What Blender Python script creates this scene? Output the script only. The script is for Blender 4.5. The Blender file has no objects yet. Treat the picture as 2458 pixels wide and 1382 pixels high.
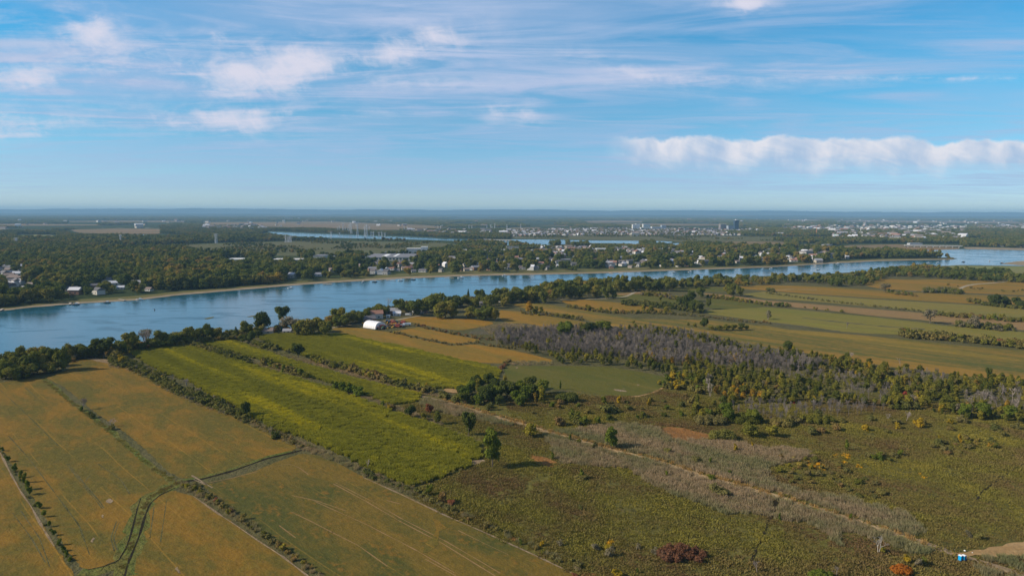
import bpy, bmesh, math, random
import numpy as np
from mathutils import Vector, Matrix
from mathutils.geometry import tessellate_polygon
R = math.radians
rng = np.random.default_rng(7)
random.seed(7)
sc = bpy.context.scene
col = sc.collection

# ------------------------------------------------------------------ camera, sky, sun, exposure
H, F = 120.0, 1640.0
LEVEL = 511.0
PITCH = math.atan((691 - LEVEL) / F)
ROLL = 8 / 2458
camd = bpy.data.cameras.new('camera')
cam = bpy.data.objects.new('camera', camd)
col.objects.link(cam)
sc.camera = cam
camd.sensor_width = 36.0
camd.lens = 36.0 * F / 2458
camd.clip_start = 1.0
camd.clip_end = 400000
fw = Vector((0, math.cos(PITCH), -math.sin(PITCH)))
rt0 = Vector((1, 0, 0))
up0 = Vector((0, math.sin(PITCH), math.cos(PITCH)))
rt = rt0 * math.cos(ROLL) + up0 * math.sin(ROLL)
up = -rt0 * math.sin(ROLL) + up0 * math.cos(ROLL)
m = Matrix((rt, up, -fw)).transposed().to_4x4()
m.translation = (0, 0, H)
cam.matrix_world = m

SUN_EL, SUN_AZ = R(33), R(-100)          # azimuth from +Y, clockwise seen from above
sdir = Vector((math.sin(SUN_AZ) * math.cos(SUN_EL), math.cos(SUN_AZ) * math.cos(SUN_EL), math.sin(SUN_EL)))
sund = bpy.data.lights.new('sun', 'SUN')
sund.energy = 5.0
sund.angle = R(0.5)
sund.color = (1.0, 0.89, 0.72)
sun = bpy.data.objects.new('sun', sund)
sun.rotation_euler = sdir.to_track_quat('Z', 'Y').to_euler()
sun.location = (0, 0, 300)
col.objects.link(sun)

sc.view_settings.view_transform = 'Standard'
sc.view_settings.look = 'None'
sc.view_settings.exposure = 0.0
sc.view_settings.gamma = 1.0
sc.view_settings.use_curve_mapping = False
cy = sc.cycles
cy.max_bounces = 5
cy.diffuse_bounces = 2
cy.glossy_bounces = 2
cy.transmission_bounces = 2
cy.volume_bounces = 1
cy.transparent_max_bounces = 4
cy.use_denoising = True
cy.use_adaptive_sampling = True
cy.adaptive_threshold = 0.01
cy.sample_clamp_indirect = 4

# ------------------------------------------------------------------ node expression helper
class X:
    """a socket with arithmetic"""
    def __init__(s, t, k): s.t, s.k = t, k
    def _m(s, op, *a, clamp=False):
        n = s.t.nodes.new('ShaderNodeMath'); n.operation = op; n.use_clamp = clamp
        for i, v in enumerate((s,) + a):
            if isinstance(v, X): s.t.links.new(v.k, n.inputs[i])
            else: n.inputs[i].default_value = v
        return X(s.t, n.outputs[0])
    def __add__(s, o): return s._m('ADD', o)
    __radd__ = __add__
    def __mul__(s, o): return s._m('MULTIPLY', o)
    __rmul__ = __mul__
    def __sub__(s, o): return s._m('SUBTRACT', o)
    def __truediv__(s, o): return s._m('DIVIDE', o)
    def __neg__(s): return s._m('MULTIPLY', -1.0)
    def rsub(s, o): return s._m('MULTIPLY', -1.0) + o
    def sat(s): return s._m('ADD', 0.0, clamp=True)
    def maxi(s, o): return s._m('MAXIMUM', o)
    def mini(s, o): return s._m('MINIMUM', o)
    def pw(s, o): return s._m('POWER', o)
    def fn(s, op, *a): return s._m(op, *a)
    def step(s, a, b):
        n = s.t.nodes.new('ShaderNodeMapRange'); n.interpolation_type = 'SMOOTHSTEP'
        s.t.links.new(s.k, n.inputs[0])
        for i, v in ((1, a), (2, b)):
            if isinstance(v, X): s.t.links.new(v.k, n.inputs[i])
            else: n.inputs[i].default_value = v
        return X(s.t, n.outputs[0])

def xyz(t, k):
    n = t.nodes.new('ShaderNodeSeparateXYZ'); t.links.new(k, n.inputs[0])
    return [X(t, n.outputs[i]) for i in range(3)]
def comb(t, x, y, z=0.0):
    n = t.nodes.new('ShaderNodeCombineXYZ')
    for i, v in enumerate((x, y, z)):
        if isinstance(v, X): t.links.new(v.k, n.inputs[i])
        else: n.inputs[i].default_value = v
    return n.outputs[0]
def noise(t, vec, scale, detail=3, rough=0.5, dist=0.0, color=False):
    n = t.nodes.new('ShaderNodeTexNoise'); n.inputs['Scale'].default_value = scale
    n.inputs['Detail'].default_value = detail; n.inputs['Roughness'].default_value = rough
    n.inputs['Distortion'].default_value = dist
    t.links.new(vec, n.inputs['Vector'])
    return n.outputs['Color'] if color else X(t, n.outputs[0])
def mix(t, fac, a, b, mode='MIX'):
    n = t.nodes.new('ShaderNodeMix'); n.data_type = 'RGBA'; n.blend_type = mode
    n.clamp_factor = True
    for i, v in ((0, fac), (6, a), (7, b)):
        if isinstance(v, X): t.links.new(v.k, n.inputs[i])
        elif isinstance(v, bpy.types.NodeSocket): t.links.new(v, n.inputs[i])
        elif isinstance(v, (int, float)): n.inputs[i].default_value = v
        else: n.inputs[i].default_value = (*v, 1.0)
    return n.outputs[2]
def ramp(t, fac, stops, interp='LINEAR'):
    n = t.nodes.new('ShaderNodeValToRGB'); cr = n.color_ramp; cr.interpolation = interp
    while len(cr.elements) < len(stops): cr.elements.new(0.5)
    for e, (p, c) in zip(cr.elements, stops): e.position = p; e.color = (*c, 1.0)
    t.links.new(fac.k if isinstance(fac, X) else fac, n.inputs[0])
    return n.outputs[0]

def px_ray(px, py):
    return (rt * (px - 1229) + up * (691 - py) + fw * F).normalized()
def P(px, py, z=0.0):
    d = px_ray(px, py)
    k = (z - H) / d.z
    return Vector((d.x * k, d.y * k, z))
def to_px(X_, Y_, Z_=0.0):
    """numpy world to photo pixels"""
    dz = Z_ - H
    a = X_ * rt.x + Y_ * rt.y + dz * rt.z
    b = X_ * up.x + Y_ * up.y + dz * up.z
    c = X_ * fw.x + Y_ * fw.y + dz * fw.z
    return 1229 + F * a / c, 691 - F * b / c, c
def depth(px, py):
    p = P(px, py); return (p - Vector((0, 0, H))).dot(fw)

# ------------------------------------------------------------------ world: sky with high cloud
w = bpy.data.worlds.new('World'); sc.world = w; w.use_nodes = True
t = w.node_tree; t.nodes.clear()
out = t.nodes.new('ShaderNodeOutputWorld')
bg = t.nodes.new('ShaderNodeBackground'); bg.inputs[1].default_value = 0.085
t.links.new(bg.outputs[0], out.inputs[0])
sky = t.nodes.new('ShaderNodeTexSky'); sky.sky_type = 'NISHITA'; sky.sun_disc = False
sky.sun_elevation = SUN_EL; sky.sun_rotation = SUN_AZ
sky.altitude = 120; sky.air_density = 1.0; sky.dust_density = 0.35; sky.ozone_density = 2.2
tc = t.nodes.new('ShaderNodeTexCoord')
dx, dy, dz = xyz(t, tc.outputs['Generated'])
dyc = dy.maxi(0.05)
S_, T_ = dx / dyc, dz / dyc              # tangent coordinates of the sky ahead
def st(px, py):
    d = px_ray(px, py); return d.x / d.y, d.z / d.y
den = dz.maxi(0.0) + 0.035
u_, v_ = dx / den, dyc / den             # cloud plane, so that streaks thin out toward the horizon
vec = comb(t, u_ * 0.32, v_ * 0.75)
veil = noise(t, vec, 0.9, 6, 0.58, 0.7)
vec2 = comb(t, u_ * 0.55 + v_ * 0.3, v_ * 1.5 - u_ * 0.06, 3.1)
streak = noise(t, vec2, 1.1, 7, 0.60, 1.5)
broad = noise(t, comb(t, S_ * 1.4, T_ * 4.5, 9.0), 1.0, 3, 0.5, 0.4)
# fibres that hang slanting under the small clouds
fib = noise(t, comb(t, S_ * 44.0 + T_ * 22.0, T_ * 19.0, 1.7), 1.0, 7, 0.64, 1.1)
puf = noise(t, comb(t, S_ * 20.0, T_ * 46.0, 5.7), 1.0, 7, 0.62, 0.4)
def blob(px, py, rx, ry, rot=0.0, pwr=1.0):
    s0, t0 = st(px, py)
    ca, sa = math.cos(rot), math.sin(rot)
    a = ((S_ - s0) * ca + (T_ - t0) * sa) / (rx / F)
    b = ((T_ - t0) * ca - (S_ - s0) * sa) / (ry / F)
    return (-(a * a + b * b)).fn('EXPONENT') * pwr
wisps = [(220, 75, 60, 38, 0, 1.0), (60, 185, 95, 30, -.05, 1.05), (560, 172, 75, 26, -.05, 1.0), (650, 150, 90, 50, 0, .72),
         (745, 145, 70, 24, 0, 1.5), (690, 190, 110, 40, .1, .6), (960, 120, 130, 34, .22, .95), (1050, 85, 80, 18, -.2, .6), (60, 290, 130, 24, 0, .95),
         (480, 288, 150, 20, -.02, .85), (590, 295, 75, 26, -.1, .85), (560, 215, 80, 30, -.2, .5), (330, 150, 240, 55, -.15, .5), (1000, 200, 180, 12, 0, .45),
         (1190, 268, 30, 16, 0, .75), (1265, 275, 28, 18, 0, .6), (1500, 165, 120, 16, -.22, .55), (1700, 190, 200, 14, 0, .5), (20, 325, 90, 8, 0, .8),
         (520, 85, 30, 18, 0, .6), (1790, 10, 45, 16, 0, 1.6), (2250, 188, 300, 5, .0, .55), (700, 270, 200, 8, 0, .5)]
loc = None
for b in wisps:
    e = blob(*b); loc = e if loc is None else loc + e
nz = fib * 0.32 + puf * 0.68
wis = ((nz - 0.5) * 2.1 + (loc.mini(1.5)).pw(0.6) * 1.35 - 0.66).step(0.0, 1.35)
halo = loc.mini(1.0).pw(0.32) * (puf * 0.45 + streak * 0.45 + fib * 0.10).step(0.42, 0.64) * 0.55
up_fade = T_.step(0.0, 0.05)
veil_f = (veil.step(0.34, 0.68) * 0.46 + streak.step(0.40, 0.66) * 0.40) * (broad * 2.0 - 0.10).sat() * up_fade
veil_f = (veil_f + (blob(950, 50, 620, 130, .1, .55) + blob(2350, 60, 380, 110, 0, .50) + blob(250, 170, 480, 90, 0, .55) + blob(1700, 190, 560, 50, -.1, .30) + blob(1100, 200, 700, 30, 0, .35)) * (streak * 1.6 - .25 + (veil - .5) * 1.2).sat()).sat()
# long roll cloud over the right half
s_a, t_a = st(1450, 322); s_b, t_b = st(2458, 332)
def lumpn(off): return noise(t, comb(t, (S_ + off) * 8.5, T_ * 5.0, 4.4), 1.0, 5, 0.52)
lump, lump2 = lumpn(0.0), lumpn(0.018)
fine = noise(t, comb(t, S_ * 40.0, T_ * 60.0, 2.0), 1.0, 6, 0.62)
curl = noise(t, comb(t, S_ * 13.0 + T_ * 30.0, T_ * 16.0 - S_ * 3.0, 8.0), 1.0, 6, 0.58, 1.2)
ttop = t_a + (lump - 0.5) * 0.055 + (fine - 0.5) * 0.012
slope = (S_ - s_a) * ((t_b - t_a) / (s_b - s_a))
hh = (T_ - ttop - slope) * (-F)            # pixels below the top edge
lenf = S_.step(s_a - 0.004, s_a + 0.06)
roll_top = hh.step(-2.0, 9.0)
roll_bot = hh.step(30.0 , (curl * 80.0 + lump * 50.0 + 36.0)).rsub(1.0)
roll = roll_top * roll_bot * lenf * (curl * 1.0 + 0.62).sat()
roll_lit = ((lump2 - lump) * 5.0 + 0.80 - hh * 0.0085 + (curl - 0.5) * 1.8).sat()
skyc = sky.outputs[0]
gr = ramp(t, (T_ * 2.0).sat(), [(0.0, (1.35 / 2, 1.75 / 2, 2.0 / 2)), (.025, (1.15 / 2, 1.50 / 2, 2.0 / 2)), (.074, (.88 / 2, 1.24 / 2, 1.84 / 2)), (.136, (.80 / 2, 1.19 / 2, 1.64 / 2)), (.26, (.56 / 2, 1.20 / 2, 1.50 / 2)),
     (.38, (.38 / 2, 1.26 / 2, 1.55 / 2)), (.50, (.22 / 2, 1.26 / 2, 1.60 / 2)), (.62, (.10 / 2, 1.22 / 2, 1.62 / 2)), (1.0, (.85 / 2, .95 / 2, .95 / 2))])
g2 = mix(t, 1.0, skyc, gr, 'MULTIPLY')
grade = mix(t, 1.0, g2, (2.0, 2.0, 2.0), 'MULTIPLY')
c1 = mix(t, veil_f, grade, (4.7, 6.2, 9.0))
c2 = mix(t, (wis * 0.95 + halo * (wis * -1.0 + 1.0)).sat(), c1, (8.6, 8.5, 9.9))
rc = mix(t, roll_lit, (5.2, 6.7, 9.0), (9.6, 9.5, 10.2))
c3 = mix(t, roll * 0.95, c2, rc)
t.links.new(c3, bg.inputs[0])

# ------------------------------------------------------------------ helpers for objects
def tag(o, label=None, cat=None, group=None, kind=None):
    if label: o['label'] = label
    if cat: o['category'] = cat
    if group: o['group'] = group
    if kind: o['kind'] = kind
    return o
def mesh_np(name, V, Fc, mats, midx=None, smooth=False):
    me = bpy.data.meshes.new(name)
    me.from_pydata([tuple(v) for v in V], [], [tuple(f) for f in Fc])
    for mt in mats: me.materials.append(mt)
    if midx is not None: me.polygons.foreach_set('material_index', midx)
    if smooth: me.polygons.foreach_set('use_smooth', [True] * len(me.polygons))
    me.update()
    return me
def obj(name, me, parent=None, loc=None, rz=None):
    o = bpy.data.objects.new(name, me); col.objects.link(o)
    if parent: o.parent = parent
    if loc is not None: o.location = loc
    if rz is not None: o.rotation_euler = (0, 0, rz)
    return o
def thing(name, label, cat, loc, rz=0.0, s=(1, 1, 1), group=None, parts=()):
    e = bpy.data.objects.new(name, None); col.objects.link(e)
    e.empty_display_size = 1.0
    e.location = loc; e.rotation_euler = (0, 0, rz); e.scale = s
    tag(e, label, cat, group)
    for pn, me in parts: obj(pn, me, e)
    return e
def in_poly(px, py, poly):
    inside = np.zeros(px.shape, bool)
    n = len(poly)
    for i in range(n):
        x1, y1 = poly[i]; x2, y2 = poly[(i + 1) % n]
        if y1 == y2: continue
        c = ((y1 > py) != (y2 > py)) & (px < (x2 - x1) * (py - y1) / (y2 - y1) + x1)
        inside ^= c
    return inside
def chaikin(pts, n=1, closed=True):
    for _ in range(n):
        q = []
        L = len(pts)
        if not closed: q.append(pts[0])
        for i in range(L if closed else L - 1):
            a, b = pts[i], pts[(i + 1) % L]
            d = math.hypot(b[0] - a[0], b[1] - a[1]) + 1e-6
            k = min(.22, 5.0 / d)
            q.append((a[0] + (b[0] - a[0]) * k, a[1] + (b[1] - a[1]) * k))
            q.append((b[0] + (a[0] - b[0]) * k, b[1] + (a[1] - b[1]) * k))
        if not closed: q.append(pts[-1])
        pts = q
    return pts
ZN = [0]
def sheet(name, polys, z, mat, label, cat, jit=0.0, smooth=1, kind='structure'):
    """flat sheet(s) on the ground; polys = list of outlines given where they lie in the photograph"""
    V, Fc = [], []
    if name not in ('river', 'lake', 'meadow', 'beach', 'bank'):
        ZN[0] += 1; z += 0.0011 * ZN[0]
    for poly in polys:
        pts = chaikin(poly, smooth) if smooth else poly
        w3 = [P(x, y, z) for x, y in pts]
        if jit:
            q = []
            for i, a in enumerate(w3):
                b = w3[(i + 1) % len(w3)]
                L = (b - a).length; k = max(1, min(60, int(L / (jit * 5))))
                n = Vector((-(b - a).y, (b - a).x, 0)).normalized() if L > 1e-6 else Vector((0, 0, 0))
                for j in range(k): q.append(a.lerp(b, j / k) + n * random.uniform(-jit, jit))
            w3 = q
        o = len(V); V += w3
        Fc += [(a + o, b + o, c + o) for a, b, c in tessellate_polygon([w3])]
    # faces upward
    G = []
    for f in Fc:
        a, b, c = (V[i] for i in f)
        G.append(f if (b - a).cross(c - a).z > 0 else f[::-1])
    return tag(obj(name, mesh_np(name, V, G, [mat])), label, cat, kind=kind)
def ribbon(name, lines, width, z, mat, label, cat, kind='structure', jit=0.0, smooth=1):
    V, Fc = [], []
    for ln in lines:
        wd = width
        if isinstance(ln, tuple): ln, wd = ln
        w3 = [P(x, y, z) for x, y in chaikin(ln, smooth, False)]
        q = [w3[0]]
        for a, b in zip(w3, w3[1:]):
            k = max(1, min(40, int((b - a).length / 8)))
            for j in range(1, k + 1): q.append(a.lerp(b, j / k))
        o = len(V)
        for i, a in enumerate(q):
            d = (q[min(i + 1, len(q) - 1)] - q[max(i - 1, 0)]); n = Vector((-d.y, d.x, 0)).normalized()
            ww = wd * (1 + random.uniform(-jit, jit)) / 2
            V += [a + n * ww, a - n * ww]
            if i: Fc.append((o + 2 * i - 2, o + 2 * i - 1, o + 2 * i + 1, o + 2 * i))
    return tag(obj(name, mesh_np(name, V, Fc, [mat])), label, cat, kind=kind)
def dist_poly(px, py, ln):
    """pixel distance to a polyline"""
    best = np.full(px.shape, 1e9)
    for (x1, y1), (x2, y2) in zip(ln, ln[1:]):
        L = (x2 - x1) ** 2 + (y2 - y1) ** 2 + 1e-9
        tt = np.clip(((px - x1) * (x2 - x1) + (py - y1) * (y2 - y1)) / L, 0, 1)
        best = np.minimum(best, np.hypot(px - x1 - tt * (x2 - x1), py - y1 - tt * (y2 - y1)))
    return best
def vnoise(x, y, s, seed=0):
    """cheap value noise"""
    x = x / s + seed * 17.3; y = y / s + seed * 9.1
    xi, yi = np.floor(x), np.floor(y); fx, fy = x - xi, y - yi
    fx = fx * fx * (3 - 2 * fx); fy = fy * fy * (3 - 2 * fy)
    def h(a, b):
        v = np.sin(a * 127.1 + b * 311.7 + seed * 74.7) * 43758.5453
        return v - np.floor(v)
    return (h(xi, yi) * (1 - fx) + h(xi + 1, yi) * fx) * (1 - fy) + (h(xi, yi + 1) * (1 - fx) + h(xi + 1, yi + 1) * fx) * fy
def grid_pts(polys, spacing, excl=(), jit=0.45, margin=0.0):
    """jittered world grid inside the outlines"""
    outx = []
    for poly in polys:
        w3 = np.array([P(x, y)[:2] for x, y in poly])
        lo, hi = w3.min(0), w3.max(0)
        gx, gy = np.meshgrid(np.arange(lo[0], hi[0] + spacing, spacing), np.arange(lo[1], hi[1] + spacing, spacing))
        gx = gx.ravel() + rng.uniform(-jit, jit, gx.size) * spacing
        gy = gy.ravel() + rng.uniform(-jit, jit, gy.size) * spacing
        ok = in_poly(gx, gy, [tuple(p) for p in w3])
        px, py, _ = to_px(gx, gy)
        ok &= (px > -120) & (px < 2578) & (py < 1500)
        for e in excl: ok &= ~in_poly(px, py, e)
        outx.append(np.stack([gx[ok], gy[ok]], 1))
    return np.concatenate(outx) if outx else np.zeros((0, 2))
def scatter(name, pts, protos, smin, smax, label, cat, kind='stuff', z=0.0, sz=None, group=None, rot=None):
    """one object: many clumps set on its points by a geometry-nodes modifier"""
    n = len(pts)
    print('scatter', name, n)
    if n == 0: return None
    me = bpy.data.meshes.new(name)
    V = np.zeros((n, 3), 'f'); V[:, :2] = pts; V[:, 2] = z
    me.vertices.add(n); me.vertices.foreach_set('co', V.ravel())
    s = rng.uniform(smin, smax, n) if sz is None else sz
    sv = np.stack([s * rng.uniform(.85, 1.15, n), s * rng.uniform(.85, 1.15, n), s * rng.uniform(.8, 1.2, n)], 1).astype('f')
    a = me.attributes.new('scl', 'FLOAT_VECTOR', 'POINT'); a.data.foreach_set('vector', sv.ravel())
    rv = np.zeros((n, 3), 'f'); rv[:, 2] = rng.uniform(0, 6.283, n) if rot is None else rot
    a = me.attributes.new('rot', 'FLOAT_VECTOR', 'POINT'); a.data.foreach_set('vector', rv.ravel())
    a = me.attributes.new('pick', 'INT', 'POINT'); a.data.foreach_set('value', rng.integers(0, len(protos), n).astype('i'))
    o = obj(name, me); tag(o, label, cat, group, kind)
    key = tuple(p.name for p in protos)
    c = COLL.get(key)
    if c is None:
        c = bpy.data.collections.new('source_' + name); COLL[key] = c
        for i, pm in enumerate(protos):
            po = bpy.data.objects.new('source_%02d' % i, pm); c.objects.link(po)
    ng = bpy.data.node_groups.new(name, 'GeometryNodeTree')
    ng.interface.new_socket('Geometry', in_out='INPUT', socket_type='NodeSocketGeometry')
    ng.interface.new_socket('Geometry', in_out='OUTPUT', socket_type='NodeSocketGeometry')
    gi = ng.nodes.new('NodeGroupInput'); go = ng.nodes.new('NodeGroupOutput')
    ip = ng.nodes.new('GeometryNodeInstanceOnPoints'); ci = ng.nodes.new('GeometryNodeCollectionInfo')
    ci.inputs['Collection'].default_value = c; ci.inputs['Separate Children'].default_value = True
    ci.inputs['Reset Children'].default_value = True
    ip.inputs['Pick Instance'].default_value = True
    def at(nm, ty):
        q = ng.nodes.new('GeometryNodeInputNamedAttribute'); q.data_type = ty; q.inputs[0].default_value = nm; return q.outputs[0]
    ng.links.new(gi.outputs[0], ip.inputs['Points']); ng.links.new(ci.outputs[0], ip.inputs['Instance'])
    ng.links.new(at('pick', 'INT'), ip.inputs['Instance Index'])
    e2r = ng.nodes.new('FunctionNodeEulerToRotation'); ng.links.new(at('rot', 'FLOAT_VECTOR'), e2r.inputs[0])
    ng.links.new(e2r.outputs[0], ip.inputs['Rotation'])
    ng.links.new(at('scl', 'FLOAT_VECTOR'), ip.inputs['Scale'])
    ng.links.new(ip.outputs[0], go.inputs[0])
    md = o.modifiers.new('scatter', 'NODES'); md.node_group = ng
    return o
COLL = {}

# ------------------------------------------------------------------ materials
fd = P(983, 1166) - P(308, 844)
FANG = math.atan2(fd.y, fd.x)             # direction the strips of land run in
def new_mat(name):
    mt = bpy.data.materials.new(name); mt.use_nodes = True
    t = mt.node_tree; t.nodes.clear()
    o = t.nodes.new('ShaderNodeOutputMaterial')
    return mt, t, o
def bsdf(t, o, colr, rough=0.85, spec=0.15, bump=None, bstr=0.5, bdist=0.3, metal=0.0):
    b = t.nodes.new('ShaderNodeBsdfPrincipled')
    if isinstance(colr, bpy.types.NodeSocket): t.links.new(colr, b.inputs['Base Color'])
    else: b.inputs['Base Color'].default_value = (*colr, 1)
    b.inputs['Roughness'].default_value = rough
    b.inputs['Specular IOR Level'].default_value = spec
    b.inputs['Metallic'].default_value = metal
    if bump is not None:
        n = t.nodes.new('ShaderNodeBump'); n.inputs['Strength'].default_value = bstr; n.inputs['Distance'].default_value = bdist
        t.links.new(bump.k, n.inputs['Height']); t.links.new(n.outputs[0], b.inputs['Normal'])
    t.links.new(b.outputs[0], o.inputs['Surface'])
    return b
def pos(t):
    g = t.nodes.new('ShaderNodeNewGeometry'); return g.outputs['Position']
def fcoord(t, sa=1.0, sb=1.0, ang=None, off=0.0):
    """world position along / across the strips"""
    x, y, z = xyz(t, pos(t)); a = FANG if ang is None else ang
    ca, sa_ = math.cos(a), math.sin(a)
    return comb(t, (x * ca + y * sa_) * sa, (y * ca - x * sa_) * sb, off)
def plain(name, c, rough=0.8, spec=0.2, vary=0.12, scale=0.4, metal=0.0):
    mt, t, o = new_mat(name)
    n = noise(t, pos(t), scale, 4, 0.6)
    cc = mix(t, n, tuple(v * (1 - vary) for v in c), tuple(min(1, v * (1 + vary)) for v in c))
    bsdf(t, o, cc, rough, spec, metal=metal); return mt
def ground_mat(name, cols, patch=0.012, aniso=3.0, fine=0.9, grain=0.35, bump=0.5, seed=0.0, streaks=None, ang=None, extra=None, tramlines=0.0):
    """cols: (main, second, third); patches stretched along the strips, with grain of plant size"""
    mt, t, o = new_mat(name)
    big = noise(t, fcoord(t, patch / aniso, patch, ang, seed), 1.0, 5, 0.62, 0.8)
    mid = noise(t, fcoord(t, patch * 5 / aniso, patch * 6, ang, seed + 4), 1.0, 5, 0.6, 0.5)
    g1 = noise(t, fcoord(t, fine, fine, ang, seed + 7), 1.0, 3, 0.7)
    g2 = noise(t, fcoord(t, fine * .28, fine * .33, ang, seed + 9), 1.0, 3, 0.6)
    c = mix(t, (big * 0.65 + mid * 0.35).step(0.40, 0.60), cols[0], cols[1])
    c = mix(t, (mid * 0.6 + g2 * 0.4).step(0.50, 0.68) * 0.8, c, cols[2])
    if streaks:
        sc_, w_, colr, amt, lo, hi = streaks
        s = noise(t, fcoord(t, sc_ / w_, sc_, ang, seed + 12), 1.0, 4, 0.55, 0.35)
        c = mix(t, s.step(lo, hi) * amt, c, colr)
    if tramlines:
        x, y, z = xyz(t, fcoord(t, 1.0, 1.0, ang))
        wob = noise(t, fcoord(t, .01, .01, ang, 2.0), 1.0, 2)
        q = ((y + wob * 5.0) / tramlines).fn('FRACT')
        ln = ((q - 0.5).fn('ABSOLUTE')).step(0.0, 0.42 / tramlines).rsub(1.0)
        br = noise(t, fcoord(t, .012, .1, ang, 21.0), 1.0, 3)
        c = mix(t, ln * br.step(.44, .56) * 0.6, c, tuple(min(1, v * 1.45) for v in cols[0]))
        rr = (y * 0.9).fn('FRACT')
        c = mix(t, (rr - 0.5).fn('ABSOLUTE') * 0.25, c, tuple(v * .5 for v in cols[0]))
    gr = ((g1 - 0.5) * 2.2 * grain + (g2 - 0.5) * 1.6 * grain) + 1.0
    c = mix(t, 1.0, c, comb(t, gr, gr, gr), 'MULTIPLY')
    bsdf(t, o, c, 0.9, 0.06, g1 * 0.7 + g2 * 1.3, bump, 1.2)
    return mt

M = {}
SOY = ((0.215, 0.121, 0.021), (0.108, 0.093, 0.021), (0.176, 0.120, 0.022))
M['soy_a'] = ground_mat('soybean_rusty', SOY, 0.030, 1.8, 1.1, 0.34, 0.35, 1.0, tramlines=14.0)
M['soy_b'] = ground_mat('soybean_olive', ((0.158, 0.106, 0.022), (0.078, 0.080, 0.020), (0.210, 0.108, 0.020)), 0.030, 2.2, 1.1, 0.34, 0.35, 3.0, tramlines=15.0)
M['soy_c'] = ground_mat('soybean_orange', ((0.255, 0.138, 0.022), (0.165, 0.118, 0.022), (0.215, 0.142, 0.028)), 0.016, 5.0, 0.6, 0.22, 0.5, 5.0)
M['soy_d'] = ground_mat('soybean_mixed', ((0.245, 0.145, 0.028), (0.092, 0.096, 0.024), (0.265, 0.142, 0.036)), 0.022, 7.0, 0.5, 0.24, 0.5, 7.0,
                        streaks=(0.02, 9.0, (0.30, 0.19, 0.03), 0.7, .55, .68))
M['soy_p'] = ground_mat('soybean_tan', ((0.270, 0.165, 0.075), (0.220, 0.140, 0.058), (0.260, 0.175, 0.060)), 0.010, 7.0, 0.45, 0.2, 0.5, 9.0)
M['grass_g'] = ground_mat('green_hay', ((0.078, 0.087, 0.018), (0.112, 0.100, 0.020), (0.066, 0.078, 0.018)), 0.010, 3.0, 0.6, 0.18, 0.4, 11.0,
                          streaks=(0.05, 8.0, (0.16, 0.125, 0.035), 0.5, .52, .7))
M['olive'] = ground_mat('olive_crop', ((0.190, 0.155, 0.036), (0.150, 0.135, 0.034), (0.225, 0.150, 0.036)), 0.014, 8.0, 0.5, 0.18, 0.4, 51.0)
M['yell_g'] = ground_mat('yellow_green_crop', ((0.150, 0.142, 0.028), (0.215, 0.165, 0.036), (0.092, 0.100, 0.024)), 0.012, 8.0, 0.5, 0.18, 0.4, 13.0,
                         streaks=(0.03, 10.0, (0.28, 0.26, 0.03), 0.7, .55, .7))
M['meadow'] = ground_mat('meadow_ground', ((0.100, 0.088, 0.024), (0.125, 0.112, 0.026), (0.110, 0.068, 0.030)), 0.035, 1.3, 0.55, 0.5, 0.9, 15.0)
M['verge'] = ground_mat('verge_grass', ((0.085, 0.080, 0.030), (0.115, 0.100, 0.045), (0.070, 0.066, 0.028)), 0.05, 2.0, 0.6, 0.5, 0.9, 17.0)
M['wood_floor'] = ground_mat('wood_floor', ((0.050, 0.052, 0.022), (0.060, 0.050, 0.028), (0.040, 0.044, 0.018)), 0.03, 1.5, 0.5, 0.5, 0.9, 19.0)
M['marsh'] = ground_mat('marsh_ground', ((0.120, 0.105, 0.045), (0.085, 0.098, 0.035), (0.120, 0.080, 0.050)), 0.010, 4.0, 0.2, 0.3, 0.6, 21.0, ang=0.0)
M['far_brown'] = ground_mat('far_field', ((0.235, 0.145, 0.070), (0.130, 0.110, 0.055), (0.250, 0.165, 0.070)), 0.006, 5.0, 0.08, 0.2, 0.3, 23.0, ang=0.0)
M['far_green'] = ground_mat('far_green_field', ((0.170, 0.180, 0.060), (0.190, 0.160, 0.060), (0.130, 0.140, 0.050)), 0.006, 5.0, 0.08, 0.2, 0.3, 25.0, ang=0.0)
M['beach'] = ground_mat('beach_sand', ((0.300, 0.235, 0.160), (0.230, 0.180, 0.110), (0.180, 0.150, 0.080)), 0.05, 2.0, 0.5, 0.3, 0.4, 27.0, ang=0.2)
M['bank'] = ground_mat('bank_grass', ((0.105, 0.110, 0.035), (0.150, 0.125, 0.045), (0.080, 0.090, 0.030)), 0.04, 3.0, 0.3, 0.3, 0.5, 29.0, ang=0.2)
M['dirt'] = ground_mat('track_dirt', ((0.270, 0.200, 0.130), (0.220, 0.155, 0.090), (0.300, 0.220, 0.120)), 0.05, 2.0, 0.9, 0.35, 0.6, 31.0)
M['straw'] = ground_mat('straw_track', ((0.360, 0.255, 0.135), (0.280, 0.190, 0.095), (0.400, 0.290, 0.160)), 0.08, 4.0, 0.9, 0.5, 0.8, 33.0)
M['bare'] = ground_mat('bare_soil', ((0.370, 0.240, 0.115), (0.290, 0.180, 0.075), (0.330, 0.220, 0.105)), 0.04, 4.0, 0.9, 0.3, 0.5, 35.0, ang=0.1)
M['rust'] = ground_mat('rust_grass', ((0.260, 0.120, 0.035), (0.200, 0.100, 0.035), (0.240, 0.140, 0.050)), 0.08, 2.0, 0.8, 0.5, 0.9, 37.0)
M['suburb'] = ground_mat('suburb_ground', ((0.110, 0.105, 0.080), (0.070, 0.078, 0.045), (0.150, 0.135, 0.120)), 0.01, 1.0, 0.06, 0.4, 0.3, 39.0, ang=0.0)
M['reed_floor'] = ground_mat('reed_floor', ((0.110, 0.095, 0.060), (0.085, 0.085, 0.045), (0.130, 0.110, 0.070)), 0.05, 2.0, 0.8, 0.5, 0.9, 41.0)
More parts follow.
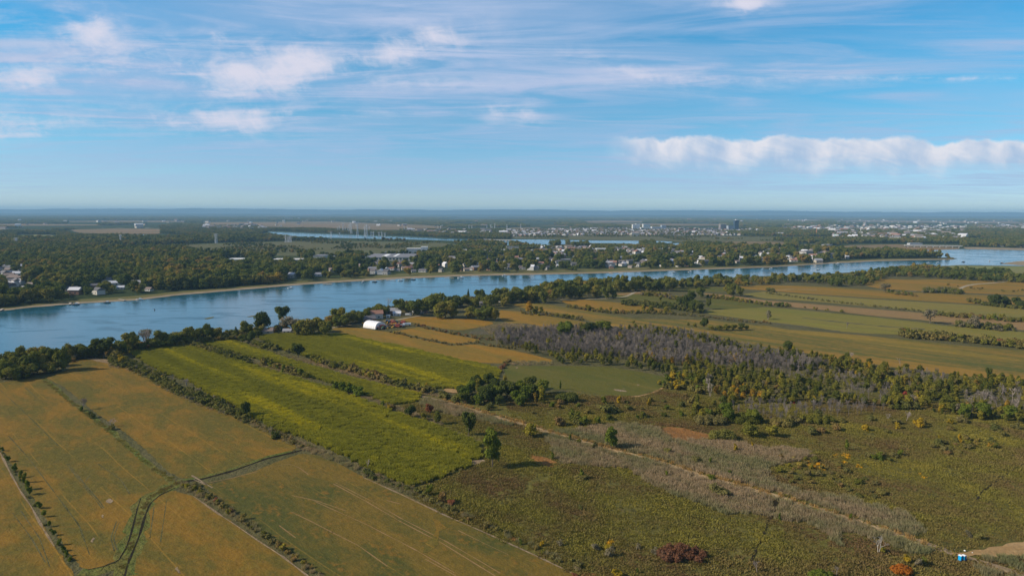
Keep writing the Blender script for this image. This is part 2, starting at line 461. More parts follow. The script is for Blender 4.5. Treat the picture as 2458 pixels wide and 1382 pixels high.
M['corn_floor'] = ground_mat('corn_floor', ((0.060, 0.075, 0.018), (0.055, 0.068, 0.018), (0.070, 0.080, 0.020)), 0.05, 2.0, 0.8, 0.4, 0.9, 43.0)
M['ditch'] = ground_mat('ditch_grass', ((0.100, 0.125, 0.028), (0.140, 0.120, 0.030), (0.080, 0.090, 0.024)), 0.06, 2.0, 0.8, 0.5, 0.9, 45.0)
M['dark_soil'] = ground_mat('dark_soil', ((0.022, 0.018, 0.010), (0.030, 0.024, 0.012), (0.018, 0.015, 0.009)), 0.08, 2.0, 0.8, 0.5, 0.9, 47.0)
M['gravel'] = ground_mat('gravel_road', ((0.340, 0.290, 0.210), (0.290, 0.240, 0.170), (0.380, 0.320, 0.230)), 0.05, 2.0, 0.7, 0.2, 0.4, 49.0)

# the far plain: woods, fields and built-up patches reaching to the hills
mt, t, o = new_mat('plain')
x, y, z = xyz(t, pos(t))
v1 = comb(t, x * 0.00035, y * 0.0012)
nb = noise(t, v1, 1.0, 6, 0.6, 0.5)
nf = noise(t, comb(t, x * 0.01, y * 0.02, 3.0), 1.0, 4, 0.65)
c = mix(t, nf, (0.028, 0.045, 0.020), (0.060, 0.075, 0.032))
c = mix(t, nb.step(.60, .66), c, (0.230, 0.150, 0.085))
ns = noise(t, comb(t, x * 0.0006, y * 0.0011, 7.0), 1.0, 4, 0.6)
spk = noise(t, comb(t, x * 0.02, y * 0.006, 11.0), 1.0, 2, 0.7)
c = mix(t, ns.step(.55, .68) * spk.step(.62, .70), c, (0.62, 0.60, 0.58))
bsdf(t, o, c, 0.95, 0.0); M['plain'] = mt

mt, t, o = new_mat('hill')
nf = noise(t, comb(t, *[q * 0.0012 for q in xyz(t, pos(t))]), 1.0, 5, 0.6)
bsdf(t, o, mix(t, nf, (0.040, 0.062, 0.040), (0.075, 0.092, 0.060)), 0.95, 0.0); M['hill'] = mt

# water: wind-ruffled, mirror-like only along the far bank
mt, t, o = new_mat('river_water')
x, y, z = xyz(t, pos(t))
w1 = noise(t, comb(t, x * 0.22, y * 0.50), 1.0, 4, 0.65, 0.3)
w2 = noise(t, comb(t, x * 0.010, y * 0.030, 2.0), 1.0, 5, 0.6, 1.2)
w3 = noise(t, comb(t, x * 0.0035, y * 0.006, 5.0), 1.0, 3, 0.5, 0.6)
rip = w2.step(.50, .60)
c = mix(t, w3, (0.008, 0.080, 0.122), (0.018, 0.105, 0.150))
c = mix(t, w2.step(.56, .68) * 0.75, c, (0.006, 0.046, 0.075))
w4 = noise(t, comb(t, x * 0.035, y * 0.09, 8.0), 1.0, 4, 0.6, 1.0)
c = mix(t, w4.step(.60, .72) * 0.4, c, (0.008, 0.055, 0.085))
b = bsdf(t, o, c, 0.16, 0.5, w1, 0.22, 0.32)
b.inputs['IOR'].default_value = 1.33
t.links.new((rip * 0.14 + 0.08).k, b.inputs['Roughness'])
M['water'] = mt

def leaf_mat(name, stops, shade=0.55, trans=0.25, posc=0.02, aniso=1.0, gain=1.0, wr=0.62, wn=1.1):
    """foliage: tone per plant, tone per clump of leaves"""
    mt, t, o = new_mat(name)
    oi = t.nodes.new('ShaderNodeObjectInfo')
    tcn = t.nodes.new('ShaderNodeTexCoord')
    n1 = noise(t, tcn.outputs['Object'], 0.55, 3, 0.6)
    nw = noise(t, fcoord(t, posc / aniso, posc), 1.0, 4, 0.6)
    f = ((X(t, oi.outputs['Random']) - 0.5) * wr + (nw - 0.5) * wn * 1.6 + 0.5 + (n1 - 0.5) * 0.45).sat()
    stops = [(p_, (c_[0] * gain * 1.12, c_[1] * gain, c_[2] * gain * 0.9)) for p_, c_ in stops]
    c = ramp(t, f, stops)
    k = n1 * shade + (1.0 - shade * 0.5)
    c = mix(t, 1.0, c, comb(t, k, k, k), 'MULTIPLY')
    d = t.nodes.new('ShaderNodeBsdfDiffuse'); tr = t.nodes.new('ShaderNodeBsdfTranslucent')
    t.links.new(c, d.inputs[0]); t.links.new(mix(t, 1.0, c, (1.2, 1.25, 0.6), 'MULTIPLY'), tr.inputs[0])
    ms = t.nodes.new('ShaderNodeMixShader'); ms.inputs[0].default_value = trans
    t.links.new(d.outputs[0], ms.inputs[1]); t.links.new(tr.outputs[0], ms.inputs[2])
    t.links.new(ms.outputs[0], o.inputs['Surface'])
    return mt
GD, GM, GO, GY = (0.032, 0.052, 0.014), (0.062, 0.088, 0.020), (0.100, 0.105, 0.024), (0.175, 0.150, 0.025)
BR, RD, OR, PG = (0.130, 0.085, 0.035), (0.170, 0.045, 0.030), (0.330, 0.110, 0.018), (0.175, 0.150, 0.130)
M['leaf_far'] = leaf_mat('leaf_far_bank', [(0, (.030, .046, .014)), (.25, (.050, .072, .018)), (.45, (.075, .095, .022)), (.62, (.100, .105, .026)), (.78, (.130, .125, .030)), (.9, (.140, .095, .038)), (1, (.190, .150, .030))], .6, .28, .008, gain=1.5, wr=.45, wn=1.35)
M['leaf_bank'] = leaf_mat('leaf_bank', [(0, (.045, .062, .016)), (.35, (.070, .088, .020)), (.6, (.100, .110, .024)), (.85, (.145, .132, .030)), (1, (.180, .135, .035))], gain=1.6, wn=1.4, posc=.03)
M['leaf_hedge'] = leaf_mat('leaf_hedge', [(0, (.055, .068, .022)), (.35, (.085, .092, .030)), (.6, (.120, .110, .036)), (.8, (.130, .092, .042)), (1, (.180, .160, .035))], gain=1.6)
M['leaf_wood'] = leaf_mat('leaf_wood', [(0, (.050, .070, .018)), (.3, (.085, .100, .022)), (.55, (.125, .130, .026)), (.8, (.190, .180, .028)), (.93, (.160, .120, .034)), (1, (.300, .190, .020))], gain=1.25)
M['leaf_green'] = leaf_mat('leaf_green', [(0, (.065, .100, .018)), (.5, (.095, .130, .022)), (1, (.130, .150, .026))], gain=1.2)
M['leaf_dark'] = leaf_mat('leaf_dark', [(0, (.036, .052, .016)), (.5, (.052, .070, .018)), (1, (.075, .088, .024))], gain=1.45)
M['leaf_yellow'] = leaf_mat('leaf_yellow', [(0, (.230, .200, .025)), (1, (.330, .230, .022))], gain=1.1)
M['leaf_orange'] = leaf_mat('leaf_orange', [(0, (.300, .120, .024)), (1, (.420, .150, .024))], gain=1.0)
M['leaf_red'] = leaf_mat('leaf_red', [(0, (.240, .060, .040)), (1, (.300, .080, .050))])
M['leaf_rustbr'] = leaf_mat('leaf_rust_brown', [(0, (.180, .070, .040)), (.6, (.210, .100, .055)), (1, (.150, .130, .070))], gain=1.1, wn=.6)
M['leaf_grey'] = leaf_mat('leaf_grey_green', [(0, (.130, .130, .085)), (1, (.195, .180, .135))], gain=1.15)
M['leaf_scrub'] = leaf_mat('leaf_scrub', [(0, (.070, .076, .028)), (.5, (.105, .102, .040)), (1, (.135, .115, .055))], gain=1.5)
M['leaf_corn'] = leaf_mat('leaf_corn', [(0, (.135, .148, .030)), (.4, (.178, .190, .034)), (.58, (.215, .222, .034)), (.74, (.340, .320, .026)), (1, (.420, .380, .028))], 0.35, 0.3, 0.045, 12.0, 1.24, .16, .95)
M['leaf_meadow'] = leaf_mat('leaf_meadow', [(0, (.120, .085, .044)), (.25, (.128, .106, .044)), (.5, (.134, .122, .040)), (.72, (.138, .136, .034)), (1, (.185, .170, .040))], 0.45, 0.25, 0.028, 1.6, 1.42, .22, 1.9)
M['leaf_reed'] = leaf_mat('leaf_reed', [(0, (.135, .150, .080)), (.35, (.175, .170, .105)), (.65, (.215, .180, .130)), (1, (.270, .220, .165))], 0.45, 0.3, 0.030, 3.0, 1.45, .25, 1.7)
M['leaf_reed_tan'] = leaf_mat('leaf_reed_tan', [(0, (.240, .180, .075)), (1, (.360, .250, .110))], 0.5, 0.25, 0.05, gain=1.2)
M['leaf_rush'] = leaf_mat('leaf_goldenrod', [(0, (.420, .260, .020)), (1, (.540, .310, .020))], 0.5, 0.2, gain=1.2)
M['bark'] = plain('bark', (0.150, 0.120, 0.090), 0.9, 0.1, 0.3, 0.8)
M['dead'] = plain('dead_wood', (0.300, 0.250, 0.215), 0.9, 0.1, 0.25, 0.5)
M['dead_v'] = plain('dead_violet_twigs', (0.205, 0.175, 0.155), 0.9, 0.1, 0.4, 0.05)

# ------------------------------------------------------------------ plant meshes
def ico(sub=1):
    bm = bmesh.new(); bmesh.ops.create_icosphere(bm, subdivisions=sub, radius=1.0)
    V = np.array([v.co[:] for v in bm.verts]); Fc = [[v.index for v in f.verts] for f in bm.faces]; bm.free()
    return V, Fc
ICO1, ICO2 = ico(1), ico(2)
def leaves(lobes, n, size, up_bias=0.25, flat=False, seed=0):
    r = np.random.default_rng(seed)
    L = np.array(lobes); wgt = (L[:, 3] * L[:, 4] * L[:, 5]) ** .67; wgt /= wgt.sum()
    k = r.choice(len(L), n, p=wgt)
    d = r.normal(size=(n, 3)); d /= np.linalg.norm(d, axis=1)[:, None]
    d[:, 2] = np.where((d[:, 2] < -0.2) & (r.random(n) < .6), -d[:, 2], d[:, 2])
    rad = r.uniform(0.72, 1.10, n)[:, None]
    c = L[k, :3] + d * L[k, 3:6] * rad
    nr = d + r.normal(size=(n, 3)) * 0.55 + np.array([0, 0, up_bias]); nr /= np.linalg.norm(nr, axis=1)[:, None]
    a = np.cross(nr, r.normal(size=(n, 3))); a /= np.linalg.norm(a, axis=1)[:, None]
    b = np.cross(nr, a)
    s = size * r.uniform(.6, 1.35, n)[:, None]; s2 = s * r.uniform(.55, 1.0, n)[:, None]
    V = np.stack([c - a * s - b * s2 * .4, c + a * s * .3 - b * s2, c + a * s + b * s2 * .5, c - a * s * .4 + b * s2], 1).reshape(-1, 3)
    Fc = [(4 * i, 4 * i + 1, 4 * i + 2, 4 * i + 3) for i in range(n)]
    return V, Fc
def crown(name, lobes, n, size, mat, core=0.78, seed=0, sub=1):
    V, Fc = leaves(lobes, n, size, seed=seed)
    V[:, 2] = np.abs(V[:, 2])
    V = list(V); Fc = list(Fc)
    r = np.random.default_rng(seed + 99)
    IV, IF = ICO2 if sub == 2 else ICO1
    if core:
        for l in lobes:
            o = len(V); l = np.array(l)
            q = IV * (1 + r.uniform(-.16, .16, (len(IV), 1))) * l[3:6] * core + l[:3]
            q[:, 2] = np.maximum(q[:, 2], 0.05)
            V += list(q); Fc += [tuple(i + o for i in f) for f in IF]
    return mesh_np(name, V, Fc, [mat])
def round_lobes(r_, h, w, n, base=0.25, seed=0, top=1.0):
    """crown of radius w/2 whose top is at h"""
    r = np.random.default_rng(seed)
    out = [(0, 0, h * (.5 + base * .5), w * .33, w * .33, h * (1 - base) * .42)]
    for i in range(n):
        a = i * 2.4 + r.uniform(-.4, .4); zz = r.uniform(base + .12, .86)
        rr = w * .5 * math.sqrt(max(0.05, 1 - ((zz - .55) / .55) ** 2)) * r.uniform(.45, .72)
        s = w * r.uniform(.17, .27)
        out.append((rr * math.cos(a), rr * math.sin(a), h * zz, s, s, s * r.uniform(.75, 1.05)))
    return out
def tube(V, Fc, a, b, ra, rb, sides=5):
    a = np.array(a, float); b = np.array(b, float); d = b - a; d /= np.linalg.norm(d) + 1e-9
    u = np.cross(d, [0.3, 0.9, 0.1]); u /= np.linalg.norm(u); v = np.cross(d, u)
    o = len(V)
    for c, r in ((a, ra), (b, rb)):
        for i in range(sides):
            an = 2 * math.pi * i / sides; V.append(c + u * r * math.cos(an) + v * r * math.sin(an))
    for i in range(sides):
        j = (i + 1) % sides; Fc.append((o + i, o + j, o + sides + j, o + sides + i))
def trunk(name, h, r=0.3, seed=0, mat=None, limbs=4):
    rr = random.Random(seed); V, Fc = [], []
    tube(V, Fc, (0, 0, -.1), (rr.uniform(-.2, .2), rr.uniform(-.2, .2), h * .4), r, r * .7, 7)
    tube(V, Fc, (0, 0, h * .38), (rr.uniform(-.5, .5), rr.uniform(-.5, .5), h * .8), r * .7, r * .2, 6)
    for i in range(limbs):
        a = i * 2.1 + rr.uniform(-.5, .5)
        tube(V, Fc, (0, 0, h * rr.uniform(.25, .5)), (h * .22 * math.cos(a), h * .22 * math.sin(a), h * rr.uniform(.6, .8)), r * .45, r * .12, 5)
    return mesh_np(name, V, Fc, [mat or M['bark']])
def bare(name, h, w, seed=0, mat=None, stems=1, twig=0.05, lev=4, r0=0.22):
    """leafless branching tree"""
    rr = random.Random(seed); V, Fc = [], []
    def grow(p, d, L, r, k):
        q = p + d * L
        tube(V, Fc, p, q, r, r * .62, 6 if k < 2 else 3)
        if k >= lev: return
        for i in range(rr.choice((2, 3, 3)) if k else 4):
            nd = d + Vector((rr.gauss(0, .42), rr.gauss(0, .42), rr.uniform(-.05, .35)))
            nd.x *= 1.15; nd.y *= 1.15; nd.normalize()
            grow(p + d * L * rr.uniform(.55, 1.0), nd, L * rr.uniform(.55, .78), max(r * .55, twig), k + 1)
    for s in range(stems):
        a = rr.uniform(0, 6.28); d = Vector((math.cos(a) * .25 * (stems > 1), math.sin(a) * .25 * (stems > 1), 1)).normalized()
        grow(Vector((math.cos(a) * .3 * (stems > 1), math.sin(a) * .3 * (stems > 1), -.1)), d, h * .36, r0, 0)
    V = np.array(V); zt = V[:, 2].max(); V[:, 2] *= h / zt
    wr = np.percentile(np.hypot(V[:, 0], V[:, 1]), 97); V[:, :2] *= (w * .5) / wr
    return mesh_np(name, V, Fc, [mat or M['dead']])
def blades(name, n, size, h, bw, mat, seed=0, lean=.25, h0=.55, bend=False):
    """patch of upright blades"""
    r = np.random.default_rng(seed); V, Fc = [], []
    for i in range(n):
        x, y = r.uniform(-size / 2, size / 2, 2); a = r.uniform(0, 3.14); hh = h * r.uniform(h0, 1.0)
        lx, ly = r.normal(0, lean * hh, 2); b = bw * r.uniform(.6, 1.3)
        ux, uy = math.cos(a) * b / 2, math.sin(a) * b / 2
        o = len(V)
        V += [(x - ux, y - uy, 0), (x + ux, y + uy, 0), (x + ux * .5 + lx, y + uy * .5 + ly, hh), (x - ux * .5 + lx, y - uy * .5 + ly, hh)]
        Fc.append((o, o + 1, o + 2, o + 3))
    return mesh_np(name, V, Fc, [mat])

def conifer(name, h, w, mat, seed=0):
    r = np.random.default_rng(seed)
    lob = [(0, 0, h * (k + .8) / 9, w * .5 * (1 - k / 9), w * .5 * (1 - k / 9), h * .09) for k in range(8)]
    return crown(name, lob, 420, .45, mat, .8, seed)

# ------------------------------------------------------------------ the ground to the hills
V = []; Fc = []
xs = [-60000, -20000, -6000, -2000, -600, 0, 600, 2000, 6000, 20000, 60000]; ys = [-500, 0, 300, 800, 1600, 3200, 6400, 13000, 34000]
for yy in ys:
    for xx in xs: V.append((xx, yy, -0.25))
nx = len(xs)
for j in range(len(ys) - 1):
    for i in range(nx - 1):
        a = j * nx + i; Fc.append((a, a + 1, a + nx + 1, a + nx))
tag(obj('ground', mesh_np('ground', V, Fc, [M['plain']])), 'flat wooded plain reaching to the blue hills', 'ground', kind='structure')

# hills on the horizon
def ridge(y0, prof, seed, depth_=2600, amp=1.0):
    V, Fc = [], []; n = 520
    for i in range(n + 1):
        f = i / n; x = -34000 + 68000 * f
        base = np.interp(x, *zip(*prof))
        v_ = lambda sc_, sd_: vnoise(np.array([x]), np.array([0.0]), sc_, sd_)[0] - .5
        hgt = base - 4 + amp * (50 * v_(4200, seed) + 48 * v_(1500, seed + 1) + 26 * v_(600, seed + 3) + 12 * v_(240, seed + 4))
        for k, (dy_, q) in enumerate(((-depth_, 0), (-depth_ * .4, .55), (-depth_ * .15, .9), (0, 1), (depth_ * .5, .6), (depth_, 0))):
            V.append((x, y0 + dy_, max(-1, hgt * q)))
        if i:
            for k in range(5):
                a = (i - 1) * 6 + k; Fc.append((a, a + 6, a + 7, a + 1))
    return mesh_np('hills', V, Fc, [M['hill']], smooth=True)
hl = obj('hills', ridge(30000, [(-34000, 238), (-22000, 246), (-12000, 250), (0, 244), (8000, 264), (15000, 246), (22000, 214), (34000, 180)], 3))
tag(hl, 'low blue wooded hills along the whole horizon', 'hills', kind='structure')
h2 = obj('hills', ridge(22500, [(-34000, 62), (-12000, 60), (0, 56), (10000, 60), (34000, 54)], 11, 2600, .42)); h2.data.materials[0] = M['plain']
tag(h2, 'gentle dark wooded rise in front of the blue hills', 'hills', kind='structure')

# ------------------------------------------------------------------ water
river = [(-500, 800), (-200, 768), (0, 745), (80, 736), (190, 727), (330, 719), (420, 708), (560, 696), (700, 684), (800, 677), (960, 668), (1130, 661), (1300, 658), (1440, 655),
         (1600, 649), (1750, 644), (1840, 641), (1990, 632), (2110, 626), (2200, 624), (2290, 622.5), (2300, 620), (2240, 617), (2150, 610), (2050, 606), (1985, 601),
         (2060, 601.5), (2150, 600), (2300, 597.5), (2420, 598.5), (2560, 600), (2900, 605), (2900, 660), (2700, 645), (2560, 639), (2458, 639), (2420, 640), (2300, 641), (2200, 648), (2100, 656),
         (2000, 662), (1850, 668), (1700, 672), (1500, 684), (1350, 694), (1200, 714), (1100, 728), (1000, 738), (900, 757), (800, 783), (740, 800), (620, 806), (560, 812), (450, 822),
         (330, 832), (200, 850), (100, 872), (0, 890), (-200, 930), (-500, 1000)]
sheet('river', [river], 0.0, M['water'], 'broad blue river crossing the scene between two wooded banks', 'river', smooth=1)
backw = [[(640, 556), (700, 558), (760, 561), (852, 564), (903, 566.5), (966, 568), (1065, 572.5), (1150, 575), (1215, 579), (1150, 580), (1060, 577), (960, 574), (850, 572), (776, 570), (720, 568), (663, 562)],
         [(296, 562.8), (350, 563), (410, 565.5), (465, 568), (450, 571), (380, 568), (300, 566)]]
sheet('lake', backw, 0.3, M['water'], 'thin pale blue water beyond the woods of the far bank', 'lake')
sheet('lake', [[(1200, 574.5), (1300, 575), (1400, 577), (1500, 577.5), (1600, 579), (1618, 581), (1590, 586), (1540, 588), (1400, 587), (1300, 592), (1220, 594)],
               [(1612, 584), (1640, 583.5), (1660, 586), (1650, 593), (1625, 592)], [(1700, 588), (1735, 588), (1765, 593), (1762, 600), (1740, 594), (1700, 592)]],
      0.3, M['water'], 'still blue lake between the marsh and the far suburb', 'lake')

# ------------------------------------------------------------------ land on the far side
def far(name, poly, mat, label, z=0.15, smooth=1): return sheet(name, [poly], z, M[mat], label, 'field', smooth=smooth, jit=(0 if mat == 'suburb' else 9.0))
far('marsh', [(160, 600), (470, 586), (620, 581), (800, 578), (1060, 582), (1110, 588), (1090, 600), (1000, 606), (850, 612), (700, 614), (560, 612), (470, 606), (440, 595)], 'marsh', 'brown and green marsh meadow behind the far bank woods')
far('field', [(156, 531), (300, 529.4), (450, 530.3), (440, 532.6), (300, 533), (160, 532.4)], 'far_brown', 'thin strip of tan cropland far beyond the lake')
far('field', [(-300, 549), (0, 550), (130, 552), (140, 555), (0, 556), (-300, 556)], 'far_brown', 'tan field at the edge of the far woods')
far('field', [(165, 551), (280, 548), (386, 549), (386, 561), (280, 562), (190, 559)], 'far_brown', 'wide tan field beside the narrow water')
far('field', [(478, 534), (620, 533), (790, 531.5), (900, 536), (1020, 540), (1080, 545), (1000, 551), (900, 552), (800, 549), (700, 546), (600, 543), (490, 541)], 'far_brown', 'wide pinkish tan cropland behind the power line towers')
far('field', [(940, 548), (1050, 550), (1180, 547.5), (1296, 545.5), (1298, 548.5), (1180, 551), (1060, 554.5), (960, 553)], 'far_brown', 'long orange tan field in front of the distant wood')
far('field', [(50, 565), (90, 563), (136, 566), (120, 570), (55, 570)], 'far_green', 'small pale green field among far woods')
far('field', [(1380, 531), (1450, 529), (1555, 531), (1540, 534), (1420, 535)], 'far_brown', 'brown clearing in the wood beyond the high-rise suburb')
far('field', [(1724, 581), (1780, 579.5), (1840, 580), (1892, 581), (1888, 589), (1840, 592), (1760, 590), (1720, 586)], 'far_brown', 'orange tan field beside the lake outlet')
far('field', [(1916, 588), (1960, 585), (1995, 588), (1988, 592), (1946, 598), (1915, 595)], 'far_brown', 'reddish tan field below the highway bridge')
far('field', [(1990, 598), (2000, 592), (2050, 588), (2160, 586.5), (2240, 589), (2300, 594), (2310, 597), (2240, 600), (2140, 600.5), (2060, 601)], 'far_brown', 'large tan marsh field between the two bridges', 0.2)
far('field', [(1990, 529.5), (2100, 528), (2250, 530.5), (2458, 531.5), (2700, 533), (2600, 536), (2380, 536), (2200, 534), (2040, 532)], 'far_brown', 'thin tan cropland near the right horizon')
far('field', [(-200, 538.5), (60, 537.5), (240, 539), (250, 541), (60, 542), (-200, 543)], 'far_brown', 'faint thin tan strip among the left woods')
far('field', [(392, 549), (440, 547.5), (482, 549), (478, 553), (400, 553.5)], 'far_brown', 'small tan strip beside the suburb woods at left')
far('field', [(1400, 537.5), (1560, 536.5), (1740, 538), (1730, 540.5), (1540, 541)], 'far_brown', 'faint tan strip behind the towers')
far('field', [(1880, 527), (1990, 527), (1970, 530), (1880, 531)], 'far_brown', 'small tan field behind the tall dark tower')
far('marsh', [(1225, 568), (1400, 564), (1600, 566), (1800, 568), (1980, 568), (2210, 566), (2200, 575), (1950, 579), (1720, 580), (1640, 582), (1600, 578), (1440, 576), (1300, 573.5), (1225, 573)], 'marsh', 'flat olive marsh between the suburb and the lake')
far('marsh', [(1300, 589), (1400, 583), (1500, 584), (1560, 589), (1640, 594), (1600, 598), (1450, 596), (1330, 597)], 'marsh', 'small olive marsh island on the near side of the lake', 0.35)
far('field', [(1225, 553), (1400, 550), (1640, 550), (1800, 552), (1880, 558), (1880, 566), (1700, 566), (1500, 565), (1300, 567), (1225, 568)], 'suburb', 'paved and built-up ground of the distant suburb', 0.25)
far('field', [(1100, 602), (1250, 596), (1420, 597), (1620, 600), (1640, 607), (1500, 612), (1300, 613), (1120, 614)], 'suburb', 'built-up ground of the housing estate behind the far bank', 0.25)
far('field', [(1990, 545), (2120, 543), (2330, 543), (2330, 548), (2200, 551), (2000, 551)], 'suburb', 'built-up ground of the distant industrial park', 0.25)
# banks and beaches of the far shore
fs = [(-500, 800), (-200, 768), (0, 745), (80, 736), (190, 727), (330, 719), (420, 708), (560, 696), (700, 684), (800, 677), (960, 668), (1130, 661), (1300, 658), (1440, 655), (1600, 649), (1750, 644), (1840, 641), (1990, 632), (2110, 626), (2200, 624), (2290, 622.5)]
def offs(ln, lo, hi): return [(x, y - np.interp(x, *zip(*lo))) for x, y in ln] + [(x, y - np.interp(x, *zip(*hi))) for x, y in ln[::-1]]
sheet('beach', [offs(fs, [(-500, -1.5), (2290, -0.6)], [(-500, 3.5), (300, 4), (900, 4.5), (1300, 4), (1600, 3), (1840, 1.5), (2000, 2), (2040, 6), (2110, 3), (2290, 1)])], 0.12, M['beach'], 'narrow tan beach along the far side of the river', 'beach', jit=1.5)
sheet('bank', [offs(fs, [(-500, 2.5), (300, 3), (900, 3.5), (1300, 3), (1600, 2.5), (2290, 2)], [(-500, 5), (150, 6), (180, 9), (340, 9), (400, 8), (620, 6), (700, 8), (900, 11), (1300, 12), (1600, 9), (1840, 5), (2290, 5)])], 0.2, M['bank'], 'grassy bank with reeds above the far beach', 'bank', jit=2.0)
sheet('beach', [[(1840 + 470, 593.2), (2340, 593), (2420, 595), (2520, 597), (2700, 600), (2700, 606), (2520, 602), (2400, 599.5), (2320, 598)]], 0.12, M['beach'], 'pale beach beyond the confluence', 'beach')
sheet('sandbar', [[(2400, 633), (2440, 627), (2500, 624), (2620, 630), (2600, 640), (2458, 637)]], 0.15, M['beach'], 'tan sandbar at the river mouth on the right edge', 'sandbar')
sheet('sandbar', [[(488, 765), (500, 762), (515, 759.5), (512, 762), (500, 765.5)], [(590, 760.5), (604, 757.5), (612, 757), (606, 760)]], 0.1, M['bank'], 'small brown weed bars showing in the river', 'sandbar')

# ------------------------------------------------------------------ land on the near side
nshore = [(2900, 655), (2700, 642), (2560, 637.5), (2458, 638), (2420, 637.5), (2300, 636), (2200, 642), (2100, 650), (2000, 656), (1850, 662), (1700, 668), (1500, 680), (1350, 690), (1200, 709), (1100, 722), (1000, 733),
          (900, 750), (800, 775), (740, 792), (620, 797), (560, 805), (450, 816), (330, 826), (200, 843), (100, 864), (0, 880), (-200, 925), (-500, 990)]
sheet('meadow', [nshore + [(-900, 1500), (-400, 1700), (3000, 1700), (4500, 1100)]], 0.03, M['verge'], 'rough grassland between the river and the camera', 'meadow', jit=1.5)
def field(name, poly, mat, label, z=0.08, jit=0.4, smooth=1): return sheet(name, [poly], z, M[mat], label, 'field', jit=jit, smooth=smooth)
sheet('meadow', [[(1210, 955), (1330, 940), (1392, 938), (1434, 947), (1492, 952), (1535, 949), (1573, 938), (1620, 918), (1640, 905), (1800, 860), (2000, 850), (2142, 880), (2342, 906), (2458, 911), (2900, 930), (4500, 1100), (3000, 1700), (1500, 1700), (1397, 1384), (1296, 1336), (1220, 1303), (1117, 1253), (1003, 1202),
                 (985, 1175), (1067, 1146), (1130, 1110), (1160, 1100), (1155, 1060), (1104, 1046), (1000, 1005), (925, 978), (1000, 962), (1010, 948)]], 0.05, M['meadow'], 'brown and green scrub meadow with reeds and wild herbs', 'meadow', jit=1.0)
field('soybean_field', [(0, 1078), (15, 1115), (40, 1160), (72, 1212), (97, 1252), (125, 1300), (160, 1350), (180, 1384), (190, 1500), (-400, 1500), (-500, 1030), (-60, 1010)], 'soy_a', 'rust brown soybean field in the bottom left corner, beyond the row of bushes')
field('soybean_field', [(-500, 990), (-60, 925), (0, 918), (68, 908), (100, 908), (125, 930), (170, 968), (212, 998), (262, 1038), (298, 1070), (348, 1113), (395, 1150), (408, 1163), (380, 1176), (345, 1193), (330, 1213), (323, 1240), (313, 1280), (303, 1310), (283, 1342), (250, 1357), (215, 1366), (195, 1362), (168, 1330), (120, 1258), (90, 1213), (62, 1165), (22, 1105), (0, 1068), (-70, 1000), (-500, 1010)],
      'soy_a', 'large rust brown soybean field with wheel tracks, bounded by the curving ditch')
field('soybean_field', [(166, 866), (207, 860), (228, 861), (281, 871), (325, 891), (393, 924), (467, 957), (567, 1001), (620, 1023), (678, 1045), (714, 1072), (700, 1084), (640, 1097), (560, 1122), (479, 1144), (438, 1148), (403, 1130), (353, 1083), (320, 1052), (290, 1030), (240, 998), (208, 972), (150, 925), (108, 908), (141, 896), (166, 886)],
      'soy_a', 'brown soybean field between the ditch of lone bushes and the thick hedge')
field('soybean_field', [(416, 1176), (464, 1189), (530, 1234), (567, 1258), (620, 1296), (676, 1332), (746, 1384), (800, 1500), (250, 1500), (300, 1384), (308, 1343), (318, 1312), (330, 1282), (343, 1237), (355, 1211), (380, 1189)],
      'soy_a', 'rust brown soybean field in the fork of the curving ditch')
field('soybean_field', [(479, 1160), (520, 1158), (600, 1134), (663, 1108), (721, 1088), (751, 1090), (807, 1110), (872, 1143), (953, 1179), (1003, 1201), (1069, 1234), (1117, 1252), (1180, 1282), (1220, 1302), (1296, 1335), (1397, 1383), (1560, 1500), (900, 1500), (780, 1384), (736, 1353), (701, 1328), (625, 1272), (580, 1237), (542, 1206)],
      'soy_b', 'large olive brown soybean field with pale wheel tracks in the bottom middle')
C1 = [(308, 844), (366, 835), (429, 827), (474, 833), (504, 844), (555, 861), (620, 882), (658, 894), (726, 913), (802, 938), (865, 961), (923, 983), (978, 1003), (1060, 1028), (1102, 1045), (1148, 1060), (1156, 1100), (1130, 1107), (1120, 1123), (1067, 1143), (1009, 1161), (983, 1166), (903, 1133), (865, 1113), (764, 1065), (701, 1040), (671, 1038), (600, 997), (555, 970), (504, 947), (454, 914), (404, 900), (350, 870)]
C2 = [(479, 822), (542, 815), (562, 820), (600, 834), (713, 870), (827, 903), (903, 923), (991, 943), (1012, 952), (1002, 962), (973, 970), (928, 969), (867, 944), (777, 914), (741, 904), (700, 888), (640, 868), (600, 857), (560, 845), (517, 833)]
C3 = [(615, 808), (660, 803), (726, 802), (827, 804), (877, 816), (978, 836), (1104, 866), (1180, 881), (1200, 888), (1193, 912), (1155, 921), (1130, 934), (1080, 933), (1024, 934), (953, 917), (865, 895), (777, 868), (713, 850), (663, 834)]
C1L, C2L, C3L = 'tall green and yellow corn filling the broad strip by the lone poplar', 'green corn in the narrow strip below the farm track', 'green corn in the wide strip above the farm track'
field('corn_field', C1, 'corn_floor', 'ground of the broad green corn strip')
field('corn_field', C2, 'corn_floor', 'ground of the narrow corn strip below the farm track')
field('corn_field', C3, 'corn_floor', 'ground of the wide corn strip above the farm track')
field('soybean_field', [(794, 788), (835, 785), (875, 788), (900, 793), (928, 795), (985, 808), (1079, 829), (1142, 826), (1220, 838), (1283, 852), (1328, 864), (1326, 870), (1238, 869), (1205, 872), (1130, 869), (1050, 852), (978, 834), (900, 818), (852, 807), (822, 801)], 'soy_c', 'orange soybean strip running past the white arched barn')
field('soybean_field', [(935, 793), (960, 787), (993, 783), (1030, 790), (1079, 801), (1155, 816), (1135, 821), (1087, 825), (1004, 808)], 'soy_c', 'short orange soybean strip beside the machinery yard')
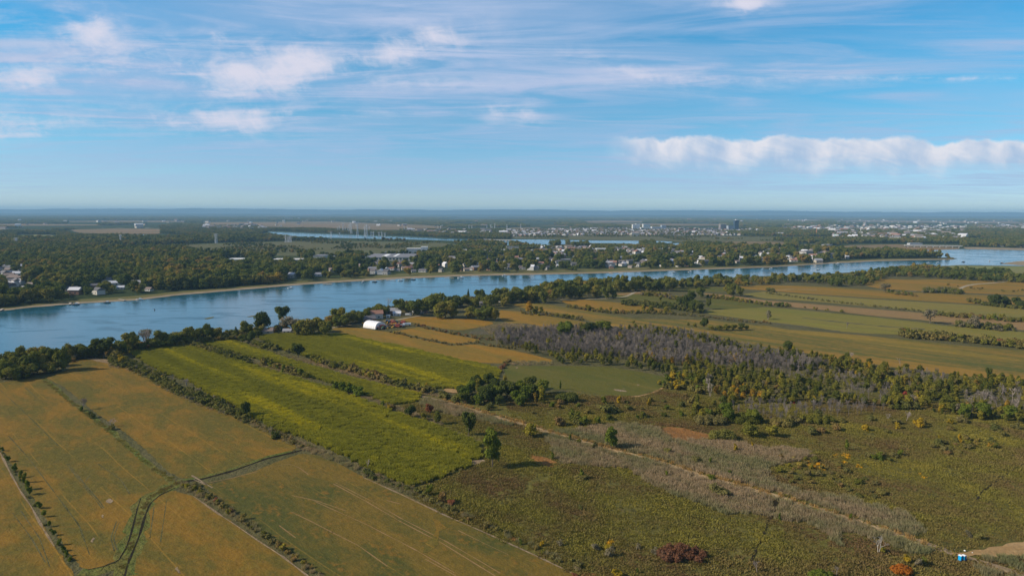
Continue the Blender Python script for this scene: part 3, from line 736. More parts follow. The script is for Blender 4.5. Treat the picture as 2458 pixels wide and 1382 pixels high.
field('soybean_field', [(950, 768), (993, 760), (1079, 762), (1130, 766), (1180, 772), (1186, 777), (1150, 785), (1104, 793), (1060, 788), (1029, 782)], 'soy_c', 'orange green soybean patch behind the machinery yard')
field('soybean_field', [(1197, 744), (1240, 747), (1330, 761), (1430, 777), (1488, 787), (1450, 790), (1340, 789), (1280, 786), (1220, 775), (1198, 765)], 'soy_c', 'orange soybean strip just above the leafless wood')
field('soybean_field', [(1230, 731), (1250, 724), (1326, 732), (1390, 742), (1440, 751), (1525, 765), (1600, 766), (1700, 768), (1800, 778), (1900, 800), (1900, 812), (1750, 795), (1600, 782), (1500, 785), (1470, 783), (1400, 766), (1330, 752), (1270, 743)], 'soy_d', 'long orange and olive soybean strip in the middle')
field('soybean_field', [(1345, 722), (1400, 719), (1500, 727), (1600, 744), (1590, 749), (1520, 748), (1450, 745), (1380, 736)], 'soy_c', 'orange soybean strip below the farm lane')
field('hay_field', [(1440, 712), (1480, 708), (1530, 706), (1600, 708), (1690, 722), (1640, 730), (1560, 724), (1480, 718)], 'grass_g', 'green field beside the bend of the farm lane')
field('soybean_field', [(1475, 705), (1540, 700), (1600, 703), (1618, 708), (1530, 705), (1490, 709)], 'soy_p', 'small tan field behind the farm lane bend')
field('hay_field', [(1480, 718), (1560, 725), (1640, 731), (1700, 742), (1660, 748), (1560, 735)], 'grass_g', 'dull green field strip between two hedgerows')
field('hay_field', [(1215, 878), (1326, 878), (1400, 878), (1472, 881), (1548, 894), (1600, 905), (1623, 909), (1613, 917), (1573, 937), (1535, 948), (1492, 951), (1434, 946), (1391, 938), (1320, 933), (1220, 914), (1208, 890)], 'grass_g', 'rounded dark green hay field beside the wood')
field('soybean_field', [(1482, 790), (1560, 776), (1700, 778), (1838, 781), (1888, 790), (2015, 800), (2166, 813), (2292, 828), (2458, 841), (2900, 880), (2900, 940), (2458, 911), (2342, 905), (2141, 880), (2000, 858), (1906, 842), (1800, 826), (1700, 812), (1600, 790)], 'soy_d', 'wide orange and olive soybean field above the right wood')
field('crop_field', [(1694, 745), (1760, 741), (1838, 737), (1900, 742), (2090, 760), (2216, 774), (2254, 780), (2458, 797), (2900, 840), (2900, 870), (2458, 832), (2300, 815), (2166, 803), (2080, 800), (2015, 795), (1930, 782), (1838, 772), (1750, 760), (1699, 753)], 'yell_g', 'yellow green crop strip around the dead ivy stump')
field('soybean_field', [(1687, 703), (1750, 708), (1838, 721), (1931, 728), (2050, 738), (2216, 751), (2300, 757), (2458, 769), (2900, 800), (2900, 830), (2458, 792), (2267, 776), (2216, 768), (2090, 757), (1989, 745), (1838, 731), (1750, 715), (1700, 710)], 'soy_p', 'pinkish tan soybean strip below the lone grey tree')
field('hay_field', [(1700, 715), (1750, 718), (1838, 733), (1790, 740), (1720, 742), (1690, 736), (1700, 725)], 'grass_g', 'green strip beside the clump of oaks')
field('soybean_field', [(1838, 699), (1951, 708), (2065, 716), (2166, 722), (2300, 730), (2458, 738), (2900, 770), (2900, 792), (2458, 764), (2216, 747), (2065, 733), (1951, 723), (1838, 716), (1780, 706)], 'olive', 'olive yellow crop strip crossed by scattered bushes')
field('soybean_field', [(1730, 690), (1838, 684), (1930, 686), (2030, 691), (2115, 697), (2220, 703), (2300, 706), (2458, 712), (2900, 730), (2900, 765), (2458, 735), (2300, 727), (2166, 719), (2065, 713), (1951, 705), (1838, 697)], 'soy_c', 'golden orange soybean field in front of the riverside trees')
field('soybean_field', [(2060, 676), (2078, 668), (2180, 671), (2267, 670), (2405, 674), (2458, 677), (2900, 690), (2900, 722), (2458, 708), (2300, 702), (2220, 699), (2115, 693), (2080, 686)], 'soy_c', 'golden field on the right crossed by the pale lane', 0.09)
field('hay_field', [(1610, 690), (1700, 688), (1760, 692), (1740, 700), (1680, 700), (1620, 698)], 'grass_g', 'small green field behind the long tree belt')
field('grass_bank', [(2258, 638), (2300, 637.5), (2420, 639), (2560, 640), (2900, 655), (2900, 690), (2500, 660), (2380, 655), (2290, 648)], 'far_green', 'pale yellow green reed flats at the river mouth', 0.07)
# dark seams and dry strips
field('dry_strip', [(1210, 776), (1260, 776), (1330, 788), (1340, 797), (1250, 796), (1180, 803), (1120, 800), (1150, 786)], 'reed_floor', 'dull violet weedy ground in front of the leafless wood', 0.1)
G = M['reed_floor']
ribbon('dry_strip', [[(848, 836), (878, 847), (905, 857), (960, 870), (1010, 882), (1060, 893)]], 7, 1.2, G, 'dry violet weed strip inside the upper corn', 'weed strip', jit=.6)
ribbon('dry_strip', [[(1888, 803), (1950, 813), (2030, 826), (2115, 837), (2200, 849), (2292, 865), (2458, 885)]], 6, 0.12, M['straw'], 'pale grassy ditch across the orange field', 'ditch', jit=.6)
ribbon('dry_strip', [[(1845, 773), (1900, 780), (1960, 788), (2015, 796)]], 7, 0.13, G, 'grey weed strip on the edge of the yellow green crop', 'weed strip', jit=.6)
ribbon('dry_strip', [[(1925, 762), (1990, 770), (2050, 776), (2110, 782), (2220, 790)]], 6, 0.13, G, 'grey fallow line around the dead ivy stump', 'weed strip', jit=.5)
# ditches of the near fields
def ditch(line, wg, wd, label):
    ribbon('ditch', [line], wg, 0.11, M['ditch'], label, 'ditch', jit=.35)
ditch([(413, 1163), (390, 1178), (360, 1190), (343, 1207), (336, 1235), (326, 1275), (314, 1308), (303, 1338), (296, 1384)], 8, 2, 'curving grassy ditch between the brown fields')
ribbon('ditch', [[(420, 1170), (384, 1187), (360, 1208), (348, 1237), (336, 1280), (322, 1316), (308, 1348), (294, 1400)]], 0.7, 0.16, M['dark_soil'], 'dark water line on the near edge of the curving ditch', 'ditch', jit=.5)
ribbon('ditch', [[(338, 1195), (331, 1215), (324, 1243), (314, 1282), (304, 1312), (284, 1345), (250, 1358), (212, 1366)]], 0.5, 0.16, M['dark_soil'], 'thin dark line on the far edge of the curving ditch', 'ditch', jit=.5)
ribbon('ditch', [[(196, 1368), (250, 1366), (300, 1350)]], 6, 0.10, M['ditch'], 'grassy corner where the ditch meets the bush row', 'ditch', jit=.4)
ribbon('ditch', [[(425, 1157), (479, 1150), (560, 1129), (640, 1100), (700, 1086), (738, 1076)]], 1.5, 0.11, M['dark_soil'], 'dark straight ditch joining the curving ditch to the hedge', 'ditch', jit=.5)
ribbon('ditch', [[(425, 1153), (479, 1146), (560, 1124), (640, 1096), (700, 1082)]], 2.0, 0.12, M['ditch'], 'grassy rim along the dark straight ditch', 'ditch', jit=.5)
ribbon('ditch', [[(103, 909), (130, 931), (170, 966), (214, 996), (264, 1036), (300, 1068), (350, 1112), (398, 1150), (425, 1166)]], 4.5, 0.1, M['ditch'], 'long grassy ditch with two lone bushes', 'ditch', jit=.4)
# pale wheel tracks
Wt = [[(700, 1188), (760, 1201), (830, 1225)], [(755, 1202), (880, 1258), (1000, 1320), (1090, 1373)], [(800, 1160), (880, 1203), (960, 1250), (1060, 1302), (1130, 1345), (1190, 1382)],
      [(806, 1158), (888, 1200), (966, 1245), (1066, 1296), (1136, 1336), (1200, 1374)], [(700, 1228), (750, 1252), (800, 1278)], [(796, 1276), (860, 1308), (930, 1358)], [(670, 1260), (710, 1290)],
      [(1100, 1272), (1160, 1302), (1220, 1330)], [(928, 1200), (960, 1208)], [(640, 1122), (690, 1112), (716, 1120), (740, 1138)], [(1020, 1340), (1100, 1384)], [(480, 1162), (560, 1146), (620, 1130)]]
ribbon('wheel_tracks', Wt, 0.36, 0.12, M['soy_p'], 'pale wheel tracks across the olive brown field', 'wheel tracks', jit=.7)
Wl = [[(20, 1045), (70, 1100), (130, 1180), (190, 1260), (215, 1330)], [(160, 1112), (200, 1165), (235, 1205), (245, 1220)], [(165, 1112), (206, 1165), (241, 1205), (249, 1218)], [(235, 1112), (290, 1150), (312, 1185)],
      [(30, 1230), (75, 1290), (110, 1350)], [(50, 1225), (95, 1290), (120, 1360)], [(280, 1250), (266, 1290), (275, 1322)], [(285, 1255), (272, 1290), (282, 1320)], [(205, 1155), (215, 1140), (245, 1125)],
      [(60, 930), (95, 960), (125, 965)], [(0, 935), (60, 990), (140, 1070)], [(370, 1215), (360, 1290)], [(400, 1200), (385, 1300)]]
ribbon('wheel_tracks', Wl, 0.4, 0.12, M['verge'], 'dark wheel tracks curving through the rust brown field', 'wheel tracks', jit=.7)
ribbon('wheel_tracks', [[(0, 1085), (25, 1135), (50, 1180), (75, 1215), (100, 1262), (130, 1310)], [(464, 1190), (530, 1236), (567, 1260), (620, 1297), (676, 1333), (740, 1382)], [(872, 1145), (953, 1181), (1069, 1236), (1180, 1284), (1296, 1337), (1390, 1382)],
                        [(460, 1140), (480, 1152), (510, 1170)], [(465, 1150), (495, 1162)]], 0.7, 0.13, M['dirt'], 'bare pale field margins beside the hedges', 'field margin', jit=.6)
sheet('bare_patch', [[(1040, 1240), (1068, 1250), (1064, 1270), (1048, 1300), (1030, 1320), (1018, 1330), (1030, 1295), (1044, 1265)]], 0.11, M['soy_a'], 'rusty bare streak across the olive brown field', 'bare patch', jit=1.6)
sheet('bare_patch', [[(218, 1300), (224, 1288), (228, 1292), (223, 1302)], [(243, 1237), (248, 1233), (250, 1241), (245, 1242)], [(420, 1366), (425, 1358), (429, 1364), (436, 1375), (430, 1376)], [(254, 1203), (262, 1194), (275, 1200), (264, 1208)]], 0.13, M['dirt'], 'small pale bare spots in the rust brown field', 'bare patch', jit=.3)
sheet('bare_patch', [[(1062, 936), (1075, 930), (1112, 937), (1104, 943), (1080, 942)]], 0.3, M['bare'], 'bare pinkish earth clearing beside the corn', 'bare patch', jit=.3)
sheet('bare_patch', [[(1095, 1112), (1130, 1104), (1165, 1103), (1168, 1110), (1120, 1116), (1092, 1122)]], 0.13, M['dirt'], 'grey bare earth at the corn corner by the poplar', 'bare patch', jit=.5)
sheet('bare_patch', [[(205, 860), (222, 857), (290, 869), (330, 890), (300, 882), (250, 870)]], 0.13, M['dirt'], 'pale bare earth at the river end of the brown field', 'bare patch', jit=.7)
sheet('bare_patch', [[(1470, 933), (1500, 936), (1506, 940), (1480, 938)], [(1492, 930), (1500, 932), (1498, 933)], [(1528, 922), (1536, 922), (1532, 925)], [(1236, 882), (1244, 880), (1242, 885)]], 0.12, M['dirt'], 'pale bare scratches in the rounded green field', 'bare patch', jit=.3)
ribbon('bare_patch', [[(1490, 953), (1530, 951), (1570, 941), (1590, 930)]], 2.5, 0.12, M['bare'], 'tan edge of the rounded green field', 'bare patch', jit=.6)
# farm track and lanes
trk = [(562, 817), (600, 832), (660, 854), (713, 871), (770, 888), (827, 905), (903, 925), (960, 938), (1010, 950), (1060, 961), (1140, 985), (1200, 1003), (1250, 1016), (1330, 1041), (1380, 1053), (1430, 1068), (1480, 1082), (1530, 1094), (1580, 1107), (1640, 1126), (1700, 1146), (1770, 1163), (1840, 1183), (1900, 1201), (1960, 1220), (2040, 1245), (2100, 1263), (2150, 1281), (2200, 1297), (2240, 1311), (2280, 1325), (2320, 1338), (2380, 1356), (2458, 1380), (2560, 1415)]
ribbon('dirt_track', [(trk[:10], 3.2)], 3.2, 0.17, M['dirt'], 'straight pale dirt track between the corn strips', 'track', jit=.15)
ribbon('dirt_track', [(trk[9:], 4.2)], 4.2, 0.17, M['straw'], 'straw coloured path through the reeds', 'track', jit=.35)
ribbon('dirt_track', [(trk[28:], 4.4)], 4.4, 0.19, M['dirt'], 'rutted dirt track beside the blue toilets', 'track', jit=.2)
ribbon('wheel_ruts', [[(a + dx_, b + dy_) for a, b in trk[9:13]] for dx_, dy_ in ((-3, 1.5), (3, -1.5))], 0.6, 0.2, M['dirt'], 'two pale wheel ruts at the start of the reed path', 'ruts', jit=.5)
sheet('bare_field', [[(2284, 1326), (2320, 1324), (2380, 1312), (2458, 1298), (2700, 1270), (2700, 1330), (2458, 1333), (2400, 1336), (2360, 1332), (2335, 1330), (2322, 1338), (2300, 1334)]], 0.15, M['bare'], 'bare tan field corner beyond the toilets', 'field', jit=.6)
ribbon('dirt_track', [[(1845, 1248), (1857, 1225), (1862, 1207), (1864, 1195)], ], 1.6, 0.2, M['dark_soil'], 'dark narrow gap cut into the reeds', 'path', jit=.4)
ribbon('dirt_track', [[(1803, 1345), (1822, 1305), (1836, 1275), (1845, 1248)]], 0.7, 0.2, M['dark_soil'], 'thin dark footpath across the meadow', 'path', jit=.4)
ribbon('dirt_track', [[(2345, 1200), (2355, 1180), (2380, 1163), (2420, 1135), (2458, 1105)]], 0.8, 0.2, M['dark_soil'], 'thin dark trail in the right meadow', 'path', jit=.4)
ribbon('gravel_lane', [[(600, 808), (660, 803), (705, 799)], [(790, 788), (830, 780), (880, 777)], [(905, 772), (950, 768), (985, 761), (1010, 757)]], 4.0, 0.2, M['gravel'], 'pale gravel lane past the arched barn', 'lane', jit=.15)
ribbon('gravel_lane', [[(1345, 719), (1400, 718), (1460, 716), (1500, 712), (1515, 706), (1522, 701), (1560, 700)]], 5.0, 0.2, M['gravel'], 'pale farm lane bending behind the middle trees', 'lane', jit=.15)
ribbon('gravel_lane', [[(2305, 692), (2318, 686), (2340, 682), (2380, 679), (2412, 676)]], 6.0, 0.2, M['gravel'], 'white gravel lane curving over the golden field', 'lane', jit=.15)
ribbon('gravel_lane', [[(1850, 697), (1900, 694), (1960, 695)], [(2170, 697), (2200, 698)]], 3.0, 0.2, M['gravel'], 'faint pale path along the golden field', 'lane', jit=.3)
# yard
sheet('yard', [[(905, 790), (925, 772), (960, 768), (1000, 776), (1000, 786), (960, 792), (930, 796)]], 0.15, M['verge'], 'trodden grass yard holding the farm machinery', 'yard', jit=.6)
sheet('rust_patch', [[(1580, 1030), (1605, 1022), (1640, 1026), (1668, 1034), (1712, 1044), (1718, 1053), (1680, 1052), (1652, 1060), (1618, 1057), (1598, 1044)]], 0.14, M['rust'], 'rust orange grass among the reeds', 'grass patch', jit=1.2)
sheet('rust_patch', [[(1260, 1090), (1310, 1095), (1340, 1110), (1325, 1122), (1290, 1112)]], 0.14, M['rust'], 'rust orange grass by the poplar shadow', 'grass patch', jit=1.2)
sheet('rust_patch', [[(1395, 1368), (1425, 1372), (1450, 1400), (1400, 1400)], [(1220, 1282), (1245, 1290), (1240, 1298), (1218, 1292)]], 0.14, M['rust'], 'rust orange grass on the edge of the olive brown field', 'grass patch', jit=.8)

# ------------------------------------------------------------------ haze
HZ = 318.0
def haze_box():
    me = bpy.data.meshes.new('haze'); bm = bmesh.new(); bmesh.ops.create_cube(bm, size=1.0)
    for v in bm.verts: v.co = (v.co.x * 2 * 70000, -1500 + (v.co.y + .5) * 36500, -1.3 + (v.co.z + .5) * (HZ + 1.3))
    bm.to_mesh(me); bm.free()
    mt = bpy.data.materials.new('haze_air'); mt.use_nodes = True; t = mt.node_tree; t.nodes.clear()
    o = t.nodes.new('ShaderNodeOutputMaterial'); v = t.nodes.new('ShaderNodeVolumePrincipled')
    v.inputs['Color'].default_value = (0.37, 0.66, 0.98, 1); v.inputs['Density'].default_value = HAZE_D
    v.inputs['Anisotropy'].default_value = 0.0
    t.links.new(v.outputs[0], o.inputs['Volume']); me.materials.append(mt)
    return tag(obj('haze', me), 'thin blue air over the whole landscape', 'haze', kind='stuff')
HAZE_D = 0.000047
haze_box()

# ------------------------------------------------------------------ kinds of tree and bush (one mesh set each, copied below)
LM = {k: M['leaf_' + k] for k in ('far', 'bank', 'hedge', 'wood', 'green', 'dark', 'yellow', 'orange', 'red', 'rustbr', 'grey', 'scrub')}
def tree_set(key, mat, n, h, w, leaf, cnt, base=.08, lob=9, tr=.35, core=.78):
    return [[('trunk', trunk('trunk', h, tr, i + 3)), ('crown', crown('crown', round_lobes(0, h, w, lob, base, seed=i * 7 + len(key)), cnt, leaf, mat, core, seed=i + 11))] for i in range(n)]
TS = {
    'bank': tree_set('bank', LM['bank'], 6, 14, 14, .62, 1500),
    'oval': tree_set('oval', LM['green'], 3, 16, 8.5, .50, 1500, .10, 11, .35, .72),
    'small': tree_set('small', LM['wood'], 6, 9, 6, .42, 700, .08, 7, .18, .74),
    'dark': tree_set('dark', LM['dark'], 3, 13, 12, .60, 1300, .12, 9),
    'greenr': tree_set('greenr', LM['green'], 3, 12, 11, .55, 1200, .12, 9),
    'tall': tree_set('tall', LM['wood'], 4, 12, 4.6, .40, 700, .06, 9, .2, .7),
    'grey': tree_set('grey', LM['grey'], 3, 11, 10, .40, 700, .15, 9, .3, .45),
}
def solo(nm, mats, n, h, w, leaf, cnt, lob=5, base=0.0, core=.8):
    return [crown(nm, [(x, y, max(z, c * .55), a, b, c) for x, y, z, a, b, c in round_lobes(0, h, w, lob, base, seed=i * 5 + 2)], cnt, leaf, mats[i % len(mats)], core, seed=i + 31) for i in range(n)]
BUSH = solo('shrub', [LM['hedge'], LM['hedge'], LM['wood']], 6, 3.2, 4.2, .30, 330)
BUSH_G = solo('shrub', [LM['green']], 3, 3.4, 3.2, .28, 300)
BUSH_D = solo('shrub', [LM['scrub'], LM['hedge']], 4, 2.6, 4.4, .28, 320)
BUSH_Y = solo('shrub', [LM['yellow']], 2, 3.2, 3.4, .28, 260)
BUSH_O = solo('shrub', [LM['orange']], 2, 3.4, 4.2, .26, 420)
BUSH_R = solo('shrub', [LM['red']], 2, 3.2, 3.8, .26, 300)
BUSH_RB = solo('shrub', [LM['rustbr']], 2, 3.0, 4.2, .26, 420, core=.65)
BUSH_S = solo('shrub', [LM['grey']], 2, 2.8, 3.6, .24, 260, core=.4)
BARE = [bare('branches', 10, 8, i, M['dead'], stems=1 + i % 3) for i in range(5)]
BAREV = [bare('branches', 9, 4.2, i + 20, M['dead_v'], stems=2, twig=.07, lev=4, r0=.14) for i in range(6)]
BAREB = [bare('branches', 3.0, 3.6, i + 40, M['dead_v'], stems=4, twig=.05, lev=3, r0=.09) for i in range(3)]
CONI = [conifer('crown', 13, 6, LM['dark'], i) for i in range(2)]
CTRUNK = trunk('trunk', 9, .22, 3, limbs=0)
# light meshes for the mass of far trees
FARW = {k: [crown('far_crown', round_lobes(0, 14, 13, 9, .10, seed=i * 3 + 1), 420, .85, m_, .84, seed=i + 60) for i in range(5)]
        for k, m_ in (('far', LM['far']),)}
FARW['yellow'] = [crown('far_crown', round_lobes(0, 13, 12, 6, .15, seed=4), 300, .95, LM['yellow'], .86, seed=71)]
FARW['dark'] = [crown('far_crown', round_lobes(0, 14, 12, 6, .15, seed=5 + i), 300, .95, LM['dark'], .86, seed=73 + i) for i in range(2)]
def grove(name, size, n, mat, seed, hm=13, leaf=1.8, per=26):
    r = np.random.default_rng(seed); V, Fc = [], []
    for i in range(n):
        x, y = r.uniform(-size / 2, size / 2, 2); h = hm * r.uniform(.65, 1.15); w_ = r.uniform(.7, 1.2) * hm * .45
        IV, IF = ICO1
        o = len(V); q = IV * (1 + r.uniform(-.2, .2, (len(IV), 1))) * [w_, w_, h * .5] + [x, y, h * .52]; V += list(q); Fc += [tuple(a + o for a in f) for f in IF]
        lv, lf = leaves([(x, y, h * .55, w_ * 1.05, w_ * 1.05, h * .5)], per, leaf, seed=seed * 100 + i)
        o = len(V); V += list(lv); Fc += [tuple(a + o for a in f) for f in lf]
    return mesh_np(name, V, Fc, [mat])
GROVE = [grove('grove_patch', 60, 26, LM['far'], i + 5) for i in range(4)]
GROVEB = [grove('grove_patch', 120, 60, LM['far'], i + 15, 13, 3.0, 8) for i in range(3)]

# ------------------------------------------------------------------ crops, reeds and herbs as masses
CORN = [blades('corn_patch', 210, 3.2, 2.0, .34, M['leaf_corn'], i, .28, .82) for i in range(4)]
REED = [blades('reed_patch', 110, 3.4, 2.1, .17, M['leaf_reed'], i + 5, .30, .5) for i in range(4)]
REEDT = [blades('reed_patch', 40, 1.8, 1.6, .2, M['leaf_reed_tan'], i + 8, .3, .5) for i in range(2)]
HERB = [blades('herb_patch', 70, 2.9, .62, .34, M['leaf_meadow'], i + 12, .5, .35) for i in range(4)]
GOLD = [blades('goldenrod_patch', 26, 2.2, 1.3, .34, M['leaf_rush'], i + 15, .3, .5) for i in range(2)]
def thin(p, f): return p[rng.random(len(p)) < f]
corn_dirs = None
for poly, lab in ((C1, C1L), (C2, C2L), (C3, C3L)):
    scatter('corn_crop', grid_pts([poly], 2.7), CORN, .85, 1.0, lab, 'corn crop')
RN = [(1330, 1036), (1380, 1030), (1440, 1022), (1500, 1018), (1560, 1022), (1600, 1034), (1640, 1055), (1700, 1060), (1770, 1062), (1830, 1078), (1871, 1074), (1940, 1082), (1955, 1096), (1900, 1110), (1850, 1122), (1842, 1140), (1870, 1165), (1926, 1181), (2015, 1191), (2103, 1213), (2153, 1222), (2180, 1236), (2200, 1256), (2216, 1281), (2191, 1291), (2150, 1276), (2100, 1258), (2040, 1239), (1960, 1214), (1900, 1195), (1840, 1176), (1770, 1156), (1700, 1139), (1640, 1119), (1580, 1101), (1530, 1088), (1480, 1076), (1430, 1062), (1380, 1048)]
RS = [(1300, 1040), (1330, 1047), (1380, 1060), (1430, 1075), (1480, 1090), (1530, 1101), (1580, 1113), (1640, 1133), (1700, 1153), (1770, 1170), (1840, 1190), (1900, 1208), (1960, 1227), (2040, 1252), (2100, 1270), (2150, 1289), (2200, 1305), (2240, 1320), (2210, 1330), (2166, 1322), (2120, 1300), (2065, 1284), (2022, 1284), (2020, 1310), (2000, 1302), (1975, 1270), (1930, 1256), (1876, 1249), (1840, 1238), (1737, 1231), (1687, 1213), (1611, 1186), (1555, 1158), (1510, 1124), (1447, 1120), (1346, 1113), (1335, 1095), (1320, 1070)]
RB = [(1025, 955), (1060, 965), (1140, 990), (1200, 1008), (1240, 1022), (1180, 1018), (1100, 1000), (1040, 985), (1005, 968)]
RE = [(2345, 1334), (2380, 1337), (2458, 1340), (2560, 1350), (2560, 1410), (2458, 1372), (2400, 1352), (2360, 1341)]
RE2 = [(2345, 1362), (2380, 1368), (2458, 1390), (2458, 1420), (2380, 1400), (2350, 1380)]
CUT = [(1840, 1246), (1856, 1222), (1858, 1196), (1870, 1196), (1866, 1226), (1852, 1250)]
rp = grid_pts([RN, RS, RB, RE, RE2], 2.4, excl=[CUT])
RUSTP = [(1580, 1030), (1605, 1022), (1640, 1026), (1668, 1034), (1712, 1044), (1718, 1053), (1680, 1052), (1652, 1060), (1618, 1057), (1598, 1044)]
RUSTQ = [(1260, 1090), (1310, 1095), (1340, 1110), (1325, 1122), (1290, 1112)]
rx_, ry_, _ = to_px(rp[:, 0], rp[:, 1])
rp = rp[~in_poly(rx_, ry_, RUSTP) & (dist_poly(rx_, ry_, trk) > 3.2)]
scatter('reeds', rp, REED, .7, 1.05, 'tall grey violet and green reeds on both sides of the straw path', 'reeds')
ed = grid_pts([[(a, b - 5) for a, b in trk[9:]] + [(a, b + 3) for a, b in trk[:8:-1]]], 1.5)
epx, epy, _ = to_px(ed[:, 0], ed[:, 1]); dd = dist_poly(epx, epy, trk)
scatter('dry_grass', ed[(dd > 1.3) & (dd < 5) & (rng.random(len(ed)) < .6) & (epx < 2230)], REEDT, .7, 1.1, 'straw yellow dry grass edging the reed path', 'dry grass')
MEAD = [(1210, 955), (1330, 942), (1434, 950), (1535, 951), (1620, 925), (1800, 960), (2100, 960), (2458, 980), (2700, 990), (2900, 1100), (2800, 1500), (1560, 1500), (1397, 1386), (1296, 1338), (1220, 1305), (1117, 1255), (1003, 1204),
        (985, 1180), (1067, 1150), (1130, 1122), (1165, 1110), (1165, 1062), (1125, 1046), (1020, 1008), (940, 980), (1002, 966), (1020, 985), (1240, 1026)]
BAREF = [(2270, 1326), (2320, 1322), (2380, 1308), (2458, 1294), (2700, 1268), (2700, 1332), (2458, 1335), (2400, 1338), (2335, 1334), (2345, 1350), (2310, 1342)]
mp = grid_pts([MEAD], 2.05, excl=[RN, RS, BAREF])
ppx, ppy, _ = to_px(mp[:, 0], mp[:, 1]); dd = dist_poly(ppx, ppy, trk)
for ln_ in ([(1803, 1345), (1822, 1305), (1836, 1275), (1845, 1248)], [(2345, 1200), (2355, 1180), (2380, 1163), (2420, 1135), (2458, 1105)], [(1700, 1372), (1760, 1362), (1803, 1345)]): dd = np.minimum(dd, dist_poly(ppx, ppy, ln_) * 1.6)
keep = ~in_poly(ppx, ppy, RUSTP) & ~in_poly(ppx, ppy, RUSTQ) & (dd > 4) & (ppy < 1420) & (vnoise(mp[:, 0], mp[:, 1], 9, 4) + rng.random(len(mp)) * .6 > .42)
nn = vnoise(mp[:, 0], mp[:, 1], 22, 9)
hs = .55 + .75 * nn + rng.uniform(-.15, .25, len(mp))
scatter('meadow_herbs', mp[keep], HERB, 1, 1, 'rough brown and green herbs over the scrub meadow', 'meadow herbs', sz=hs[keep])
gp = grid_pts([[(1996, 1090), (2015, 1087), (2048, 1096), (2045, 1104), (2010, 1102)], [(2000, 1103), (2025, 1106), (2032, 1114), (2008, 1108)], [(1935, 1108), (1970, 1112), (1990, 1125), (1975, 1130), (1940, 1122)], [(2045, 1112), (2070, 1118), (2065, 1126), (2046, 1120)],
               [(2196, 1134), (2222, 1140), (2218, 1148), (2202, 1144)], [(2380, 1093), (2410, 1098), (2408, 1102)], [(1447, 1302), (1470, 1298), (1478, 1304), (1460, 1312)]], 1.7)
scatter('goldenrod', thin(gp, .5), GOLD, .5, .9, 'bright yellow goldenrod patches in the right meadow', 'goldenrod')
# strips of rough weeds between the fields
def strip_pts(ln, wpx, sp, n_ex=()):
    a = [(x, y - wpx * .5) for x, y in ln]; b = [(x, y + wpx * .5) for x, y in ln[::-1]]
    return grid_pts([a + b], sp, excl=n_ex)
H1 = [(262, 868), (300, 872), (345, 893), (400, 925), (450, 948), (500, 968), (555, 988), (600, 1010)]
H1b = [(600, 1010), (650, 1030), (700, 1053), (760, 1078), (830, 1104), (880, 1128), (940, 1155), (985, 1172), (1010, 1180)]
H2 = [(430, 826), (470, 832), (520, 848), (580, 866), (640, 880), (700, 898), (760, 920), (830, 937), (880, 955), (940, 977), (1000, 998), (1060, 1020)]
H3 = [(600, 824), (660, 843), (720, 862), (780, 878), (850, 898), (920, 920), (1000, 940), (1060, 950), (1120, 965)]
WEED = grid_pts([H1b[:] + [(x, y + 14) for x, y in H1b[::-1]]], 2.2)
scatter('dry_weeds', np.concatenate([WEED, strip_pts(H2, 9, 2.2), strip_pts(H3, 9, 2.4), strip_pts(H1, 26, 3.0), strip_pts([(425, 1160), (520, 1206), (600, 1262), (700, 1335), (770, 1384)], 15, 2.6), strip_pts([(870, 1136), (985, 1178), (1100, 1232), (1240, 1294), (1400, 1370)], 12, 2.8), grid_pts([[(848, 834), (960, 866), (1060, 890), (1060, 895), (960, 873), (848, 840)], [(1180, 803), (1250, 796), (1340, 797), (1330, 788), (1210, 776), (1150, 786)], [(1240, 866), (1326, 868), (1326, 876), (1215, 876)]], 3)]),
        REED, .45, .75, 'grey violet dry weeds in the seams between the corn strips', 'dry weeds')
scatter('dry_weeds', np.concatenate([strip_pts([(103, 909), (170, 965), (264, 1035), (350, 1111), (425, 1160)], 9, 2.0), strip_pts([(413, 1166), (360, 1194), (340, 1230), (320, 1290), (302, 1345), (290, 1384)], 10, 1.8)]),
        HERB, .5, .9, 'low green weeds lining the grassy ditches', 'ditch weeds')

# ------------------------------------------------------------------ far woods as masses
rb_far = [p for p in fs]
def area(poly, sp): return grid_pts([poly], sp)
FB = [(-120, 752), (0, 739), (80, 730), (150, 725), (190, 712), (330, 704), (400, 699), (420, 698), (500, 693), (560, 688), (620, 684), (700, 678), (800, 671), (960, 662), (1130, 655), (1300, 652), (1440, 649), (1600, 644), (1750, 639), (1840, 636), (1990, 629), (2030, 622), (2110, 620), (2200, 620), (2285, 620), (2240, 617), (2150, 611), (2050, 607), (1990, 604), (1960, 600), (1900, 597), (1760, 597), (1640, 598), (1610, 602), (1450, 600), (1330, 600),
      (1230, 596), (1150, 582), (1000, 606), (850, 611), (700, 614), (560, 612), (470, 606), (430, 590), (480, 582), (620, 578), (640, 572), (500, 570), (300, 571), (130, 573), (50, 574), (-120, 575)]
EX_B = [[(535, 619), (600, 619), (610, 638), (540, 639)], [(645, 618), (725, 618), (745, 641), (650, 641)], [(748, 612), (815, 612), (815, 635), (752, 636)], [(870, 608), (1000, 608), (1010, 633), (872, 636)],
        [(970, 594), (1035, 590), (1035, 616), (975, 616)], [(1345, 617), (1378, 617), (1375, 641), (1346, 641)], [(1495, 608), (1545, 608), (1545, 623), (1500, 623)]]
EST = [(1100, 600), (1250, 594), (1420, 595), (1620, 599), (1640, 607), (1500, 612), (1300, 613), (1120, 614)]
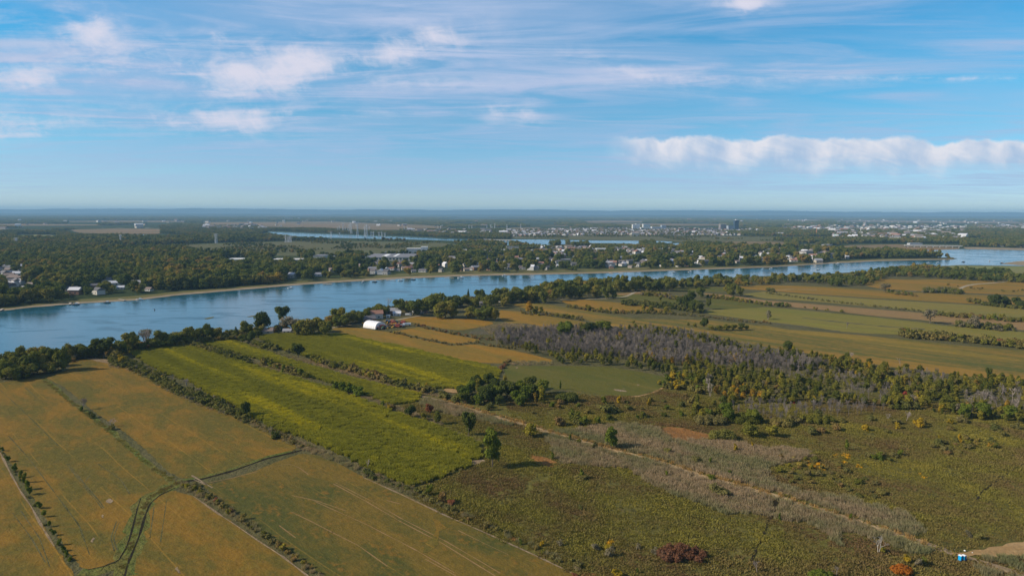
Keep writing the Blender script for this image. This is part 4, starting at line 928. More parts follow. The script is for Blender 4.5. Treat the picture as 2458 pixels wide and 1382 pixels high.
# housing gaps
p = grid_pts([FB], 11.5, excl=EX_B + [EST])
qx, qy, _ = to_px(p[:, 0], p[:, 1])
gap = vnoise(p[:, 0], p[:, 1], 60, 3)
town = in_poly(qx, qy, [(-120, 640), (45, 625), (60, 690), (160, 680), (400, 690), (400, 720), (-120, 760)]) | in_poly(qx, qy, [(860, 640), (1100, 625), (1300, 612), (1640, 605), (1900, 600), (1990, 605), (1990, 628), (1600, 640), (860, 668)])
shore_y = np.interp(qx, [a for a, b in fs], [b for a, b in fs]); near_sh = (shore_y - qy < 15) & (qx > 690) & (qx < 1700)
keep = rng.random(len(p)) < np.where(near_sh, .42, np.where(town, np.where(gap > .55, .42, .82), .97))
for hx, hy in [(701, 667), (794, 654), (889, 646), (928, 659), (940, 648), (1015, 653), (1059, 653), (1120, 651), (1132, 648), (896, 657), (993, 653), (761, 663), (174, 698), (182, 706), (227, 690), (237, 706), (259, 680), (275, 684), (305, 675), (290, 694), (330, 684), (359, 698), (76, 690), (14, 646), (21, 655), (23, 668),
               (1287, 648), (1460, 634), (1472, 636), (1555, 631), (1661, 619), (1737, 618), (1779, 625), (1797, 623), (1888, 620), (1932, 617), (1951, 617), (1987, 609), (1997, 619)]:
    keep &= ~((np.abs(qx - hx) < 7 + max(0, .11 * (hy - 600))) & (qy > hy - 2) & (qy < hy + .75 * 14 * (hy - 511) / 120))
LOWER = [[(640, 553), (852, 561), (966, 565), (1070, 570), (1150, 574), (1215, 577), (1215, 587), (1060, 583), (960, 578.5), (850, 577), (720, 575), (650, 566)], [(290, 561), (350, 561), (465, 566), (465, 574), (380, 573), (290, 571)],
         [(160, 600), (470, 584), (620, 579), (800, 576), (1060, 581), (1110, 587), (1095, 604), (1000, 611), (850, 616), (700, 618), (560, 617), (470, 611), (440, 600)],
         [(1200, 573), (1300, 574), (1500, 577), (1618, 580), (1610, 590), (1540, 594), (1400, 592), (1300, 598), (1215, 600)], [(165, 549), (386, 548), (386, 567), (280, 568), (190, 565)], [(40, 562), (136, 563), (140, 576), (45, 576)],
         [(1716, 586), (1760, 579), (1892, 580), (1890, 595), (1720, 596)], [(1910, 584), (1998, 585), (1998, 598), (1915, 601)], [(1612, 583), (1662, 583), (1655, 599), (1622, 598)]]
for e_ in LOWER: keep &= ~in_poly(qx, qy, e_)
vz = (town & (rng.random(len(p)) < .034) & (qx > 850) & (qy < shore_y - 9)) | ((qx < 60) & (qy > 640) & (qy < 700) & (rng.random(len(p)) < .10))
VILL = p[vz]; print('village', len(VILL))
for hx, hy in zip(qx[vz], qy[vz]): keep &= ~((np.abs(qx - hx) < 5 + max(0, .08 * (hy - 600))) & (qy > hy - 2) & (qy < hy + .7 * 14 * (hy - 511) / 120))
p = p[keep]; qx, qy, _ = to_px(p[:, 0], p[:, 1])
kind = vnoise(p[:, 0], p[:, 1], 140, 5) + rng.uniform(-.25, .25, len(p))
scatter('woodland', p, FARW['far'] * 4 + FARW['dark'], .75, 1.5, 'dense mixed wood of green, olive and brown trees covering the far bank', 'woodland')
# estate trees, islands
p = grid_pts([EST], 22); scatter('woodland', p, FARW['far'], .5, .8, 'trees between the houses of the white housing estate', 'woodland')
isl = [[(1318, 586), (1340, 583), (1346, 588), (1330, 591)], [(1358, 584), (1366, 583), (1368, 587), (1360, 587)], [(1372, 588), (1410, 585), (1415, 590), (1380, 592)], [(1535, 586), (1570, 582), (1575, 594), (1545, 597)], [(1650, 590), (1700, 585), (1720, 598), (1660, 600)],
       [(1420, 594), (1640, 596), (1640, 601), (1420, 600)], [(1225, 584), (1290, 596), (1330, 599), (1225, 604)], [(1575, 590), (1600, 592), (1600, 597), (1570, 596)]]
scatter('woodland', grid_pts(isl, 9), FARW['far'], .7, 1.1, 'clumps of trees on the marsh islands of the lake', 'woodland')
# belts beyond the marsh
belts = [[(-120, 558), (40, 556), (160, 558), (170, 566), (50, 566), (40, 573), (-120, 576)], [(140, 566), (300, 568), (420, 568), (560, 570), (640, 566), (700, 563), (820, 571), (960, 573), (1000, 580), (800, 577), (620, 581), (470, 585), (300, 577), (140, 574)],
         [(386, 545), (500, 543), (620, 545), (640, 556), (620, 565), (480, 566), (386, 560)], [(640, 550), (760, 550), (860, 556), (960, 560), (960, 565), (850, 563), (760, 559), (640, 556)], [(960, 553), (1080, 553), (1225, 552), (1225, 574), (1150, 574), (1060, 571), (960, 566)],
         [(980, 568), (1080, 575), (1225, 580), (1225, 596), (1150, 586), (1060, 580), (980, 578)], [(700, 604), (800, 596), (900, 590), (1000, 588), (1100, 578), (1220, 590), (1225, 605), (1000, 612), (800, 618), (700, 616)],
         [(470, 598), (620, 590), (700, 596), (760, 600), (700, 612), (560, 612)]]
scatter('woodland', grid_pts(belts, 11, excl=LOWER), FARW['far'], .6, 1.1, 'belts of trees around the narrow water and the marsh', 'woodland')
rb = [[(1720, 560), (1800, 556), (1960, 553), (2100, 553), (2330, 552), (2458, 548), (2700, 548), (2700, 592), (2458, 594), (2380, 594), (2310, 592), (2305, 588), (2200, 584), (2050, 584), (1990, 590), (1900, 580), (1850, 577), (2000, 575), (2180, 572), (1900, 568), (1790, 566)],
      [(1885, 580), (1915, 582), (1915, 600), (1885, 600)], [(1640, 586), (1760, 592), (1760, 600), (1650, 602)]]
p = grid_pts(rb, 13); g = vnoise(p[:, 0], p[:, 1], 130, 8)
scatter('woodland', p[(g > .34)], FARW['far'], .7, 1.2, 'wooded land with houses around the far bridges', 'woodland')
mq = grid_pts([[(160, 600), (470, 586), (620, 581), (800, 578), (1060, 582), (1110, 588), (1090, 600), (1000, 606), (850, 612), (700, 614), (560, 612), (470, 606)], [(1225, 568), (1400, 564), (1600, 566), (1800, 568), (1980, 568), (2210, 566), (2200, 575), (1720, 580), (1600, 576), (1300, 572)]], 14)
g = vnoise(mq[:, 0], mq[:, 1] * .5, 90, 41)
scatter('woodland', mq[(g > .60) & (rng.random(len(mq)) < .55)], FARW['far'], .22, .7, 'scattered bushes and small trees over the far marshes', 'woodland')
# the distant forest as patches
EXF = [[(-200, 537), (240, 537), (250, 545), (-200, 547)], [(392, 546), (482, 547), (478, 557), (400, 558)], [(1400, 536), (1740, 536), (1730, 544), (1540, 545)], [(156, 528), (450, 528.5), (450, 537), (156, 537)], [(-300, 548), (140, 549), (140, 560), (-300, 560)], [(165, 547), (386, 547), (386, 566), (190, 566)], [(478, 531), (800, 530), (900, 535), (1080, 543), (1000, 556), (900, 556), (800, 554), (600, 549), (490, 547)],
       [(940, 546), (1296, 544), (1298, 549), (1060, 556), (960, 554)], [(1380, 528), (1555, 528), (1540, 539), (1420, 539)], [(1990, 527), (2458, 530), (2458, 541), (2200, 539), (2040, 536)], [(1880, 526), (1990, 526), (1970, 532), (1880, 532)],
       [(1225, 549), (1640, 546), (1800, 548), (1880, 555), (1900, 580), (1600, 580), (1225, 574)], [(1990, 540), (2330, 540), (2330, 551), (2200, 554), (2000, 554)]]
FF = [(-120, 557), (-120, 526), (2580, 536), (2580, 549), (2330, 553), (1990, 555), (1880, 560), (1225, 555), (960, 556), (640, 552), (386, 548), (140, 560)]
p = grid_pts([FF], 52, excl=EXF + LOWER[:2] + LOWER[4:5]); g = vnoise(p[:, 0], p[:, 1] * .4, 420, 11)
scatter('forest', p[g > .38], GROVE, .9, 1.15, 'distant forest and tree belts of the plain below the hills', 'forest')
FF2 = [(-120, 526.5), (-120, 517.5), (1229, 521.5), (2580, 525.5), (2580, 536)]
p = grid_pts([FF2], 110, excl=EXF); g = vnoise(p[:, 0], p[:, 1] * .3, 1500, 12)
print('far2', len(p)); p = p[g > .34]
if len(p) > 40000: p = p[rng.permutation(len(p))[:40000]]
scatter('forest', p, GROVEB, .9, 1.25, 'dark blue forest toward the foot of the hills', 'forest')

# ------------------------------------------------------------------ single trees
def mpx(px, py): return depth(px, py) / F
BASE = {'bank': (14, 14), 'oval': (16, 8.5), 'small': (9, 6), 'dark': (13, 12), 'greenr': (12, 11), 'tall': (12, 4.6), 'grey': (11, 10)}
cnt = {}
def tree(px, py, hp, wp, key, label, group=None, name='broadleaf_tree', cat='tree'):
    k = mpx(px, py); v = TS[key]; i = cnt.get(key, 0); cnt[key] = i + 1
    h0, w0 = BASE[key]; sh, sw = hp * k * 1.04 / h0, wp * k / w0 * .95
    return thing(name, label, cat, P(px, py), random.uniform(0, 6.28), (sw, sw * random.uniform(.9, 1.1), sh), group, v[i % len(v)])
def tree_at(x, y, s, key, label, group, sw=None):
    v = TS[key]; i = cnt.get(key, 0); cnt[key] = i + 1
    return thing('broadleaf_tree', label, 'tree', (x, y, 0), random.uniform(0, 6.28), (sw or s, sw or s, s), group, v[i % len(v)])
def bare_tree(px, py, hp, wp, label, violet=False, group=None):
    k = mpx(px, py); L = BAREV if violet else BARE; me = random.choice(L); h0, w0 = (9, 4.2) if violet else (10, 8)
    return thing('bare_tree', label, 'leafless tree', P(px, py), random.uniform(0, 6.28), (wp * k / w0,) * 2 + (hp * k / h0,), group, [('branches', me)])
def pine(px, py, hp, wp, label, group=None):
    k = mpx(px, py)
    return thing('conifer_tree', label, 'conifer', P(px, py), random.uniform(0, 6.28), (wp * k / 6,) * 2 + (hp * k / 13,), group, [('trunk', CTRUNK), ('crown', random.choice(CONI))])
def bush(px, py, hp, wp, label, lib=None, group=None, name='shrub'):
    k = mpx(px, py); lib = lib or BUSH; me = random.choice(lib)
    d = me.vertices
    o = obj(name, me, None, P(px, py), random.uniform(0, 6.28))
    h0, w0 = (3.2, 4.2)
    o.scale = (wp * k / w0, wp * k / w0 * random.uniform(.8, 1.1), hp * k / h0)
    return tag(o, label, 'shrub', group)

g1 = 'trees on the river bank beyond the brown fields'
l1 = 'leafy tree in the thicket between river and rust brown field'
for a in [(-20, 900, 50, 60), (15, 908, 50, 50), (28, 882, 38, 40), (50, 900, 45, 45), (55, 875, 40, 34), (78, 897, 50, 48), (90, 880, 46, 46), (105, 892, 45, 40), (112, 880, 45, 30), (132, 888, 50, 32), (140, 888, 48, 30), (150, 890, 55, 34), (158, 886, 45, 25), (120, 895, 30, 40), (30, 912, 34, 50), (66, 905, 30, 44)]:
    tree(*a, 'bank', l1, g1)
l2 = 'leafy tree in the riverside row past the brown field'
for a in [(172, 862, 35, 30), (188, 858, 32, 42), (205, 861, 30, 30), (222, 858, 35, 30), (290, 850, 32, 34), (312, 843, 44, 40), (365, 838, 25, 25), (385, 833, 40, 40), (375, 838, 25, 40), (410, 833, 35, 36), (430, 828, 32, 36), (455, 826, 40, 34), (475, 820, 30, 25), (500, 818, 38, 36), (520, 816, 30, 34), (538, 815, 20, 25), (340, 842, 20, 26), (445, 828, 22, 30)]:
    tree(*a, 'bank', l2, 'trees in the riverside row past the brown field')
tree(250, 857, 46, 60, 'dark', 'broad very dark round tree, the biggest of the riverside row by the brown field corner')
bare_tree(345, 838, 52, 40, 'tall pale half leafless tree standing between the dark riverside trees'); bare_tree(352, 836, 46, 32, 'thin pale half leafless tree leaning beside the tall pale one')
tree(350, 815, 24, 36, 'grey', 'pale thin crown on top of the half leafless tree')
pine(567, 812, 30, 20, 'dark pointed conifer at the river end of the farm track')
tree(592, 806, 32, 36, 'bank', 'spreading olive tree beside the conifer at the end of the farm track')
tree(604, 822, 28, 26, 'bank', 'round tree right of the conifer above the farm track'); tree(582, 823, 18, 25, 'bank', 'low round tree at the foot of the conifer')
tree(629, 792, 46, 42, 'dark', 'tall dark tree standing alone against the river'); tree(677, 770, 35, 34, 'dark', 'tall dark ragged tree against the river behind the grey tree')
tree(690, 791, 34, 46, 'grey', 'greyish thin leaved tree beside the farm cottage'); tree(708, 792, 26, 40, 'grey', 'second greyish thin leaved tree near the farm cottage')
l3 = 'dense green tree in the clump at the upper corn corner'
for a in [(737, 806, 44, 46), (715, 807, 30, 28), (764, 797, 34, 38), (750, 803, 36, 34), (722, 800, 30, 34)]: tree(*a, 'bank', l3, 'trees in the clump at the corner of the upper corn')
tree(780, 808, 36, 34, 'bank', 'round olive tree casting its shadow on the orange field, nearest to it')
l4 = 'green tree in the row between the river and the arched barn'
for a in [(794, 781, 26, 32), (813, 776, 37, 38), (815, 784, 26, 40), (836, 779, 28, 38), (853, 773, 28, 30), (826, 785, 22, 30), (880, 766, 27, 28), (893, 762, 24, 26), (905, 756, 24, 28), (862, 775, 24, 24)]: tree(*a, 'bank', l4, 'trees between the river and the arched barn')
tree(868, 775, 17, 12, 'greenr', 'small bright green tree just behind the arched barn')
tree(918, 757, 26, 40, 'bank', 'broad dark tree with a golden edge beside the leafless tree by the river')
bare_tree(931, 746, 32, 20, 'bare grey tree rising above the cottages against the river')
l5 = 'large green tree among the cottages east of the barn'
for a in [(958, 752, 33, 36), (975, 748, 28, 32), (993, 757, 34, 44), (1016, 750, 32, 42), (1044, 750, 42, 54), (1035, 738, 30, 40), (1069, 763, 40, 60), (1058, 764, 36, 40), (1087, 738, 28, 42), (1085, 763, 36, 34), (1105, 738, 24, 34), (1125, 736, 26, 36), (1151, 729, 33, 32), (1140, 738, 24, 28), (1178, 740, 32, 32), (1203, 726, 34, 46), (1165, 735, 22, 24), (1218, 728, 28, 30), (1190, 733, 26, 30)]: tree(*a, 'bank', l5, 'large trees among the cottages east of the barn')
pine(1124, 712, 20, 9, 'small dark conifer tip above the riverside trees')
l6 = 'round olive tree before the cottages at the orange field'
for a in [(1130, 765, 32, 34), (1147, 768, 26, 28), (1168, 769, 34, 40), (1188, 771, 28, 22), (1178, 766, 28, 26)]: tree(*a, 'bank', l6, 'trees in front of the cottages by the orange field')
l7 = 'tree in the deep belt between the river and the farm lane'
belt = [(1248, 727, 34, 34), (1281, 726, 40, 38), (1303, 728, 30, 26), (1321, 710, 28, 32), (1351, 718, 38, 32), (1264, 722, 30, 28), (1335, 722, 30, 26), (1373, 716, 34, 34), (1395, 716, 30, 32), (1330, 702, 26, 30), (1362, 700, 26, 36), (1390, 698, 32, 40), (1410, 712, 30, 28), (1433, 714, 32, 28), (1455, 716, 28, 24), (1473, 716, 22, 20), (1420, 697, 28, 34), (1294, 712, 26, 26), (1240, 715, 26, 26), (1270, 710, 26, 30), (1310, 700, 24, 28), (1345, 688, 18, 26)]
for a in belt: tree(*a, 'bank', l7, 'trees in the belt between the river and the farm lane')
l8 = 'dark tree in the long solid belt with a straight shaded edge'
for i in range(30):
    x = 1440 + (i % 15) * 12.6 + random.uniform(-4, 4); tree(x, (699 if i < 15 else 692) + random.uniform(-1.5, 1.5), random.uniform(22, 31), random.uniform(20, 28), 'bank', l8, 'trees in the long solid belt')
p = grid_pts([[(1615, 684), (1700, 673), (1838, 672), (1900, 668), (1960, 668), (2000, 668), (2060, 664), (2110, 662), (2100, 678), (2080, 687), (2010, 688), (1950, 680), (1890, 678), (1838, 686), (1760, 690), (1700, 690), (1640, 694)]], 15)
p = p[rng.permutation(len(p))]; print('near right belt', len(p))
NR = 46
for x, y in p[:NR]: tree_at(x, y, random.uniform(.55, 1.05), 'bank', 'autumn tinged tree in the riverside belt above the golden field', 'trees in the riverside belt above the golden field')
FW_near = [p[NR:]]
NB2 = [[(2085, 655), (2140, 648), (2200, 644), (2250, 646), (2290, 650), (2330, 658), (2400, 662), (2458, 668), (2600, 672), (2600, 682), (2458, 680), (2350, 676), (2250, 668), (2180, 665), (2110, 664)], [(2290, 652), (2370, 655), (2420, 658), (2420, 665), (2300, 662)]]
FW_near.append(grid_pts(NB2, 14))
FW_near.append(grid_pts([[(1210, 736), (1230, 716), (1300, 694), (1400, 686), (1500, 690), (1600, 694), (1600, 698), (1440, 698), (1380, 712), (1300, 724), (1250, 728)], [(2085, 722 - 50), (2110, 660), (2120, 668), (2100, 680)]], 13))
scatter('woodland', np.concatenate(FW_near), FARW['far'], .45, .95, 'autumn tinged scrubby trees filling the near river bank', 'woodland')
sh_ = [(-60, 905), (0, 893), (60, 885), (110, 876), (160, 864), (200, 852), (260, 846), (330, 834), (400, 830), (450, 823), (500, 817), (560, 812), (620, 802)]
pb = strip_pts(sh_, 13, 4.5)
scatter('bank_thicket', pb, BUSH + BUSH_D + BUSH_S, 1.0, 2.1, 'low tangled thicket joining the trees on the near river bank', 'thicket')
pb = strip_pts([(620, 800), (680, 793), (740, 790), (800, 775), (860, 762), (900, 752), (960, 742), (1040, 732), (1120, 726), (1200, 716), (1300, 702)], 6, 7)
scatter('bank_thicket', pb, BUSH + BUSH_D, 1.0, 2.2, 'low bushes along the water behind the barn and the cottages', 'thicket')
# field trees with labels of their own
tree(716, 859, 35, 34, 'dark', 'lone dark round tree at the track between the corn strips'); bush(692, 848, 14, 12, 'ivy covered stump beside the lone dark tree at the track', BUSH_D)
tree(590, 1001, 40, 24, 'dark', 'lone dark columnar tree in the hedge by the broad corn, with a long shadow')
tree(1182, 1121, 98, 44, 'oval', 'tall green poplar at the lower corner of the corn, casting a dark shadow')
tree(1125, 1045, 58, 34, 'dark', 'dark upright tree at the upper end of the corn corner, above the poplar')
tree(1467, 1077, 58, 34, 'oval', 'bushy green tree beside the reed path, its shadow on the reeds')
tree(1272, 1047, 34, 36, 'wood' if False else 'small', 'dark rounded tree where the reed path leaves the thicket')
tree(985, 1003, 30, 28, 'dark', 'dark round tree at the east end of the broad corn')
for a in [(1110, 968, 26, 30), (1050, 1018, 34, 20), (1018, 1010, 20, 16)]: tree(*a, 'small', 'small dark tree in the weeds beyond the end of the corn', 'small trees beyond the end of the corn')
tree(1357, 812, 42, 42, 'greenr', 'big round green tree standing above the leafless wood'); tree(1410, 806, 34, 38, 'dark', 'first of two broad dark green trees above the leafless wood'); tree(1448, 802, 34, 50, 'greenr', 'widest dark green tree above the leafless wood'); tree(1428, 804, 30, 30, 'dark', 'tree squeezed between the two broad dark green trees')
tree(1690, 790, 26, 22, 'dark', 'tall dark tree at the near end of the bush island in the orange field')
for a in [(1707, 792, 12, 18), (1725, 793, 14, 20), (1742, 793, 16, 22), (1760, 793, 15, 22), (1780, 792, 17, 20), (1792, 792, 12, 12), (1668, 786, 12, 10), (1652, 783, 10, 8)]: tree(*a, 'small', 'yellow green low tree in the bush island of the orange field', 'low trees in the bush island')
tree(2232, 776, 34, 36, 'grey', 'lone broad grey green tree in the tan strip'); tree(2338, 788, 34, 30, 'grey', 'grey green tree rising from the hedge at the tan strip')
tree(1891, 842, 26, 26, 'dark', 'round dark tree on the upper edge of the right wood'); tree(2372, 908, 26, 14, 'dark', 'dark pointed tree on the upper edge of the wood near the yellow strip')
tree(2125, 702, 22, 26, 'grey', 'round violet grey tree at the end of the riverside belt'); tree(2395, 735, 28, 30, 'dark', 'dark clump tree by the olive crop'); tree(2410, 735, 26, 26, 'dark', 'second dark clump tree by the olive crop')
for a in [(2385, 734, 26, 24), (2440, 738, 24, 26), (2452, 740, 20, 24), (2402, 732, 20, 22)]: tree(*a, 'dark', 'dark tree of the tight clump above the olive crop', 'dark clump above the olive crop')
for a in [(1647, 745, 36, 18), (1665, 748, 30, 24), (1678, 750, 26, 22), (1700, 742, 26, 14), (1635, 735, 24, 26), (1655, 732, 24, 24), (1660, 724, 26, 24), (1680, 714, 24, 24), (1755, 710, 30, 26), (1775, 712, 24, 22), (1746, 706, 22, 18)]: tree(*a, 'dark' if a[1] > 720 else 'bank', 'dark tree in the ragged group between the green strips', 'ragged tree group between the green strips')
for a in [(1845, 766, 22, 12), (1585, 712 + 12, 14, 10), (1545, 748, 18, 12), (1563, 750, 16, 14), (1600, 752, 18, 14), (1480, 750, 10, 10)]: tree(*a, 'small', 'small dark tree on the hedge line between the middle fields', 'small trees between the middle fields')
for a in [(1270, 750, 28, 20), (1288, 752, 18, 10), (1299, 753, 18, 10), (1283, 754, 14, 14), (1408, 744, 15, 10), (1414, 745, 14, 12), (1442, 747, 11, 12), (1466, 747, 10, 8), (1563, 750, 18, 14), (1520, 777, 8, 10)]: tree(*a, 'small', 'green bushy tree on the seam between the orange strips', 'bushy trees on the orange strips')
bare_tree(1843, 768, 26, 14, 'leafless ivy hung snag in the yellow green strip'); bare_tree(2032, 788, 18, 9, 'dark ivy covered dead stump alone in the yellow green strip')
bare_tree(198, 984, 32, 22, 'bare twiggy bush tree on the ditch between the brown fields'); bare_tree(268, 1024, 20, 26, 'lower bare twiggy tree further down the ditch')
bush(196, 986, 12, 16, 'dark green bush at the foot of the upper bare tree', BUSH_G); bush(221, 1003, 17, 20, 'dark round bush alone on the grassy ditch', BUSH_D); bush(268, 1031, 15, 16, 'dark bush at the foot of the lower bare tree on the ditch', BUSH_D)
bare_tree(415, 916, 20, 14, 'bare grey tree standing in the thick hedge'); bare_tree(448, 926, 18, 20, 'second bare grey tree in the thick hedge'); bare_tree(480, 944, 16, 14, 'third bare grey tree low in the thick hedge')
bare_tree(650, 1046, 26, 14, 'small silvery bare tree in the hedge by the brown field'); bare_tree(883, 1126, 22, 22, 'silvery bare bush tree below the broad corn')
bush(660, 1052, 18, 22, 'olive bush beside the silvery bare tree', BUSH); bush(880, 1138, 16, 20, 'dark bush beneath the silvery bare bush tree', BUSH_D)
bare_tree(2108, 1326, 40, 40, 'tall forked white barked dead tree near the toilets').children[0].data = bare('branches', 10, 8, 77, plain('white_bark', (.42, .38, .33), .8, .1, .1), stems=2, r0=.20, twig=.03)
bush(1904, 968, 12, 15, 'red bush low inside the grey part of the mixed wood', BUSH_R); bush(2172, 955, 16, 22, 'crimson bush in the middle of the mixed wood', BUSH_R)
bare_tree(2008, 1384, 26, 24, 'low bare grey bush tree at the lower edge of the meadow'); bare_tree(1818, 1372, 32, 22, 'bare violet grey tree by the dark footpath'); bare_tree(2160, 880, 22, 14, 'pale bare tree sticking up from the upper edge of the wood'); bare_tree(2040, 860, 16, 16, 'faint bare tree on the upper edge of the right wood')
for a in [(1700, 922, 30, 24), (1705, 950, 34, 22), (1700, 930, 26, 20), (2440, 985, 30, 30), (2395, 975, 30, 34), (2360, 965, 28, 36), (2190, 970, 26, 30), (2175, 1010, 26, 20), (2130, 1005, 14, 20), (2400, 960, 30, 34), (2430, 960, 30, 34), (2330, 975, 22, 30)]: bare_tree(*a, 'grey leafless tree inside the mixed wood', group='leafless trees inside the mixed wood')
# wood east of the hay field: individual trees along its near edges, the rest a mass
Z2 = [[(1222, 840), (1330, 866), (1326, 874), (1472, 878), (1548, 891), (1623, 905), (1650, 900), (1600, 880), (1540, 872), (1470, 866), (1330, 852)]]
p = grid_pts(Z2, 8.2); p = p[rng.permutation(len(p))]; print('Z2', len(p))
for x, y in p[:58]: tree_at(x, y, random.uniform(.55, .95), random.choice(('small', 'small', 'tall')), 'olive tree on the sunny wood edge above the hay field', 'trees on the edge above the hay field')
Z5 = [[(1085, 955), (1130, 930), (1200, 914), (1270, 932), (1325, 948), (1318, 968), (1230, 978), (1140, 972), (1090, 965)]]
q5 = grid_pts(Z5, 8.5); print('Z5', len(q5))
for x, y in q5[:36]: tree_at(x, y, random.uniform(.5, .95), random.choice(('dark', 'greenr', 'tall')), 'dark green tree of the thicket below the rounded hay field', 'thicket below the hay field')
Z3 = [(1640, 872), (1720, 860), (1800, 850), (1906, 850), (2000, 864), (2142, 886), (2342, 910), (2458, 916), (2700, 930), (2700, 1020), (2458, 1022), (2330, 1008), (2200, 985), (2080, 995), (1950, 1008), (1880, 985), (1800, 975), (1700, 945), (1625, 922), (1640, 905)]
p = grid_pts([Z3, [(1650, 985), (1740, 962), (1830, 972), (1920, 1000), (1880, 1020), (1760, 1016), (1660, 1010)]], 5.6)
g = vnoise(p[:, 0], p[:, 1], 45, 21); g2 = vnoise(p[:, 0], p[:, 1], 28, 22)
ppx, ppy, _ = to_px(p[:, 0], p[:, 1])
deadz = in_poly(ppx, ppy, [(1700, 868), (1900, 880), (2050, 905), (2100, 925), (2000, 925), (1850, 900), (1720, 890)]) | in_poly(ppx, ppy, [(2290, 950), (2458, 945), (2600, 950), (2600, 1000), (2458, 1000), (2330, 995)]) | in_poly(ppx, ppy, [(2000, 925), (2150, 935), (2120, 975), (2020, 960)])
liv = p[((g > .3) & ~deadz) | (deadz & (rng.random(len(p)) < .18))]; ded = p[(deadz & (rng.random(len(p)) < .8)) | (g < .26)]
near = liv[np.argsort(liv[:, 1])][:34]
SM = [v[1][1] for v in TS['small']]; TL = [v[1][1] for v in TS['tall']]; GR = [v[1][1] for v in TS['grey']]
for x, y in near: tree_at(x, y, random.uniform(.45, .85), random.choice(('small', 'tall', 'greenr')), 'green or yellow tree on the near fringe of the mixed wood', 'near fringe of the mixed wood')
far_l = liv[np.argsort(liv[:, 1])][34:]
pk = rng.random(len(far_l))
scatter('mixed_wood', far_l[pk < .72], SM + SM + TL, .38, .9, 'mixed young wood of green, olive and yellow trees', 'woodland')
scatter('mixed_wood', far_l[(pk >= .72) & (pk < .9)], BUSH + BUSH_D + BUSH_S, .9, 1.6, 'grey green undergrowth bushes filling the mixed young wood', 'undergrowth')
scatter('mixed_wood', far_l[pk >= .965], BUSH_Y + BUSH_Y + BUSH_Y + BUSH_RB, .7, 1.3, 'yellow and russet autumn bushes dotted through the mixed wood', 'undergrowth')
scatter('leafless_wood', ded, BAREV, .55, .9, 'violet grey leafless saplings inside the mixed wood', 'leafless wood')
Z1 = [(1180, 804), (1230, 798), (1340, 793), (1480, 797), (1560, 792), (1640, 802), (1700, 817), (1800, 840), (1900, 862), (1990, 884), (1900, 890), (1800, 882), (1700, 872), (1640, 880), (1580, 874), (1540, 868), (1470, 862), (1330, 850), (1250, 838), (1190, 826)]
p = grid_pts([Z1], 3.1); px_, py_, _ = to_px(p[:, 0], p[:, 1]); r_ = rng.random(len(p))
topg = in_poly(px_, py_, [(1480, 780), (1600, 788), (1740, 815), (1900, 850), (1900, 872), (1700, 838), (1560, 812), (1480, 806)])
scatter('leafless_wood', p[~topg | (r_ < .35)], BAREV, .55, 1.05, 'dense violet grey leafless saplings around the hay field', 'leafless wood')
m_ = (topg & (r_ > .62)) | (~topg & (r_ > .86)) | (~topg & (px_ < 1330) & (r_ > .9))
scatter('mixed_wood', p[m_], SM + TL, .4, .8, 'green saplings mixed into the leafless wood', 'woodland')

# ------------------------------------------------------------------ hedgerows
def light(lib):
    """lighter copies of the bush meshes, as arrays, to build whole hedges from"""
    out_ = []
    for me in lib:
        if me.name not in LIGHT:
            n = len(me.vertices); co = np.empty(n * 3, 'f'); me.vertices.foreach_get('co', co); co = co.reshape(-1, 3)
            nq = sum(1 for p_ in me.polygons if len(p_.vertices) == 4); k = 150
            q = co[:nq * 4].reshape(nq, 4, 3)[:: max(1, nq // k)]
            c_ = q.mean(1, keepdims=True); q = c_ + (q - c_) * 1.35
            tri = np.array([list(p_.vertices) for p_ in me.polygons if len(p_.vertices) == 3]) - nq * 4
            LIGHT[me.name] = (q.reshape(-1, 3), co[nq * 4:], tri, me.materials[0])
        out_.append(LIGHT[me.name])
    return out_
LIGHT = {}
def hedge(name, line, wpx, sp, lib, smin, smax, label, cat='hedgerow', dens=1.0):
    pt = thin(strip_pts(line, wpx, sp), dens)
    if not len(pt): return
    L = light(lib); by = {}
    org = np.array([pt[:, 0].mean(), pt[:, 1].mean(), 0.0])
    for x, y in pt:
        q, cv, ct, mt_ = L[rng.integers(len(L))]; a_ = rng.uniform(0, 6.28); s_ = rng.uniform(smin, smax)
        R_ = np.array([[math.cos(a_), -math.sin(a_), 0], [math.sin(a_), math.cos(a_), 0], [0, 0, 1]]).T * s_
        off = np.array([x, y, 0]) - org
        by.setdefault(mt_.name, [mt_, [], []]); by[mt_.name][1].append(q @ R_ + off); by[mt_.name][2].append((cv @ R_ + off, ct))
    V_, loops, tot, mi = [], [], [], []; base = 0; mats_ = []
    for k, (mt_, qs, cs) in enumerate(by.values()):
        mats_.append(mt_)
        for q in qs: n = len(q); V_.append(q); loops.append(np.arange(n) + base); tot += [4] * (n // 4); mi += [k] * (n // 4); base += n
        for cv, ct in cs: V_.append(cv); loops.append(ct.ravel() + base); tot += [3] * len(ct); mi += [k] * len(ct); base += len(cv)
    V_ = np.concatenate(V_).astype('f'); loops = np.concatenate(loops).astype('i'); tot = np.array(tot, 'i')
    me = bpy.data.meshes.new(name); me.vertices.add(len(V_)); me.vertices.foreach_set('co', V_.ravel())
    me.loops.add(len(loops)); me.loops.foreach_set('vertex_index', loops); me.polygons.add(len(tot))
    me.polygons.foreach_set('loop_start', np.concatenate([[0], np.cumsum(tot)[:-1]]).astype('i')); me.polygons.foreach_set('material_index', np.array(mi, 'i'))
    for mt_ in mats_: me.materials.append(mt_)
    me.update(calc_edges=True)
    HV[0] += len(V_)
    return tag(obj(name, me, None, tuple(org)), label, cat)
HV = [0]
hedge('hedgerow', H1, 22, 2.2, BUSH + BUSH_D + BUSH_S[:1], .35, 1.25, 'thick brown and olive hedge between the brown field and the broad corn')
